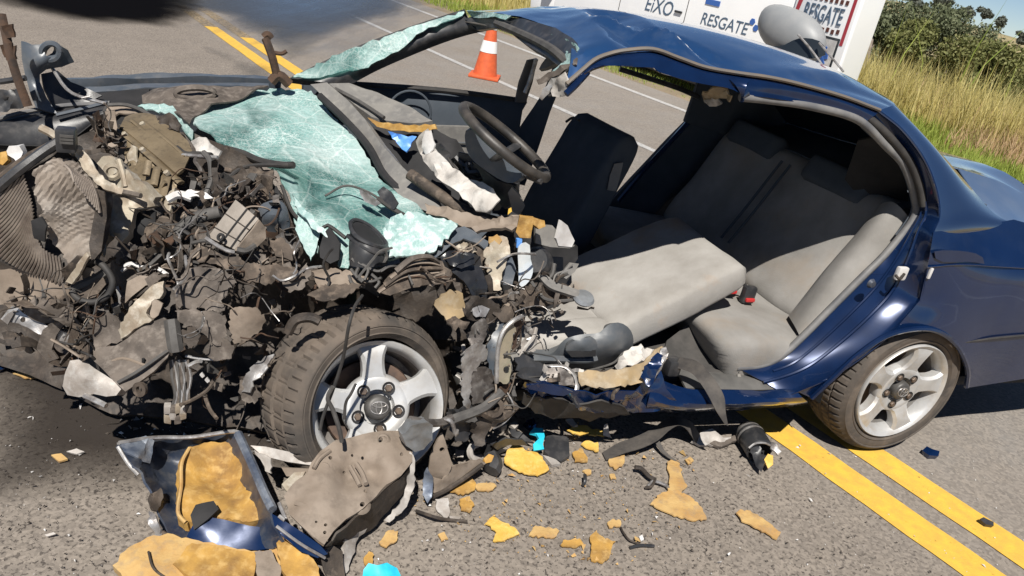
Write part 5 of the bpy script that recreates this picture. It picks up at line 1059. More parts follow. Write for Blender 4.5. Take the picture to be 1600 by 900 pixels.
# ---- engine bay, from the back to the front
S('bay_backing', '-30 268 l1.0,60 236 l1.1,150 214 l1.15,180 200 l1.15,300 206 l1.0,400 250 l.8,470 340 l.6,520 400 l.46,560 420 l.42,680 400 l.38,740 420 l.34,760 520 l.3,740 640 l.26,700 690 z.02,480 690 z.02,300 660 z.02,180 650 z.02,60 590 z.02,-30 560 z.02', 'dark', amp=.05, fr=6, res=14, inner='200 400 l.75,350 480 l.6,500 520 l.5,100 450 l.8', th=.02)  # dark sheet added behind the parts, gap shade put into its colour
rad = S('radiator', '-20 302 l.42,30 262 l.42,62 232 l.45,92 214 l.46,112 232 l.44,138 252 l.42,158 280 l.4,166 320 l.38,160 372 l.36,146 410 l.33,118 430 l.32,100 446 l.31,60 432 l.34,20 414 l.38,-20 396 l.4', 'finned', amp=.014, fr=5, res=6, th=.03, inner='70 330 l.40,110 340 l.44,60 390 l.36')
S('crushed_core', '52 268 l.36,80 246 l.36,110 252 l.34,140 272 l.33,152 300 l.32,150 350 l.3,144 396 l.28,122 420 l.27,100 412 l.28,84 392 l.3,70 376 l.32,56 350 l.34,66 330 l.34,56 300 l.36', 'corecrush', par=rad, amp=.035, fr=7, res=4, th=.008, rag=3, fold=True, corr=(.55, .83, 9, .0018, 40))
fT, fB = cat_rom([Vector(q) for q in ((34, 262, .40), (50, 318, .385), (53, 356, .37), (66, 386, .355), (92, 402, .335))], 30), cat_rom([Vector(q) for q in ((-34, 340, .40), (-14, 388, .39), (20, 414, .37), (56, 430, .345), (92, 444, .32))], 30)
for a, b in zip(fT, fB):
    mq = a.lerp(b, .5) + Vector((4, 5, 0)); tube('fin', [Pl(a.x, a.y, a.z - .012), Pl(mq.x, mq.y, mq.z - .02), Pl(b.x, b.y, b.z - .014)], .0052, M['finlit'], rad, n=9, seg=5, flat=.6)
for k in range(12):
    x = 102 + k * 3.6; tube('fin', pts(f'{x} {258 + k * 2.2} l.32,{x + 9} {268 + k * 3.4} l.305,{x + 14} {284 + k * 4.4} l.295'), .004, M['finlit'], rad, n=7, seg=5)
S('core_gap', '52 344 l.33,66 338 l.32,76 352 l.31,70 378 l.31,54 372 l.32', 'black', par=rad, amp=.01, res=6); S('core_gap', '96 420 l.27,120 400 l.26,140 404 l.26,124 436 l.27,104 446 l.28', 'dirty', par=rad, amp=.014, fr=16, res=6)
T('radiator_bar', '-10 300 l.38,30 266 l.38,70 236 l.4,98 218 l.41', .014, 'bplastic', par=rad); T('radiator_bar', '-10 284 l.4,40 246 l.42,84 222 l.43', .007, 'dirty', par=rad)
T('radiator_bar', '64 200 l.47,86 212 l.45,118 240 l.42', .011, 'cast', par=rad)
S('radiator_side', '112 232 l.38,126 228 l.38,142 248 l.36,150 264 l.34,168 284 l.33,192 298 l.32,190 304 l.31,162 298 l.31,148 284 l.33,130 262 l.35', 'cast', par=rad, amp=.012, fr=18, rag=2, res=5)
S('radiator_side', '144 292 l.33,164 300 l.31,168 340 l.3,160 392 l.28,144 410 l.27,140 380 l.29,148 330 l.31', 'dark', par=rad, amp=.01, res=7)
S('radiator_edge', '104 440 l.27,120 418 l.26,136 394 l.25,140 400 l.24,130 424 l.24,114 444 l.25', 'cast', par=rad, amp=.008, fr=20, res=5)
V, F = g_box(Pl(104, 218, .36), .045, .045, .06, CAX, bev=.006); nk = mk('filler_neck', V, F, M['bplastic'], rad)
for k in range(3):
    V, F = g_box(Pl(104, 213 + 5 * k, .33), .03, .006, .006, CAX); mk('neck_rib', V, F, M['hose'], rad)
S('lower_grille_support', '-20 420 l.42,30 418 l.36,70 434 l.33,104 450 l.3,118 468 l.3,112 490 l.3,80 500 l.3,40 484 l.34,0 476 l.38,-20 470 l.4', 'mud', fold=True, amp=.03, fr=9, res=8, rag=3)
cm = S('crossmember', '2 498 l.32,20 478 l.33,44 492 l.32,80 512 l.3,110 520 l.28,108 534 l.28,70 524 l.29,36 508 l.31', 'bright', amp=.012, fr=10, res=7, rag=2, holes=((38, 499, 4.5),), th=.008)
S('crossmember_end', '58 545 l.28,66 516 l.27,84 504 l.26,100 508 l.26,86 526 l.26,78 548 l.26,88 562 l.25,70 568 l.26', 'dusty', par=cm, fold=True, amp=.015, fr=12, res=7); V, F = g_lathe([(.05, 0), (.055, .02), (.035, .03), (.03, -.02)], Pl(100, 540, .3), frame(Vector((.3, -.8, .2))), 18); mk('tow_eye', V, F, M['dirty'], cm)
S('lower_metal', '60 462 l.34,110 470 l.3,122 488 l.3,108 508 l.3,84 502 l.3,60 496 l.32,40 478 l.34', 'dusty', fold=True, amp=.03, fr=10, res=7, rag=3); S('lower_metal', '2 520 l.36,30 520 l.34,54 530 l.32,60 548 l.3,40 552 l.32,10 546 l.34', 'dirty', fold=True, amp=.025, fr=10, res=7, rag=3)
gc = S('gearbox_casting', '150 258 l.62,164 248 l.62,182 246 l.6,198 264 l.56,214 276 l.52,236 294 l.48,246 308 l.46,242 322 l.46,226 326 l.47,212 330 l.46,206 350 l.43,204 368 l.41,194 380 l.4,182 372 l.42,174 364 l.44,166 384 l.42,162 402 l.4,158 394 l.4,162 350 l.46,168 304 l.54,158 282 l.58', 'cast', amp=.028, fr=9, res=6, rag=2, th=.03)
P = [Pl(176 + 12 * math.cos(t * .3142), 268 + 10 * math.sin(t * .3142), .54) for t in range(21)]; V, F = g_tube(P, .008, seg=5, n=41, cap=False); mk('casting_ring', V, F, M['cast'], gc); T('casting_rib', '186 250 l.55,192 272 l.52,196 292 l.5', .008, 'cast', par=gc); T('casting_rib', '160 300 l.52,190 300 l.48,220 306 l.44', .008, 'dusty', par=gc)
S('dark_hole', '206 334 l.5,224 330 l.5,246 326 l.48,244 350 l.48,236 376 l.46,208 382 l.44,200 376 l.44,206 356 l.46', 'black', amp=.01)
vc = loft('valve_cover', [pts('196 184 l1.05,214 178 l1.06,240 180 l1.02,266 196 l.96,292 220 l.86,300 236 l.8'), pts('192 190 l.98,210 200 l.94,232 218 l.86,256 238 l.78,274 254 l.72,288 264 l.68'), pts('188 198 l.94,206 212 l.9,228 230 l.82,252 250 l.74,270 266 l.68,278 272 l.66'), pts('186 204 l.96,204 219 l.92,226 237 l.84,250 257 l.76,268 273 l.7,277 279 l.68')], M['valve'], car, nu=30, nv=4, lin=True, amp=.004, fr=14, th=.01)
tube('ridge', pts('206 188 l.98,232 210 l.9,258 232 l.82,280 252 l.74'), .008, M['valve'], vc, flat=.5); tube('ridge', pts('222 188 l.99,248 208 l.9,272 228 l.82,290 244 l.76'), .007, M['valve'], vc, flat=.5)
tube('flange', pts('168 196 l1.0,188 206 l.93,210 222 l.87,234 243 l.78,260 266 l.7,283 286 l.64'), .013, M['valve'], vc, flat=.5)
for x, y, l in ((262, 272, .66), (224, 236, .8), (196, 212, .9), (224, 196, .96)): V, F = g_lathe([(0, .012), (.009, .011), (.01, 0)], Pl(x, y, l), frame(Vector((-.3, -.5, .8))), 6); mk('cover_bolt', V, F, M['cast'], vc)
hd = S('cylinder_head', '206 222 l.9,230 240 l.82,256 262 l.74,280 282 l.67,276 300 l.64,262 318 l.6,252 322 l.6,244 304 l.64,226 286 l.7,206 270 l.78,200 246 l.86', 'valve', amp=.02, fr=14, res=6)
for sp_ in ('232 252 l.72,228 274 l.68', '246 262 l.7,240 290 l.64', '262 276 l.66,254 308 l.58', '250 296 l.62,258 284 l.62'): T('head_rib', sp_, .012, 'valve', par=hd, flat=.5)
S('head_bracket', '206 226 l.84,214 230 l.82,216 252 l.8,208 262 l.8,190 262 l.82,196 252 l.82', 'cast', amp=.008, fr=20, res=5)
S('exhaust_bracket', '258 316 l.56,266 300 l.56,274 294 l.56,272 314 l.54,266 334 l.52,258 338 l.52', 'cast', holes=((267, 308, 3),), amp=.006, res=5, th=.015)
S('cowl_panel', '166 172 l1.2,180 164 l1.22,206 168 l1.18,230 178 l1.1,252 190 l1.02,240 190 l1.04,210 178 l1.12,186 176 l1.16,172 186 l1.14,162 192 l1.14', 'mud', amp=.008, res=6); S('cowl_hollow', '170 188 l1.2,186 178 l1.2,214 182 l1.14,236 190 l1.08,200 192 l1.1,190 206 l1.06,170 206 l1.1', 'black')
T('cowl_lip', '168 164 l1.16,196 164 l1.16,220 172 l1.1,244 186 l1.02', .007, 'hose')
S('cable_lump', '244 180 l1.0,268 178 l.98,284 196 l.92,282 206 l.9,262 204 l.94,248 194 l.98', 'dark', amp=.02, fr=22, res=5, rag=2)
S('white_lump', '300 222 l.82,312 214 l.82,324 216 l.8,334 228 l.76,346 236 l.72,340 246 l.72,324 248 l.74,310 240 l.78', 'bag', amp=.012, fr=16, res=6, rag=2)
T('dark_pipe', '276 232 l.82,290 242 l.78,308 242 l.76,330 244 l.72', .012, 'rubber'); T('bright_rod', '285 242 l.77,310 244 l.74,340 246 l.7', .006, 'bright')
T('grey_hose', '318 238 l.7,328 252 l.66,330 280 l.6,322 302 l.56,312 324 l.52', .009, 'hose', n=24); T('grey_hose', '262 312 l.5,280 304 l.5,300 310 l.49', .012, 'white')
S('white_bracket', '280 302 l.5,300 298 l.5,324 302 l.48,334 310 l.46,322 312 l.47,300 308 l.48,282 310 l.5', 'white', amp=.01, fr=24, rag=2, res=5)
mod = loft('control_box', [pts('325 370 l.36,346 342 l.38,368 312 l.4'), pts('367 390 l.30,384 366 l.32,404 342 l.34')], M['ecu'], car, nu=10, nv=6, th=.05)
gA, gB = cat_rom(pts('325 370 l.36,346 342 l.38,368 312 l.4'), 9), cat_rom(pts('367 390 l.30,384 366 l.32,404 342 l.34'), 9)
for q in (.50, .86): tube('box_groove', [a.lerp(b, q) for a, b in zip(gA, gB)], .0035, M['black'], mod)
for k in (2, 5): tube('box_seam', [gA[k], gA[k].lerp(gB[k], .5), gB[k]], .002, M['dark'], mod)
S('box_side', '367 391 l.29,386 366 l.31,404 343 l.33,414 356 l.34,414 372 l.33,396 390 l.31,378 396 l.3', 'mud', par=mod, amp=.008, res=6); V, F = g_lathe([(.012, 0), (.012, .006), (.005, .006), (.005, 0)], Pl(346, 371, .318), frame(Vector((-.3, -.8, .5))), 14); mk('box_screw', V, F, M['black'], mod)
T('box_wire', '322 372 l.33,340 384 l.3,356 392 l.28,366 394 l.28', .006, 'bright'); T('box_wire', '300 380 l.36,320 376 l.34,330 380 l.32', .006, 'hose'); T('box_wire', '370 390 l.28,384 392 l.28,398 384 l.3', .009, 'hose')
S('pale_dome', '404 330 l.5,418 318 l.5,436 316 l.5,448 330 l.48,452 352 l.45,444 364 l.44,424 360 l.46,410 350 l.48', 'bezel', amp=.01, fr=14, res=7, smooth_edge=True, th=.04, inner='428 336 l.42'); S('dark_gap', '420 296 l.6,432 290 l.6,446 320 l.52,440 330 l.5,420 318 l.54', 'black')
S('coil_debris', '396 268 l.68,420 262 l.66,436 284 l.6,424 304 l.56,402 310 l.58,384 296 l.62', 'dirty', fold=True, amp=.035, fr=18, res=5, rag=4); S('coil_debris', '330 262 l.72,372 258 l.7,398 276 l.64,380 300 l.6,346 300 l.62,330 286 l.66', 'dark', fold=True, amp=.03, fr=16, res=6, rag=3)
T('big_hose', '240 412 l.38,264 384 l.4,286 356 l.42,310 340 l.43,345 331 l.42', .0195, 'hose', n=30, seg=10)
T('black_hose', '150 408 l.3,164 418 l.28,176 440 l.26,168 462 l.25,146 472 l.25,124 468 l.26,112 456 l.28', .009, 'rubber', n=36, seg=8); S('hose_plate', '116 462 l.28,160 430 l.29,166 444 l.28,150 464 l.27,126 470 l.27', 'dirty', amp=.01, res=6); T('lower_pipe', '114 452 l.29,150 436 l.3,168 424 l.3', .014, 'hose')
for sp_, r, c in (('194 416 l.36,206 412 l.36,222 418 l.35,246 420 l.34,262 430 l.32', .006, 'white'), ('190 424 l.36,206 412 l.36', .005, 'white'), ('183 448 l.33,188 470 l.31,184 484 l.3,176 500 l.29', .005, 'bright'), ('215 424 l.34,236 412 l.35,258 392 l.37', .006, 'hose'), ('200 440 l.32,216 430 l.33,240 434 l.32,262 430 l.3', .006, 'dusty'), ('300 452 l.3,320 430 l.32,336 408 l.33,350 400 l.32', .007, 'dusty'), ('286 360 l.4,300 372 l.38,296 396 l.36,290 420 l.34', .006, 'rubber')): T('loose_wire', sp_, r, c, n=20, seg=6)
ho = S('alternator_housing', '206 384 l.46,230 372 l.46,250 380 l.44,258 396 l.42,244 412 l.4,222 420 l.4,204 410 l.42', 'dirty', fold=True, amp=.03, fr=14, res=6, rag=3); V, F = g_lathe([(0, .03), (.03, .03), (.035, .01), (.05, 0), (.05, -.04)], Pl(250, 366, .46), frame(Vector((-.2, -.8, .4))), 20); mk('pulley', V, F, M['dirty'], ho)
S('tan_cover', '190 516 l.2,200 494 l.2,216 470 l.21,236 450 l.22,250 442 l.22,258 440 l.22,256 462 l.2,238 472 l.2,232 490 l.18,240 500 l.17,218 512 l.17,200 526 l.17,192 530 l.18', 'cast', amp=.018, fr=12, res=6, rag=2, th=.02)
S('tan_cover', '232 476 l.2,244 466 l.2,256 474 l.19,250 492 l.18,240 500 l.18', 'mud', amp=.012, fr=12, res=6)
S('arch_shell', '194 474 l.26,200 440 l.28,216 430 l.28,238 432 l.27,246 440 l.26,226 446 l.26,208 462 l.26', 'mud', fold=True, amp=.012, fr=16, res=6); S('arch_hollow', '200 470 l.28,208 450 l.29,226 442 l.28,240 444 l.27,218 462 l.26', 'dark')
# crumpled inner panels
for sp_, mm, am in (
 ('280 446 l.24,292 424 l.26,314 422 l.26,344 424 l.26,364 432 l.24,370 444 l.22,356 456 l.2,346 470 l.18,352 484 l.17,342 488 l.17,320 482 l.18,296 484 l.18,278 478 l.2,276 460 l.22', 'dusty', .022),
 ('276 484 l.17,300 482 l.16,330 486 l.15,352 492 l.14,356 524 l.12,346 540 l.11,330 532 l.12,306 512 l.14,284 502 l.16', 'dusty', .016),
 ('360 484 l.12,376 478 l.12,404 480 l.11,414 496 l.1,410 516 l.1,392 528 l.09,366 538 l.09,358 512 l.1', 'mud', .014),
 ('370 422 l.28,400 416 l.27,440 420 l.25,474 424 l.22,480 436 l.2,450 446 l.2,420 444 l.22,384 440 l.24', 'dirty', .03),
 ('436 432 l.2,470 424 l.2,480 410 l.22,486 430 l.2,470 452 l.17,450 456 l.17', 'dusty', .02),
 ('486 424 l.26,520 418 l.25,560 424 l.22,590 434 l.2,560 446 l.18,520 452 l.17,496 446 l.2', 'mud', .02),
 ('500 440 l.18,540 446 l.16,570 450 l.15,540 468 l.12,505 472 l.12,480 462 l.15', 'dirty', .022),
 ('310 380 l.36,340 396 l.33,372 400 l.3,386 414 l.29,360 424 l.28,320 418 l.3,300 404 l.33', 'dirty', .03),
 ('252 450 l.25,270 446 l.25,276 470 l.22,262 488 l.2,246 480 l.22', 'dark', .02),
 ('280 520 l.14,300 510 l.14,314 524 l.13,300 544 l.12,284 536 l.13', 'dark', .012),
 ('276 468 l.2,290 470 l.19,288 482 l.19,276 486 l.2', 'dusty', .01),
 ('330 536 l.12,350 528 l.11,366 540 l.1,362 560 l.09,340 564 l.09,318 556 l.11', 'dusty', .014),
 ('384 392 l.32,404 392 l.32,420 408 l.29,404 418 l.29,388 410 l.31', 'dusty', .02),
 ('420 380 l.38,440 372 l.38,458 388 l.34,452 404 l.32,430 400 l.35', 'dirty', .025),
 ('150 500 l.2,160 492 l.2,180 500 l.19,192 516 l.18,186 534 l.17,166 540 l.18,146 546 l.18,136 520 l.2', 'dusty', .03),
 ('380 590 l.12,396 570 l.13,414 556 l.13,426 552 l.12,418 574 l.1,400 592 l.09,384 612 l.08,372 612 l.1', 'bright', .02),
 ('372 610 l.1,396 606 l.09,408 622 l.08,396 634 l.08,376 628 l.09', 'dusty', .015),
 ): S('crumpled_panel', sp_, mm, amp=am * 1.25, fr=11, res=4.5, rag=3, fold=True, th=.004)
lp = S('inner_wing', '140 556 l.18,150 544 l.18,180 540 l.17,200 528 l.17,226 508 l.17,256 496 l.17,268 504 l.16,272 540 l.13,262 560 l.11,240 582 l.08,214 600 l.06,196 612 l.05,178 596 l.07,160 576 l.12', 'dusty', fold=True, amp=.010, fr=9, res=7, th=.012)
T('wing_seam', '160 574 l.13,190 560 l.13,230 572 l.09', .004, 'mud', par=lp); T('wing_seam', '184 598 l.06,216 580 l.07,262 548 l.11', .005, 'hose', par=lp); T('wing_slot', '224 560 l.1,224 566 l.1', .004, 'black', par=lp)
V, F = g_lathe([(.018, 0), (.02, .012), (.009, .012), (.009, 0)], Pl(222, 607, .05), frame(Vector((-.2, -.9, .2))), 16); mk('mount_eye', V, F, M['dirty'], lp)
S('lamp_body', '96 604 l.16,100 588 l.17,110 564 l.18,130 560 l.18,148 572 l.16,168 588 l.13,190 604 l.1,180 618 l.09,164 620 l.1,146 616 l.12,124 620 l.13,104 618 l.15', 'pale', fold=True, amp=.014, fr=10, res=7, th=.04, inner='130 590 l.12'); T('lamp_tab', '132 618 l.12,150 626 l.1,166 634 l.08', .008, 'bright')
T('frame_pipe', '268 500 l.16,272 530 l.13,275 548 l.12', .02, 'hose'); 
for k in range(9):
    x = 266 + k * 3.4; T('loom', f'{x} 562 l.14,{x + 3 + 5 * math.sin(k * 2)} 590 l.12,{274 + k * 2.6} 620 l.1,{266 + k * 4} 640 l.09', .0045, ('hose', 'bright', 'dusty')[k % 3], n=14, seg=5)
for k in range(9):
    V, F = g_box(Pl(262 + (k % 5) * 8, 638 + (k // 5) * 12 + 4 * math.sin(k * 3), .09), .018, .022, .026, (AX + Z1 * .3 * math.sin(k), NI, Z1), bev=.003); mk('loom_plug', V, F, M[('pale', 'dusty', 'cast')[k % 3]], car)
T('bleed_pipe', '290 556 l.14,310 560 l.13,336 562 l.12,352 560 l.12', .004, 'bright'); T('bleed_pipe', '294 572 l.13,306 566 l.13,314 564 l.12', .006, 'bright')
for x, y in ((316, 586), (324, 594)): S('white_chip', f'{x - 4} {y} l.12,{x} {y - 4} l.12,{x + 4} {y + 1} l.12,{x} {y + 4} l.12', 'white', amp=.004, res=5)
# open black air duct
cen = Pl(575, 366, .26); duct = loft('air_duct', [[p for p in pts('548 350 l.30,545 385 l.26,546 414 l.23')], pts('560 344 l.34,560 380 l.3,562 410 l.27'), pts('582 356 l.33,590 390 l.3,594 416 l.27'), pts('602 380 l.27,604 396 l.25,606 412 l.23'), pts('590 386 l.21,592 400 l.2,592 416 l.19'), pts('566 376 l.22,564 396 l.2,562 418 l.19')], M['bplastic'], car, nu=12, nv=4, closed_v=True)
def ring_tube(name, spec, r, m_, par): P = pts(spec); P.append(P[0].copy()); return tube(name, cat_rom(P[:-1], 40, True) + [P[0]], r, m_, par, n=60, cap=False)
ring_tube('duct_lip', '548 348 l.30,556 344 l.33,572 350 l.335,588 362 l.32,603 380 l.27,598 386 l.23,580 382 l.21,560 372 l.23,550 360 l.27', .007, M['bplastic'], duct); ring_tube('duct_bead', '546 368 l.28,552 376 l.25,570 388 l.205,590 396 l.20,604 392 l.24,600 386 l.29', .005, M['bplastic'], duct)
S('duct_mouth', '551 350 l.29,558 347 l.31,572 353 l.31,586 364 l.3,599 380 l.26,594 383 l.23,580 379 l.21,562 370 l.23', 'black', par=duct, th=.004, smooth_edge=True, res=6)
S('dark_slot', '499 388 l.34,506 364 l.36,514 355 l.36,524 368 l.34,531 380 l.32,529 406 l.29,516 412 l.29,500 402 l.31', 'black', th=.01)
for sp_ in ('550 404 l.22,560 416 l.2,556 430 l.18,566 440 l.17', '560 410 l.2,575 420 l.18,570 438 l.16', '548 420 l.2,560 434 l.18,580 440 l.16,596 434 l.15', '570 416 l.19,590 424 l.17,604 418 l.17', '596 414 l.2,604 402 l.22,602 390 l.22', '545 430 l.19,552 444 l.17,570 448 l.15', '580 428 l.17,592 440 l.15,586 450 l.14'): T('duct_wire', sp_, .005, 'hose', n=14, seg=5)
# bundle over the front wheel: folded liner, black sheet, torn wing top
for q in range(4):
    T('liner_fold', f'{592 + q * 9} {456 - q * 11} l{.10 - q * .002},{626 + q * 6} {434 - q * 10} l{.10},{660 + q * 3} {428 - q * 9} l{.12},{692 - q * 3} {424 - q * 5} l.14', .008 + .004 * (q % 2), ('mud', 'dirty', 'mud', 'dusty', 'dirty')[q], n=22, flat=.6)
S('wheel_liner', '590 456 l.11,608 434 l.12,634 412 l.13,664 402 l.15,690 408 l.15,702 428 l.14,690 444 l.12,660 446 l.10,636 452 l.09,610 462 l.09', 'dirty', fold=True, amp=.03, fr=14, res=6, rag=2)
S('liner_tail', '664 442 l.12,680 430 l.12,694 424 l.13,692 436 l.12,676 448 l.11', 'mud', amp=.01, fr=16, res=6); S('tan_flap', '680 478 l.08,690 460 l.09,704 452 l.1,722 458 l.11,728 478 l.1,726 494 l.08,714 500 l.06,698 500 l.06', 'tan', fold=True, amp=.014, fr=12, res=6, rag=2)
S('rag', '696 500 l.05,712 494 l.05,730 502 l.05,726 514 l.04,706 512 l.04', 'dirty', amp=.02, fr=24, res=5, rag=4)
S('wing_top', '672 396 l.26,690 374 l.3,712 360 l.33,724 356 l.34,742 366 l.32,764 380 l.28,758 392 l.26,748 384 l.27,724 374 l.3,706 384 l.28,690 398 l.25,680 406 l.24', 'bezel', amp=.012, fr=14, res=6, rag=1)
S('wing_inner', '706 386 l.3,724 376 l.32,744 384 l.3,748 396 l.28,724 402 l.28', 'cast', amp=.02, fr=20, res=5, rag=2)
S('black_sheet', '680 406 l.2,700 392 l.21,724 394 l.21,748 400 l.2,750 420 l.19,756 448 l.17,758 480 l.14,744 490 l.12,734 470 l.14,720 440 l.16,700 424 l.18', 'bagblack', amp=.03, fr=10, res=6, rag=1)
S('black_sheet', '694 402 l.18,716 396 l.18,740 402 l.17,742 412 l.16,720 420 l.16,702 414 l.17', 'bagblack', amp=.02, fr=12, res=5); S('black_rag', '672 400 l.2,690 404 l.19,692 424 l.18,676 422 l.19', 'black', amp=.03, fr=24, res=5, rag=5)
S('cable_sleeve', '756 392 l.22,772 376 l.24,786 368 l.24,796 376 l.23,798 396 l.21,792 412 l.2,786 430 l.18,784 452 l.16,772 454 l.16,768 430 l.18,760 410 l.2', 'cast', fold=True, amp=.028, fr=15, res=5, rag=3)
S('cable_sleeve', '764 370 l.26,776 366 l.26,784 376 l.25,776 388 l.24,766 384 l.25', 'foam3', fold=True, amp=.015, fr=18, res=5, rag=2)
S('torn_wing', '740 380 l.29,756 392 l.26,764 412 l.23,760 430 l.21,752 410 l.24', 'dirty', fold=True, amp=.02, fr=20, res=5, rag=3)
# crushed front pillar, hinge plates and wheel-arch remains behind the front wheel
for sp_, mm, am in (
 ('722 560 l.02,726 548 l.03,744 536 l.04,760 540 l.05,762 556 l.05,748 570 l.04,736 590 l.03,734 640 l.02,728 644 l.02,722 610 l.02', 'bright', .012),
 ('736 520 l.06,742 504 l.08,756 498 l.09,764 510 l.08,760 530 l.06,754 550 l.05,744 560 l.04', 'metal', .02),
 ('734 580 l.03,760 574 l.04,768 578 l.05,770 620 l.04,756 630 l.03,738 632 l.02', 'metal', .008),
 ('760 540 l.07,768 524 l.09,780 508 l.1,790 500 l.1,782 530 l.08,776 560 l.06,770 590 l.05,764 574 l.06', 'bezel', .012),
 ('776 596 l.03,777 560 l.04,780 530 l.05,786 512 l.06,800 502 l.07,806 512 l.07,800 540 l.06,800 580 l.04,796 596 l.03,786 600 l.03', 'hinge', .006),
 ('802 502 l.08,812 498 l.09,818 506 l.1,814 524 l.1,806 540 l.09,806 552 l.08,800 544 l.08,801 520 l.08', 'rust', .02),
 ('806 552 l.1,816 536 l.12,830 512 l.13,840 536 l.13,838 548 l.12,824 552 l.11', 'pale', .016),
 ('816 508 l.14,826 504 l.15,832 516 l.14,824 526 l.13,818 520 l.14', 'bright', .012),
 ('806 558 l.06,818 552 l.08,832 560 l.08,846 568 l.08,850 590 l.06,840 598 l.04,816 590 l.03', 'bplastic', .02),
 ('744 632 l.02,764 618 l.03,788 604 l.04,802 600 l.05,796 616 l.04,776 632 l.03,756 646 l.02,740 650 l.01', 'rust', .016),
 ('766 670 l.01,770 650 l.02,776 636 l.03,790 620 l.04,800 622 l.04,802 634 l.04,790 652 l.03,776 668 l.02,768 676 l.01', 'mud', .018),
 ('700 640 l.02,724 634 l.02,744 640 l.02,748 660 l.02,730 690 l.01,712 692 l0,704 670 l.01', 'bplastic', .03),
 ('690 664 l-.02,716 648 l-.02,740 646 l-.01,744 654 l-.01,716 662 l-.02,696 672 l-.02', 'hose', .012),
 ('736 660 l.01,760 646 l.02,768 664 l.01,756 690 l.0,740 694 l0', 'dark', .03),
 ('716 470 l.12,744 462 l.13,770 470 l.12,790 490 l.12,770 506 l.1,744 502 l.1,722 492 l.1', 'dark', .035),
 ('740 480 l.1,756 472 l.11,768 482 l.11,760 496 l.1,746 496 l.09', 'bright', .02),
 ('770 490 l.11,790 478 l.13,806 484 l.13,800 500 l.11,784 504 l.1', 'dirty', .03),
 ('786 462 l.16,806 452 l.17,812 470 l.16,806 486 l.14,790 484 l.14', 'dark', .03),
 ): S('pillar_wreckage', sp_, mm, amp=am, fr=16, res=4.5, rag=2.5, fold=True, th=.004)
T('pillar_edge', '776 598 l.02,777 560 l.03,781 530 l.04,790 512 l.05,804 500 l.06,816 494 l.08', .007, 'bright'); V, F = g_lathe([(0, .004), (.008, .004), (.009, 0)], Pl(791, 576, .035), frame(-NI), 12); mk('hinge_hole', V, F, M['black'], car)
V, F = g_lathe([(.03, 0), (.032, .02), (.018, .022), (.016, -.01)], Pl(770, 634, .02), frame(Vector((.2, -.9, .3))), 18); mk('bush', V, F, M['dirty'], car)
T('tie_rod', '690 664 l-.03,712 654 l-.02,740 644 l-.01,760 634 l.0,784 612 l.02', .016, 'hose', n=22)
T('steering_arm', '640 656 l-.10,664 660 l-.09,690 660 l-.05,706 652 l-.03', .012, 'metal'); sj = S('strut_clamp', '627 678 l-.12,640 660 l-.12,664 656 l-.1,676 664 l-.09,672 684 l-.09,660 700 l-.1,646 704 l-.11,632 694 l-.12', 'clamp', amp=.014, fr=14, res=6, th=.03)
T('torn_cable', '694 654 l-.05,706 660 l-.06,712 680 l-.06,714 672 l-.06', .006, 'bright'); T('control_arm', '750 640 l.0,780 652 l.02,806 632 l.04', .018, 'dirty')
# thin cables over the front wheel
T('brake_cable', '566 462 l.0,554 480 l-.08,545 510 l-.12,536 560 l-.10,520 610 l-.10,505 650 l-.11,500 672 l-.12', .0045, 'rubber', n=40); T('brake_cable', '520 604 l-.12,512 622 l-.12,520 640 l-.12,530 670 l-.13,534 690 l-.13', .006, 'hose', n=20)
T('brake_cable', '556 600 l-.08,548 616 l-.10,540 630 l-.10,538 655 l-.11', .004, 'rubber', n=14); T('abs_wire', '436 640 l-.02,436 700 z.05', .003, 'rubber') if False else None
T('liner_hose', '450 520 l.06,462 500 l.06,484 496 l.06,500 502 l.05', .014, 'dark')
KP = ('166 178,240 166,330 236,300 290,262 330,196 270', '135 246,200 240,256 318,205 398,155 400', '322 368,368 308,412 350,376 398', '240 412,262 372,340 322,352 338,290 372,262 418', '190 524,214 460,260 438,240 505', '272 482,290 424,366 424,356 530,320 524', '356 484,414 478,412 520,364 540', '96 604,106 560,190 600,170 622', '140 560,262 494,276 540,200 614', '-20 210,166 210,150 440,60 440,-20 410', '545 345,606 345,606 412,545 414', '0 470,120 500,100 560,50 570,0 530', '675 440,732 440,732 500,680 500', '776 500,812 500,800 600,776 600', '590 395,700 395,690 448,600 452', '806 376,836 376,836 450,806 450', '754 366,800 366,800 454,766 454', '806 336,900 336,900 388,806 388')
KEEP = [[tuple(map(float, q.split())) for q in k.split(',')] for k in KP]
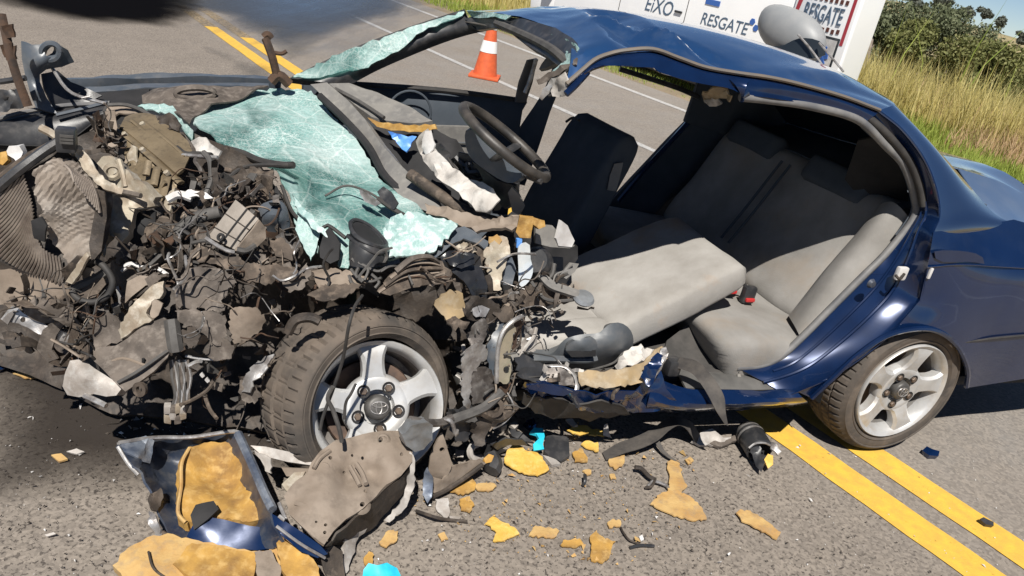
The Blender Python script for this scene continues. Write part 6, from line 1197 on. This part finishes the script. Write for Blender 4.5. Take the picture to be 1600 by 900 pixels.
# small bent scraps and cables filling the wreck
def scraps(name, poly, n, seed, l0, l1, sz, mats_, keep=()):
    rnd = random.Random(seed); P = [tuple(map(float, q.split())) for q in poly.split(',')]; x0, x1 = min(p[0] for p in P), max(p[0] for p in P); y0, y1 = min(p[1] for p in P), max(p[1] for p in P); mbs = {k: MB() for k in mats_}
    done = 0
    while done < n:
        x, y = rnd.uniform(x0, x1), rnd.uniform(y0, y1)
        if not inpoly(x, y, P) or any(inpoly(x, y, k_) for k_ in KEEP): continue
        q = (y - y0) / (y1 - y0); l = l0 + (l1 - l0) * q + rnd.uniform(-.05, .05); c = Pl(x, y, l)
        if c.z < .05: done += 1; continue
        k = rnd.choice(mats_); ty = rnd.random(); s = sz * rnd.uniform(.5, 1.5)
        rv = lambda: Vector((rnd.gauss(0, 1), rnd.gauss(0, 1), rnd.gauss(0, 1))).normalized()
        if ty < .16:
            a = rv(); pts_ = [c]; 
            for _ in range(3): a = (a + rv() * .7).normalized(); pts_.append(pts_[-1] + a * s * 1.5)
            mbs[k].add(g_tube(pts_, .0015 + .005 * rnd.random() ** 3, seg=6, n=12))
        elif ty < .84:
            a, b = rv(), rv(); b = (b - a * a.dot(b)).normalized(); V = []; F = []; N_ = rnd.choice((3, 4, 5)); q_ = c.copy(); wd = s * rnd.uniform(.25, .6)
            for i in range(N_):
                w1 = wd * rnd.uniform(.6, 1.2); V += [q_ - b * w1, q_ + b * w1 * rnd.uniform(.6, 1.1)]
                a = (Matrix.Rotation(rnd.uniform(-1.1, 1.1), 3, b) @ a).normalized(); b = (b + a.cross(b) * rnd.uniform(-.35, .35)).normalized(); q_ = q_ + a * s * rnd.uniform(.5, 1.1)
            for i in range(N_ - 1): F.append((2 * i, 2 * i + 1, 2 * i + 3, 2 * i + 2))
            n0 = len(V); nn = (V[1] - V[0]).cross(V[2] - V[0]).normalized() * .003; V += [v - nn for v in V]; F += [tuple(t + n0 for t in f[::-1]) for f in F]
            for i in range(N_ - 1): F += [(2 * i, 2 * i + 2, 2 * i + 2 + n0, 2 * i + n0), (2 * i + 3, 2 * i + 1, 2 * i + 1 + n0, 2 * i + 3 + n0)]
            mbs[k].add((V, F))
        elif ty < .95:
            a = rv(); b = a.orthogonal().normalized(); mbs[k].add(g_box(c, s * .9, s * .6, s * .5, (a, b, a.cross(b)), bev=s * .08, segs=1))
        else:
            mbs[k].add(g_lathe([(s * .15, s * .1), (s * .35, s * .12), (s * .4, 0), (s * .35, -s * .1), (s * .15, -s * .1)], c, frame(rv()), 12))
        done += 1
    for k, b in mbs.items():
        if b.V: tag(b.build(name, M[k], car, 24), kind='stuff')
def looms(n, seed, poly, l0, l1):
    rnd = random.Random(seed); P = [tuple(map(float, q.split())) for q in poly.split(',')]; x0, x1 = min(p[0] for p in P), max(p[0] for p in P); y0, y1 = min(p[1] for p in P), max(p[1] for p in P); k = 0
    while k < n:
        x, y = rnd.uniform(x0, x1), rnd.uniform(y0, y1)
        if not inpoly(x, y, P): continue
        k += 1; an = rnd.uniform(-.9, .5); Q = []
        for i in range(5):
            q = (y - y0) / (y1 - y0); Q.append(Pl(x, y, l0 + (l1 - l0) * max(0, min(1, q)) - .03 + rnd.uniform(-.03, .03))); an += rnd.uniform(-.9, .9); st = rnd.uniform(9, 24); x += math.cos(an) * st; y += math.sin(an) * st
        tube('loose_wire', Q, rnd.choice((.0014, .0018, .0022, .003, .0038)), M[rnd.choice(('rubber', 'dark', 'hose', 'bright', 'dusty', 'rust', 'dirty', 'mud'))], car, n=22, seg=5)
looms(26, 31, '200 300,320 250,390 330,410 420,380 440,250 430,190 400', .60, .26); looms(18, 32, '250 430,480 420,560 440,430 470,380 540,280 560', .22, .06); looms(20, 33, '700 390,800 390,830 500,800 620,740 690,720 560', .22, .0); looms(14, 34, '60 440,180 470,190 520,120 560,40 540', .28, .2); looms(6, 35, '540 400,700 400,700 440,560 450', .18, .1)
DM = ['dirty', 'dark', 'dusty', 'dirty', 'metal', 'hose', 'rust', 'mud', 'dark']
scraps('engine_scraps', '150 200,210 190,300 250,340 250,440 300,460 380,480 420,400 440,260 430,200 420,170 400,180 330,240 330', 140, 1, .74, .32, .024, DM)
scraps('bay_scraps', '180 400,300 380,420 390,500 420,560 440,480 480,440 520,400 560,370 640,300 620,270 480,190 470', 100, 2, .36, .12, .024, DM)
scraps('front_scraps', '20 450,120 470,190 450,190 500,140 560,60 560,0 540', 90, 3, .36, .24, .026, DM)
scraps('pillar_scraps', '690 380,800 380,830 430,830 540,800 640,740 690,720 560,730 500,690 460', 130, 4, .25, .03, .020, DM + ['bright', 'cast', 'pale'])
scraps('cowl_scraps', '150 190,240 180,300 210,290 260,160 250', 50, 5, 1.0, .7, .022, DM)
scraps('sill_scraps', '840 580,1000 574,1030 566,1010 592,900 604,840 602', 40, 6, .12, .06, .016, ['bright', 'dirty', 'bag', 'dark'])
scraps('floor_scraps', '780 430,900 430,910 480,850 500,800 500', 50, 9, .24, .18, .016, ['dirty', 'dark', 'dash', 'dusty'])

# ================================================================== DEBRIS LYING ON THE ROAD
def gthing(name, x, y, label, cat, group=None): return thing(name, Pz(x, y, 0), label, cat, group)
# the cut blue panel with yellow foam inside
bx = gthing('body_panel_fragment', 330, 800, 'crushed dark blue body panel lying like a tray with yellow foam inside', 'car panel')
D_ = dict(par=bx)
S('panel_skin', '182 697 z.16,206 686 z.15,242 684 z.13,300 684 z.12,368 676 z.15,380 690 z.16,398 742 z.15,424 800 z.15,444 846 z.10,428 858 z.06,360 852 z.04,300 848 z.03,264 838 z.03,244 800 z.05,234 770 z.08,214 735 z.13', 'paint_dull', inner='300 720 z.03,330 780 z.02,390 810 z.03,250 720 z.04,270 780 z.02,370 740 z.04', amp=.012, fr=12, res=8, rag=1, **D_)
S('panel_lip', '182 697 z.17,206 687 z.16,226 684 z.15,240 690 z.14,236 706 z.12,228 724 z.10,208 716 z.14', 'brightblue', amp=.016, fr=16, res=6, rag=2, **D_)
T('panel_edge', '186 692 z.17,240 684 z.15,300 683 z.14,368 674 z.17,378 688 z.175', .006, 'bright', **D_); T('panel_edge', '372 678 z.18,396 730 z.17,412 768 z.165,426 796 z.16', .012, 'brightblue', **D_); T('panel_edge', '184 698 z.17,200 724 z.14,216 742 z.12', .005, 'bright', **D_)
fm = S('foam_block', '284 720 z.10,296 698 z.12,330 690 z.125,366 688 z.13,376 704 z.13,390 740 z.125,406 778 z.115,420 812 z.09,384 812 z.085,346 808 z.08,318 800 z.075,304 806 z.075,286 816 z.07,277 808 z.07,281 770 z.08', 'foam', inner='330 716 z.085,350 745 z.07,375 760 z.085,300 760 z.07,372 790 z.08,330 780 z.065', fold=True, amp=.020, fr=11, res=5, rag=2, th=.03, **D_)
T('foam_rim', '296 700 z.12,284 724 z.11,283 760 z.09,278 800 z.08,290 816 z.07', .005, 'foam3', par=fm)
S('dark_pocket', '298 806 z.09,306 790 z.10,334 784 z.105,342 796 z.10,326 812 z.09,304 828 z.07', 'black', amp=.006, **D_)
S('lower_skin', '292 838 z.05,304 816 z.08,324 808 z.085,350 812 z.08,390 822 z.075,430 826 z.08,446 838 z.09,438 856 z.07,400 860 z.045,350 856 z.04,310 850 z.04', 'paint', amp=.003, fr=7, res=7, th=.008, **D_)
S('torn_corner', '234 800 z.06,246 808 z.06,254 826 z.06,256 846 z.03,246 838 z.03,236 820 z.05', 'bright', amp=.014, fr=18, res=5, rag=2, **D_); S('torn_corner', '232 776 z.08,250 764 z.08,254 780 z.07,244 800 z.06,232 796 z.07', 'dirty', amp=.016, fr=18, res=5, rag=2, **D_); S('torn_corner', '254 828 z.05,280 838 z.05,292 846 z.05,276 852 z.03,262 848 z.03', 'dirty', amp=.012, fr=18, res=5, rag=2, **D_)
scr = (('200 706 z.16,204 716 z.15', 'white'), ('222 736 z.12,228 742 z.11', 'foam3'))
S('side_strip', '424 802 z.17,436 808 z.17,470 830 z.15,500 852 z.12,512 866 z.10,496 872 z.09,470 862 z.11,440 836 z.15,428 820 z.16', 'paint', fold=True, amp=.006, fr=9, th=.02, res=7, **D_); T('strip_edge', '436 806 z.175,446 812 z.17,436 786 z.18', .005, 'bright', **D_); T('strip_edge', '432 822 z.17,470 850 z.13,508 872 z.09', .004, 'bright', **D_)
# foam slab beneath
fs = gthing('foam_slab', 330, 880, 'large dusty yellow foam slab lying flat at the bottom of the photo under the blue panel', 'foam')
S('slab', '176 884 z.03,196 862 z.04,230 842 z.05,262 836 z.05,300 846 z.045,360 856 z.045,420 862 z.05,440 842 z.07,470 862 z.06,494 884 z.05,500 930 z.03,300 940 z.03,200 915 z.02', 'foam3', amp=.012, fr=8, th=.03, res=9, rag=3, par=fs); S('torn_layer', '300 850 z.055,360 860 z.06,410 868 z.06,400 884 z.05,396 920 z.05,320 925 z.05,270 880 z.05', 'foam', amp=.010, fr=9, th=.012, res=8, rag=2, par=fs)
S('torn_layer', '432 852 z.09,444 832 z.10,474 860 z.09,498 890 z.08,498 920 z.06,470 930 z.06,440 890 z.08', 'foam', amp=.012, fr=9, th=.012, res=7, rag=2, par=fs); T('crack', '232 862 z.055,240 888 z.05,262 905 z.05', .003, 'dark', par=fs); S('soil_patch', '398 866 z.07,424 862 z.075,440 890 z.07,432 920 z.06,402 920 z.06', 'mud', amp=.012, fr=14, res=6, rag=2, par=fs)
# muddy pressed panel with holes
mp_ = gthing('pressed_panel', 540, 780, 'muddy grey pressed steel panel with small holes leaning below the front wheel', 'car panel')
P_ = dict(par=mp_)
MPH = tuple((x, y, r) for x, y, r in ((593, 690, 4.5), (515, 717, 3), (550, 712, 2.2), (566, 716, 2.5), (626, 712, 2.5), (536, 739, 2.5), (569, 772, 2.5), (565, 790, 3.5), (508, 822, 2.5), (507, 833, 2.6), (494, 816, 2)))
S('panel', '444 776 z.17,462 752 z.19,480 740 z.20,486 724 z.215,500 706 z.225,524 690 z.235,560 682 z.235,596 676 z.235,620 676 z.23,634 690 z.22,643 706 z.21,642 724 z.20,626 744 z.19,604 758 z.18,588 776 z.17,566 796 z.165,540 812 z.16,520 832 z.15,506 852 z.14,498 846 z.145,470 822 z.155,454 806 z.16', 'mud', inner='560 720 z.20,520 760 z.19,480 790 z.18,600 720 z.215,560 770 z.18,540 760 z.165,575 740 z.17', amp=.011, fr=10, res=6, th=.012, holes=MPH, sm=55, **P_)
T('panel_bead', '556 724 z.215,566 740 z.205,572 756 z.20', .007, 'mud', **P_); T('panel_bead', '546 728 z.215,556 746 z.2,562 758 z.195', .006, 'mud', **P_); T('panel_bead', '462 786 z.175,474 790 z.18,482 798 z.175,480 806 z.17', .007, 'mud', **P_); T('panel_bead', '490 732 z.215,500 716 z.225,516 704 z.23', .006, 'mud', **P_)
for x, y, z in ((505, 733, .205), (565, 790, .165), (598, 688, .235)): V, F = g_lathe([(.012, .003), (.016, .006), (.02, .002), (.024, -.004)], Pz(x, y, z), frame(Vector((0, -.4, .9))), 16); mk('pressed_ring', V, F, M['mud'], mp_)
S('panel_underside', '506 852 z.13,524 832 z.14,560 800 z.15,600 762 z.165,640 728 z.18,636 752 z.12,612 790 z.06,586 820 z.03,556 838 z.03,520 852 z.05', 'dark', amp=.012, fr=10, **P_)
S('panel_flange', '640 706 z.215,648 720 z.20,648 760 z.13,634 790 z.07,610 816 z.03,602 812 z.03,624 786 z.08,636 756 z.13,640 730 z.19', 'pale', amp=.012, fr=12, res=6, rag=2, **P_); S('panel_flange', '536 838 z.06,556 826 z.07,582 806 z.06,580 818 z.04,556 840 z.03,548 870 z.02,540 896 z.01,534 880 z.03,534 856 z.05', 'pale', amp=.012, fr=12, res=6, rag=2, **P_)
S('panel_foot', '498 862 z.08,520 852 z.09,536 862 z.07,540 900 z.03,520 920 z.02,506 890 z.05', 'dirty', fold=True, amp=.014, fr=12, **P_); S('panel_fold', '440 760 z.17,460 740 z.18,478 738 z.185,470 752 z.175,450 772 z.165', 'cast', amp=.01, res=6, **P_)
S('support_bar', '392 696 z.16,416 698 z.165,460 708 z.175,496 716 z.18,490 728 z.165,450 722 z.155,410 712 z.145', 'pale', amp=.006, fr=10, th=.02, **P_); S('support_bar', '440 730 z.14,486 732 z.15,480 744 z.13,448 744 z.12', 'mud', amp=.008, **P_); S('support_bar', '400 704 z.15,424 716 z.15,424 740 z.12,414 736 z.12', 'pale', amp=.012, rag=2, res=6, **P_)
# bracket and shards right of the wheel
br = gthing('torn_bracket', 690, 745, 'rusty torn bracket with a slot standing on the road right of the front wheel', 'bracket')
S('plate', '668 740 z.08,672 712 z.15,684 684 z.20,690 676 z.21,698 700 z.17,706 724 z.12,700 742 z.08,684 748 z.06', 'mud', holes=((690, 702, 4),), amp=.008, th=.01, res=6, par=br); S('foot', '668 762 z.04,670 742 z.08,690 748 z.07,706 728 z.10,724 722 z.09,748 716 z.08,756 722 z.06,730 742 z.04,700 762 z.02,680 772 z.02', 'mud', amp=.014, fr=14, res=6, rag=1, par=br); T('foot_edge', '676 776 z.025,700 764 z.03,730 744 z.05,754 726 z.07', .008, 'dark', par=br)
S('bright_tear', '660 772 z.05,664 744 z.10,668 730 z.13,674 744 z.11,676 768 z.06,668 786 z.03', 'brightblue', amp=.012, fr=18, res=5, rag=2, par=br); S('pale_tear', '680 780 z.03,700 778 z.03,702 806 z.01,694 812 z.005,684 800 z.01', 'pale', amp=.01, res=5, rag=2, par=br); S('pale_tear', '702 806 z.015,720 808 z.01,716 816 z.008,704 814 z.008', 'pale', amp=.006, res=5, par=br)
st_ = gthing('steel_strip', 690, 806, 'thin bent dark steel strip on the road below the rusty bracket', 'strip'); T('strip', '650 798 z.02,680 808 z.03,700 812 z.012,730 815 z.008', .005, 'dark', par=st_)
# plastic pieces and scraps in front of the sill
def chunk(name, spec, m_, label, cat, group=None, th=.012, amp=.006, z='z.02', **k):
    if name == 'foam_fragment': spec = ','.join(' '.join(q.split()[:2] + ['z%.4f' % (.004 + .42 * float(q.split()[2][1:]))]) for q in spec.split(','))
    _SC[0] += 1; k.setdefault('seed', _SC[0]); B = pts(spec, z); c = sum(B, Vector((0, 0, 0))) / len(B); c.z = 0
    V, F = g_sheet(spec, dflt=z, th=th, amp=amp, res=k.pop('res', 6), **k); o = mk(name, V, F, M[m_], None, 40, c); return tag(o, label, cat, group)
G = 'yellow foam fragments scattered on the road'
FOAM = [
 ('788 722 z.05,792 704 z.06,800 696 z.06,812 696 z.06,820 704 z.06,840 708 z.05,852 722 z.04,858 734 z.03,840 744 z.02,816 738 z.025,800 732 z.03', 'foam2', 'big bright yellow foam piece beside the cyan chip'),
 ('703 768 z.02,716 754 z.03,736 747 z.03,744 756 z.03,742 766 z.02,724 774 z.015', 'foam', 'orange foam piece right of the rusty bracket'),
 ('742 758 z.02,766 754 z.02,776 760 z.02,770 766 z.015,746 766 z.015', 'foam3', 'small dusty foam strip touching the orange piece by the bracket'),
 ('718 780 z.02,734 776 z.02,741 790 z.02,734 801 z.015,720 798 z.015', 'foam', 'square orange foam bit just below the piece by the bracket'),
 ('758 818 z.02,770 808 z.025,790 818 z.025,806 826 z.02,812 834 z.015,798 840 z.015,784 846 z.012,770 846 z.012,776 832 z.02', 'foam2', 'star shaped bright yellow foam piece on the road, left of two flat ones'),
 ('826 838 z.015,836 822 z.018,860 824 z.018,874 830 z.015,866 840 z.012', 'foam3', 'flat tan foam piece right of the star shaped one'),
 ('876 852 z.015,880 844 z.018,906 842 z.018,912 850 z.015,896 856 z.012', 'foam', 'thin curled yellow foam piece right of the flat tan one'),
 ('922 838 z.02,930 831 z.025,944 842 z.025,962 846 z.02,956 856 z.018,952 872 z.015,942 880 z.012,924 876 z.012,924 860 z.018', 'foam', 'upright jagged orange foam piece nearest the bottom edge'),
 ('949 816 z.015,958 811 z.018,970 815 z.018,969 823 z.012,952 825 z.012', 'foam3', 'small yellow foam bit above the jagged orange piece'),
 ('1016 788 z.02,1034 770 z.03,1058 766 z.035,1080 778 z.03,1098 796 z.02,1104 812 z.012,1080 814 z.012,1050 804 z.015', 'foam3', 'largest leaf shaped tan foam piece in the middle of the road'),
 ('1042 722 z.02,1050 716 z.022,1062 722 z.02,1066 744 z.02,1074 760 z.018,1064 772 z.015,1044 768 z.015,1046 742 z.02', 'foam3', 'long upright tan foam piece touching the leaf shaped one'),
 ('1150 802 z.02,1156 797 z.025,1172 798 z.025,1196 814 z.022,1220 832 z.018,1214 843 z.012,1188 828 z.016,1164 816 z.018', 'foam3', 'long slanted tan foam piece left of the yellow line'),
 ('886 672 z.03,898 664 z.035,920 668 z.03,944 672 z.03,943 682 z.02,920 680 z.02,896 678 z.02', 'foam2', 'bright foam strip under the crushed sill'),
 ('908 694 z.02,918 688 z.022,934 692 z.022,935 706 z.015,922 702 z.018', 'foam2', 'pale yellow foam bit below the foam strip at the sill'),
 ('894 708 z.02,906 700 z.02,916 712 z.02,918 722 z.015,898 722 z.015', 'foam', 'orange foam bit left of the pale one below the sill'),
 ('950 722 z.015,954 714 z.018,976 712 z.018,974 726 z.014,960 734 z.012', 'foam3', 'square tan foam bit at the end of the loose belt'),
 ('1070 718 z.012,1078 713 z.014,1084 720 z.014,1076 726 z.01', 'foam3', 'tiny foam crumb under the forked belt end'),
 ('910 736 z.01,920 733 z.012,924 740 z.01,914 743 z.01', 'foam3', 'tiny foam crumb above the black peg'),
 ('952 742 z.01,960 740 z.012,963 748 z.01,955 750 z.01', 'foam3', 'tiny foam crumb below the square tan bit'),
 ('684 836 z.015,694 832 z.018,700 842 z.015,690 846 z.012', 'foam3', 'tiny dusty foam crumb left of the star shaped piece'),
 ('568 872 z.03,576 862 z.035,584 868 z.03,582 882 z.02,572 884 z.02', 'foam', 'small orange foam bit at the foot of the pressed panel'),
 ('592 848 z.02,606 830 z.03,622 830 z.03,620 846 z.02,604 856 z.015', 'foam3', 'grey green stained foam bit right of the pressed panel'),
 ('20 584 z.02,40 576 z.03,66 580 z.03,70 590 z.02,40 592 z.015', 'foam3', 'tan foam crumb by the front bumper beam at the left edge'),
]
for sp_, mm, lb in FOAM: chunk('foam_fragment', sp_, mm, lb, 'foam', G, rag=1.8, amp=.004, fr=30, th=.005, res=4)
c1 = chunk('cyan_chip', '828 676 z.05,834 669 z.055,848 670 z.055,851 682 z.05,848 694 z.045,850 702 z.035,834 704 z.035,833 694 z.045,842 686 z.05,838 678 z.05', 'cyan', 'bright cyan plastic chip in front of the crushed sill', 'chip')
chunk('cyan_chip', '568 890 z.03,576 880 z.04,590 884 z.04,604 880 z.04,620 888 z.03,626 900 z.02,600 915 z.02,566 905 z.02', 'cyan', 'cyan plastic piece cut off by the bottom edge of the photo', 'chip')
chunk('rubber_mat', '852 684 z.03,866 676 z.035,888 684 z.03,890 712 z.02,876 722 z.01,858 714 z.015,850 706 z.02', 'bplastic', 'black flat plastic square right of the cyan chip', 'plastic')
chunk('grey_scrap', '848 712 z.012,866 716 z.014,876 724 z.012,862 728 z.01', 'pale', 'pale grey scrap between foam and black square', 'scrap')
chunk('black_scrap', '794 668 z.04,812 674 z.045,834 692 z.035,820 690 z.03,800 682 z.03', 'bplastic', 'dark plastic splinter pointing at the cyan chip', 'scrap')
pp = gthing('hose_stub', 772, 722, 'short black hose stub with yellow mouth left of the big foam piece', 'hose'); T('hose', '766 712 z.05,772 726 z.04,768 736 z.03', .028, 'bplastic', par=pp); S('foam_plug', '756 716 z.07,764 709 z.075,772 712 z.075,768 722 z.06,758 724 z.06', 'foam', par=pp, th=.01, res=5)
hk = gthing('pale_hook', 740, 705, 'pale hooked metal piece on the road in front of the crushed pillar', 'metal piece'); T('hook', '756 690 z.09,740 696 z.09,734 706 z.08,740 716 z.06,752 716 z.05', .012, 'pale', par=hk); S('flake', '712 702 z.05,726 704 z.05,724 714 z.04,708 712 z.04', 'pale', par=hk, rag=2, res=5)
ap = gthing('arch_strip', 780, 690, 'curved black wheel arch strip under the crushed pillar', 'strip'); S('strip', '766 694 z.09,790 684 z.10,816 686 z.08,824 694 z.05,796 694 z.06,776 702 z.06', 'bplastic', par=ap, amp=.006); S('torn_edge', '740 694 z.07,760 690 z.08,790 700 z.05,776 708 z.03,750 706 z.04', 'black', par=ap, amp=.02, fr=18, rag=2)
for sp_, lb in (('796 664 z.03,804 659 z.035,810 665 z.03,804 671 z.025', 'pale round lump left of the cyan chip, right one of two'), ('778 662 z.03,788 656 z.035,792 664 z.03,784 668 z.025', 'pale grey lump under the pillar, left one of two'), ('822 658 z.03,834 654 z.03,838 664 z.03,828 668 z.02', 'dark blue lump above the cyan chip')): chunk('debris_lump', sp_, 'paint' if 'blue' in lb else 'pale', lb, 'lump', th=.03)
chunk('white_peg', '942 680 z.015,944 664 z.05,949 661 z.06,953 680 z.02,956 684 z.01', 'pale', 'small upright white peg at the end of the foam strip', 'peg', th=.008)
chunk('white_flake', '884 656 z.03,894 654 z.035,902 664 z.03,896 668 z.02', 'pale', 'small white flake under the crushed sill', 'flake')
pg = gthing('black_peg', 914, 752, 'short black peg standing below the foam bits', 'peg'); T('peg', '914 742 z.03,914 752 z.025,911 758 z.01', .006, 'bplastic', par=pg)
# loose belt on the road
lbt = thing('loose_belt', Pz(1040, 690, 0), 'loose dark seat belt strap looped on the road in front of the sill', 'belt')
def gstrap(name, spec, par): V, F = strap(None, spec, 0, None); return mk(name, V, F, M['belt'], par, 60)
gstrap('strap', '944 713 z.01 3 6,970 700 z.03 4 8,1000 690 z.05 4 9,1024 678 z.07 4 9,1042 664 z.10 3 8,1060 658 z.11 1 6,1076 664 z.09 -3 6,1086 678 z.05 -4 5,1094 692 z.01 -4 3', lbt); gstrap('forked_end', '1024 684 z.05 5 2,1034 702 z.03 5 2,1046 714 z.02 5 1,1060 722 z.015 4 1,1070 728 z.01 2 1', lbt)
chunk('grey_rag', '1080 690 z.02,1096 676 z.03,1112 672 z.035,1130 684 z.03,1150 684 z.02,1130 694 z.012,1100 698 z.01', 'pale', 'crumpled pale grey scrap beside the hanging belt', 'scrap', amp=.014, fr=16, rag=2)
chunk('grey_rag', '1108 694 z.015,1130 686 z.02,1154 682 z.03,1150 690 z.02,1126 700 z.01', 'dusty', 'flat dark grey scrap right of the crumpled pale one', 'scrap', amp=.01, rag=2)
# black cylinder (a reel or tube) with bright cap
cy_ = gthing('black_canister', 1182, 700, 'black cylinder with a bright metal cap and a torn open end', 'canister')
p0, p1 = Pz(1170, 676, .055), Pz(1198, 722, .045); axv = (p1 - p0).normalized(); L_ = (p1 - p0).length
V, F = g_lathe([(0, 0), (.045, 0), (.05, .008), (.05, L_ * .62), (.044, L_ * .62 + .004), (.044, L_ * .3), (0, L_ * .3)], p0, frame(axv), 28); mk('shell', V, F, M['bplastic'], cy_, 40)
V, F = g_lathe([(.0, -.03), (.028, -.03), (.04, -.018), (.048, .0), (.05, .02), (.052, .02), (.052, .03)], p0, frame(axv), 28); mk('cap', V, F, M['bright'], cy_, 50)
S('torn_wall', '1176 694 z.08,1186 696 z.075,1196 722 z.05,1190 738 z.02,1180 724 z.03,1172 706 z.05', 'bplastic', par=cy_, amp=.01, fr=16, res=5, rag=2); S('torn_wall', '1200 690 z.08,1212 696 z.08,1220 706 z.07,1214 712 z.06,1206 704 z.07', 'bright', par=cy_, amp=.012, fr=20, res=5, rag=3); T('rim', '1170 700 z.085,1180 693 z.10,1194 692 z.10,1204 696 z.09', .004, 'bright', par=cy_)
S('foam_core', '1194 718 z.05,1200 709 z.06,1208 712 z.06,1208 726 z.045,1200 732 z.03', 'foam2', par=cy_, th=.012, res=5); S('knob', '1152 668 z.05,1158 660 z.06,1168 658 z.06,1166 672 z.05,1156 678 z.04', 'dark', par=cy_, amp=.012, res=5)
bc = chunk('blue_chip', '1441 704 z.02,1448 698 z.03,1456 702 z.03,1467 706 z.028,1466 713 z.02,1452 712 z.02', 'paint', 'small dark blue chip right of the rear wheel', 'chip', th=.02)
chunk('black_slug', '1530 812 z.02,1536 809 z.025,1552 816 z.022,1552 822 z.016,1540 820 z.016', 'bplastic', 'small black slug on the right hand yellow line', 'chip', th=.014)
mt = gthing('metal_fitting', 1010, 752, 'small bent dark metal fitting left of the upright foam piece', 'fitting'); T('fitting', '992 730 z.03,1002 732 z.03,1014 744 z.025,1024 750 z.02', .008, 'dark', par=mt); T('bright_rod', '1012 760 z.015,1022 752 z.02,1040 758 z.015,1044 762 z.015', .006, 'bright', par=mt); T('leg', '1008 762 z.01,1018 760 z.02,1024 748 z.025', .005, 'dark', par=mt)
for i, (x, y) in enumerate(((1001, 842), (1006, 847))): pass
chunk('white_fleck', '998 840 z.012,1003 837 z.014,1006 844 z.012,1001 847 z.01', 'white', 'white fleck on the road below the leaf shaped foam', 'fleck', th=.006, res=4)
sc_ = gthing('dark_sliver', 1002, 856, 'thin dark grey sliver below the white fleck', 'sliver'); T('sliver', '984 856 z.008,1000 852 z.012,1022 853 z.008', .005, 'bplastic', par=sc_)
tg = gthing('bent_twig', 976, 832, 'thin bent dark wire near the jagged orange foam', 'wire'); T('wire', '970 824 z.01,974 832 z.012,984 844 z.012,1000 850 z.008', .003, 'dark', par=tg)
chunk('pale_sliver', '104 706 z.012,120 702 z.015,132 706 z.014,120 710 z.01', 'pale', 'pale curved sliver on the stained road under the headlamp', 'sliver', th=.006); chunk('pale_sliver', '80 712 z.012,96 710 z.014,106 718 z.012,92 722 z.01', 'foam3', 'tan crumbled sliver left of the pale one', 'sliver', th=.006)
chunk('pale_sliver', '70 836 z.01,84 832 z.014,88 835 z.012,74 839 z.008', 'pale', 'small white sliver alone on the road at lower left', 'sliver', th=.006)
chunk('blue_corner', '-15 530 z.06,10 524 z.09,28 540 z.08,34 552 z.05,20 570 z.02,-15 578 z.02', 'paint', 'dark blue fragment cut off by the left edge of the photo', 'fragment', th=.03, smooth_edge=True)
chunk('white_fragment', '2 232 l.62,10 224 l.6,28 228 l.58,36 238 l.58,26 254 l.58,14 248 l.6', 'white', 'white plastic piece caught above the radiator at the left edge', 'fragment') if False else S('white_cap', '8 240 l.62,14 228 l.62,30 228 l.6,36 238 l.6,28 256 l.58,22 248 l.6', 'white', th=.02, res=6)
S('amber_lens', '0 238 l.62,10 236 l.62,12 250 l.6,4 258 l.6,0 256 l.6', 'foam', th=.02)
for i, (x, y, lb) in enumerate(((1150, 100, ''),)): pass
# pebbles and glass crumbs
def crumbs(name, n, seed, poly, m_, s0, s1, label):
    rnd = random.Random(seed); P = [tuple(map(float, q.split())) for q in poly.split(',')]; x0, x1 = min(p[0] for p in P), max(p[0] for p in P); y0, y1 = min(p[1] for p in P), max(p[1] for p in P); mb = MB(); k = 0
    while k < n:
        x, y = rnd.uniform(x0, x1), rnd.uniform(y0, y1)
        if not inpoly(x, y, P): continue
        k += 1; c = Pz(x, y, .004); s = rnd.uniform(s0, s1) * (.5 + rnd.random() ** 3 * 1.5)
        V = [c + Vector((rnd.uniform(-1, 1) * s, rnd.uniform(-1, 1) * s, rnd.uniform(0, .9) * s)) for _ in range(3)] + [c + Vector((0, 0, s))]
        mb.add((V, [(0, 1, 3), (1, 2, 3), (2, 0, 3), (0, 2, 1)]))
    tag(mb.build(name, M[m_], None, 0), label, kind='stuff')
crumbs('foam_crumbs', 420, 21, '680 740,880 660,1080 690,1100 800,980 890,740 860,640 800', 'foam3', .003, .009, 'small yellow foam crumbs between the larger pieces')
crumbs('glass_crumbs', 500, 11, '0 600,180 640,420 700,700 760,900 680,1200 680,1600 720,1600 900,0 900', 'white', .0025, .006, 'tiny pale glass crumbs on the road')
crumbs('dark_grit', 2600, 12, '0 600,180 640,420 700,700 760,900 680,1200 680,1500 900,0 900', 'dark', .0018, .0048, 'dark grit scattered over the near lane')
crumbs('bright_crumbs', 120, 13, '170 640,420 670,420 720,180 700', 'bright', .004, .010, 'bright metal crumbs beside the blue panel')
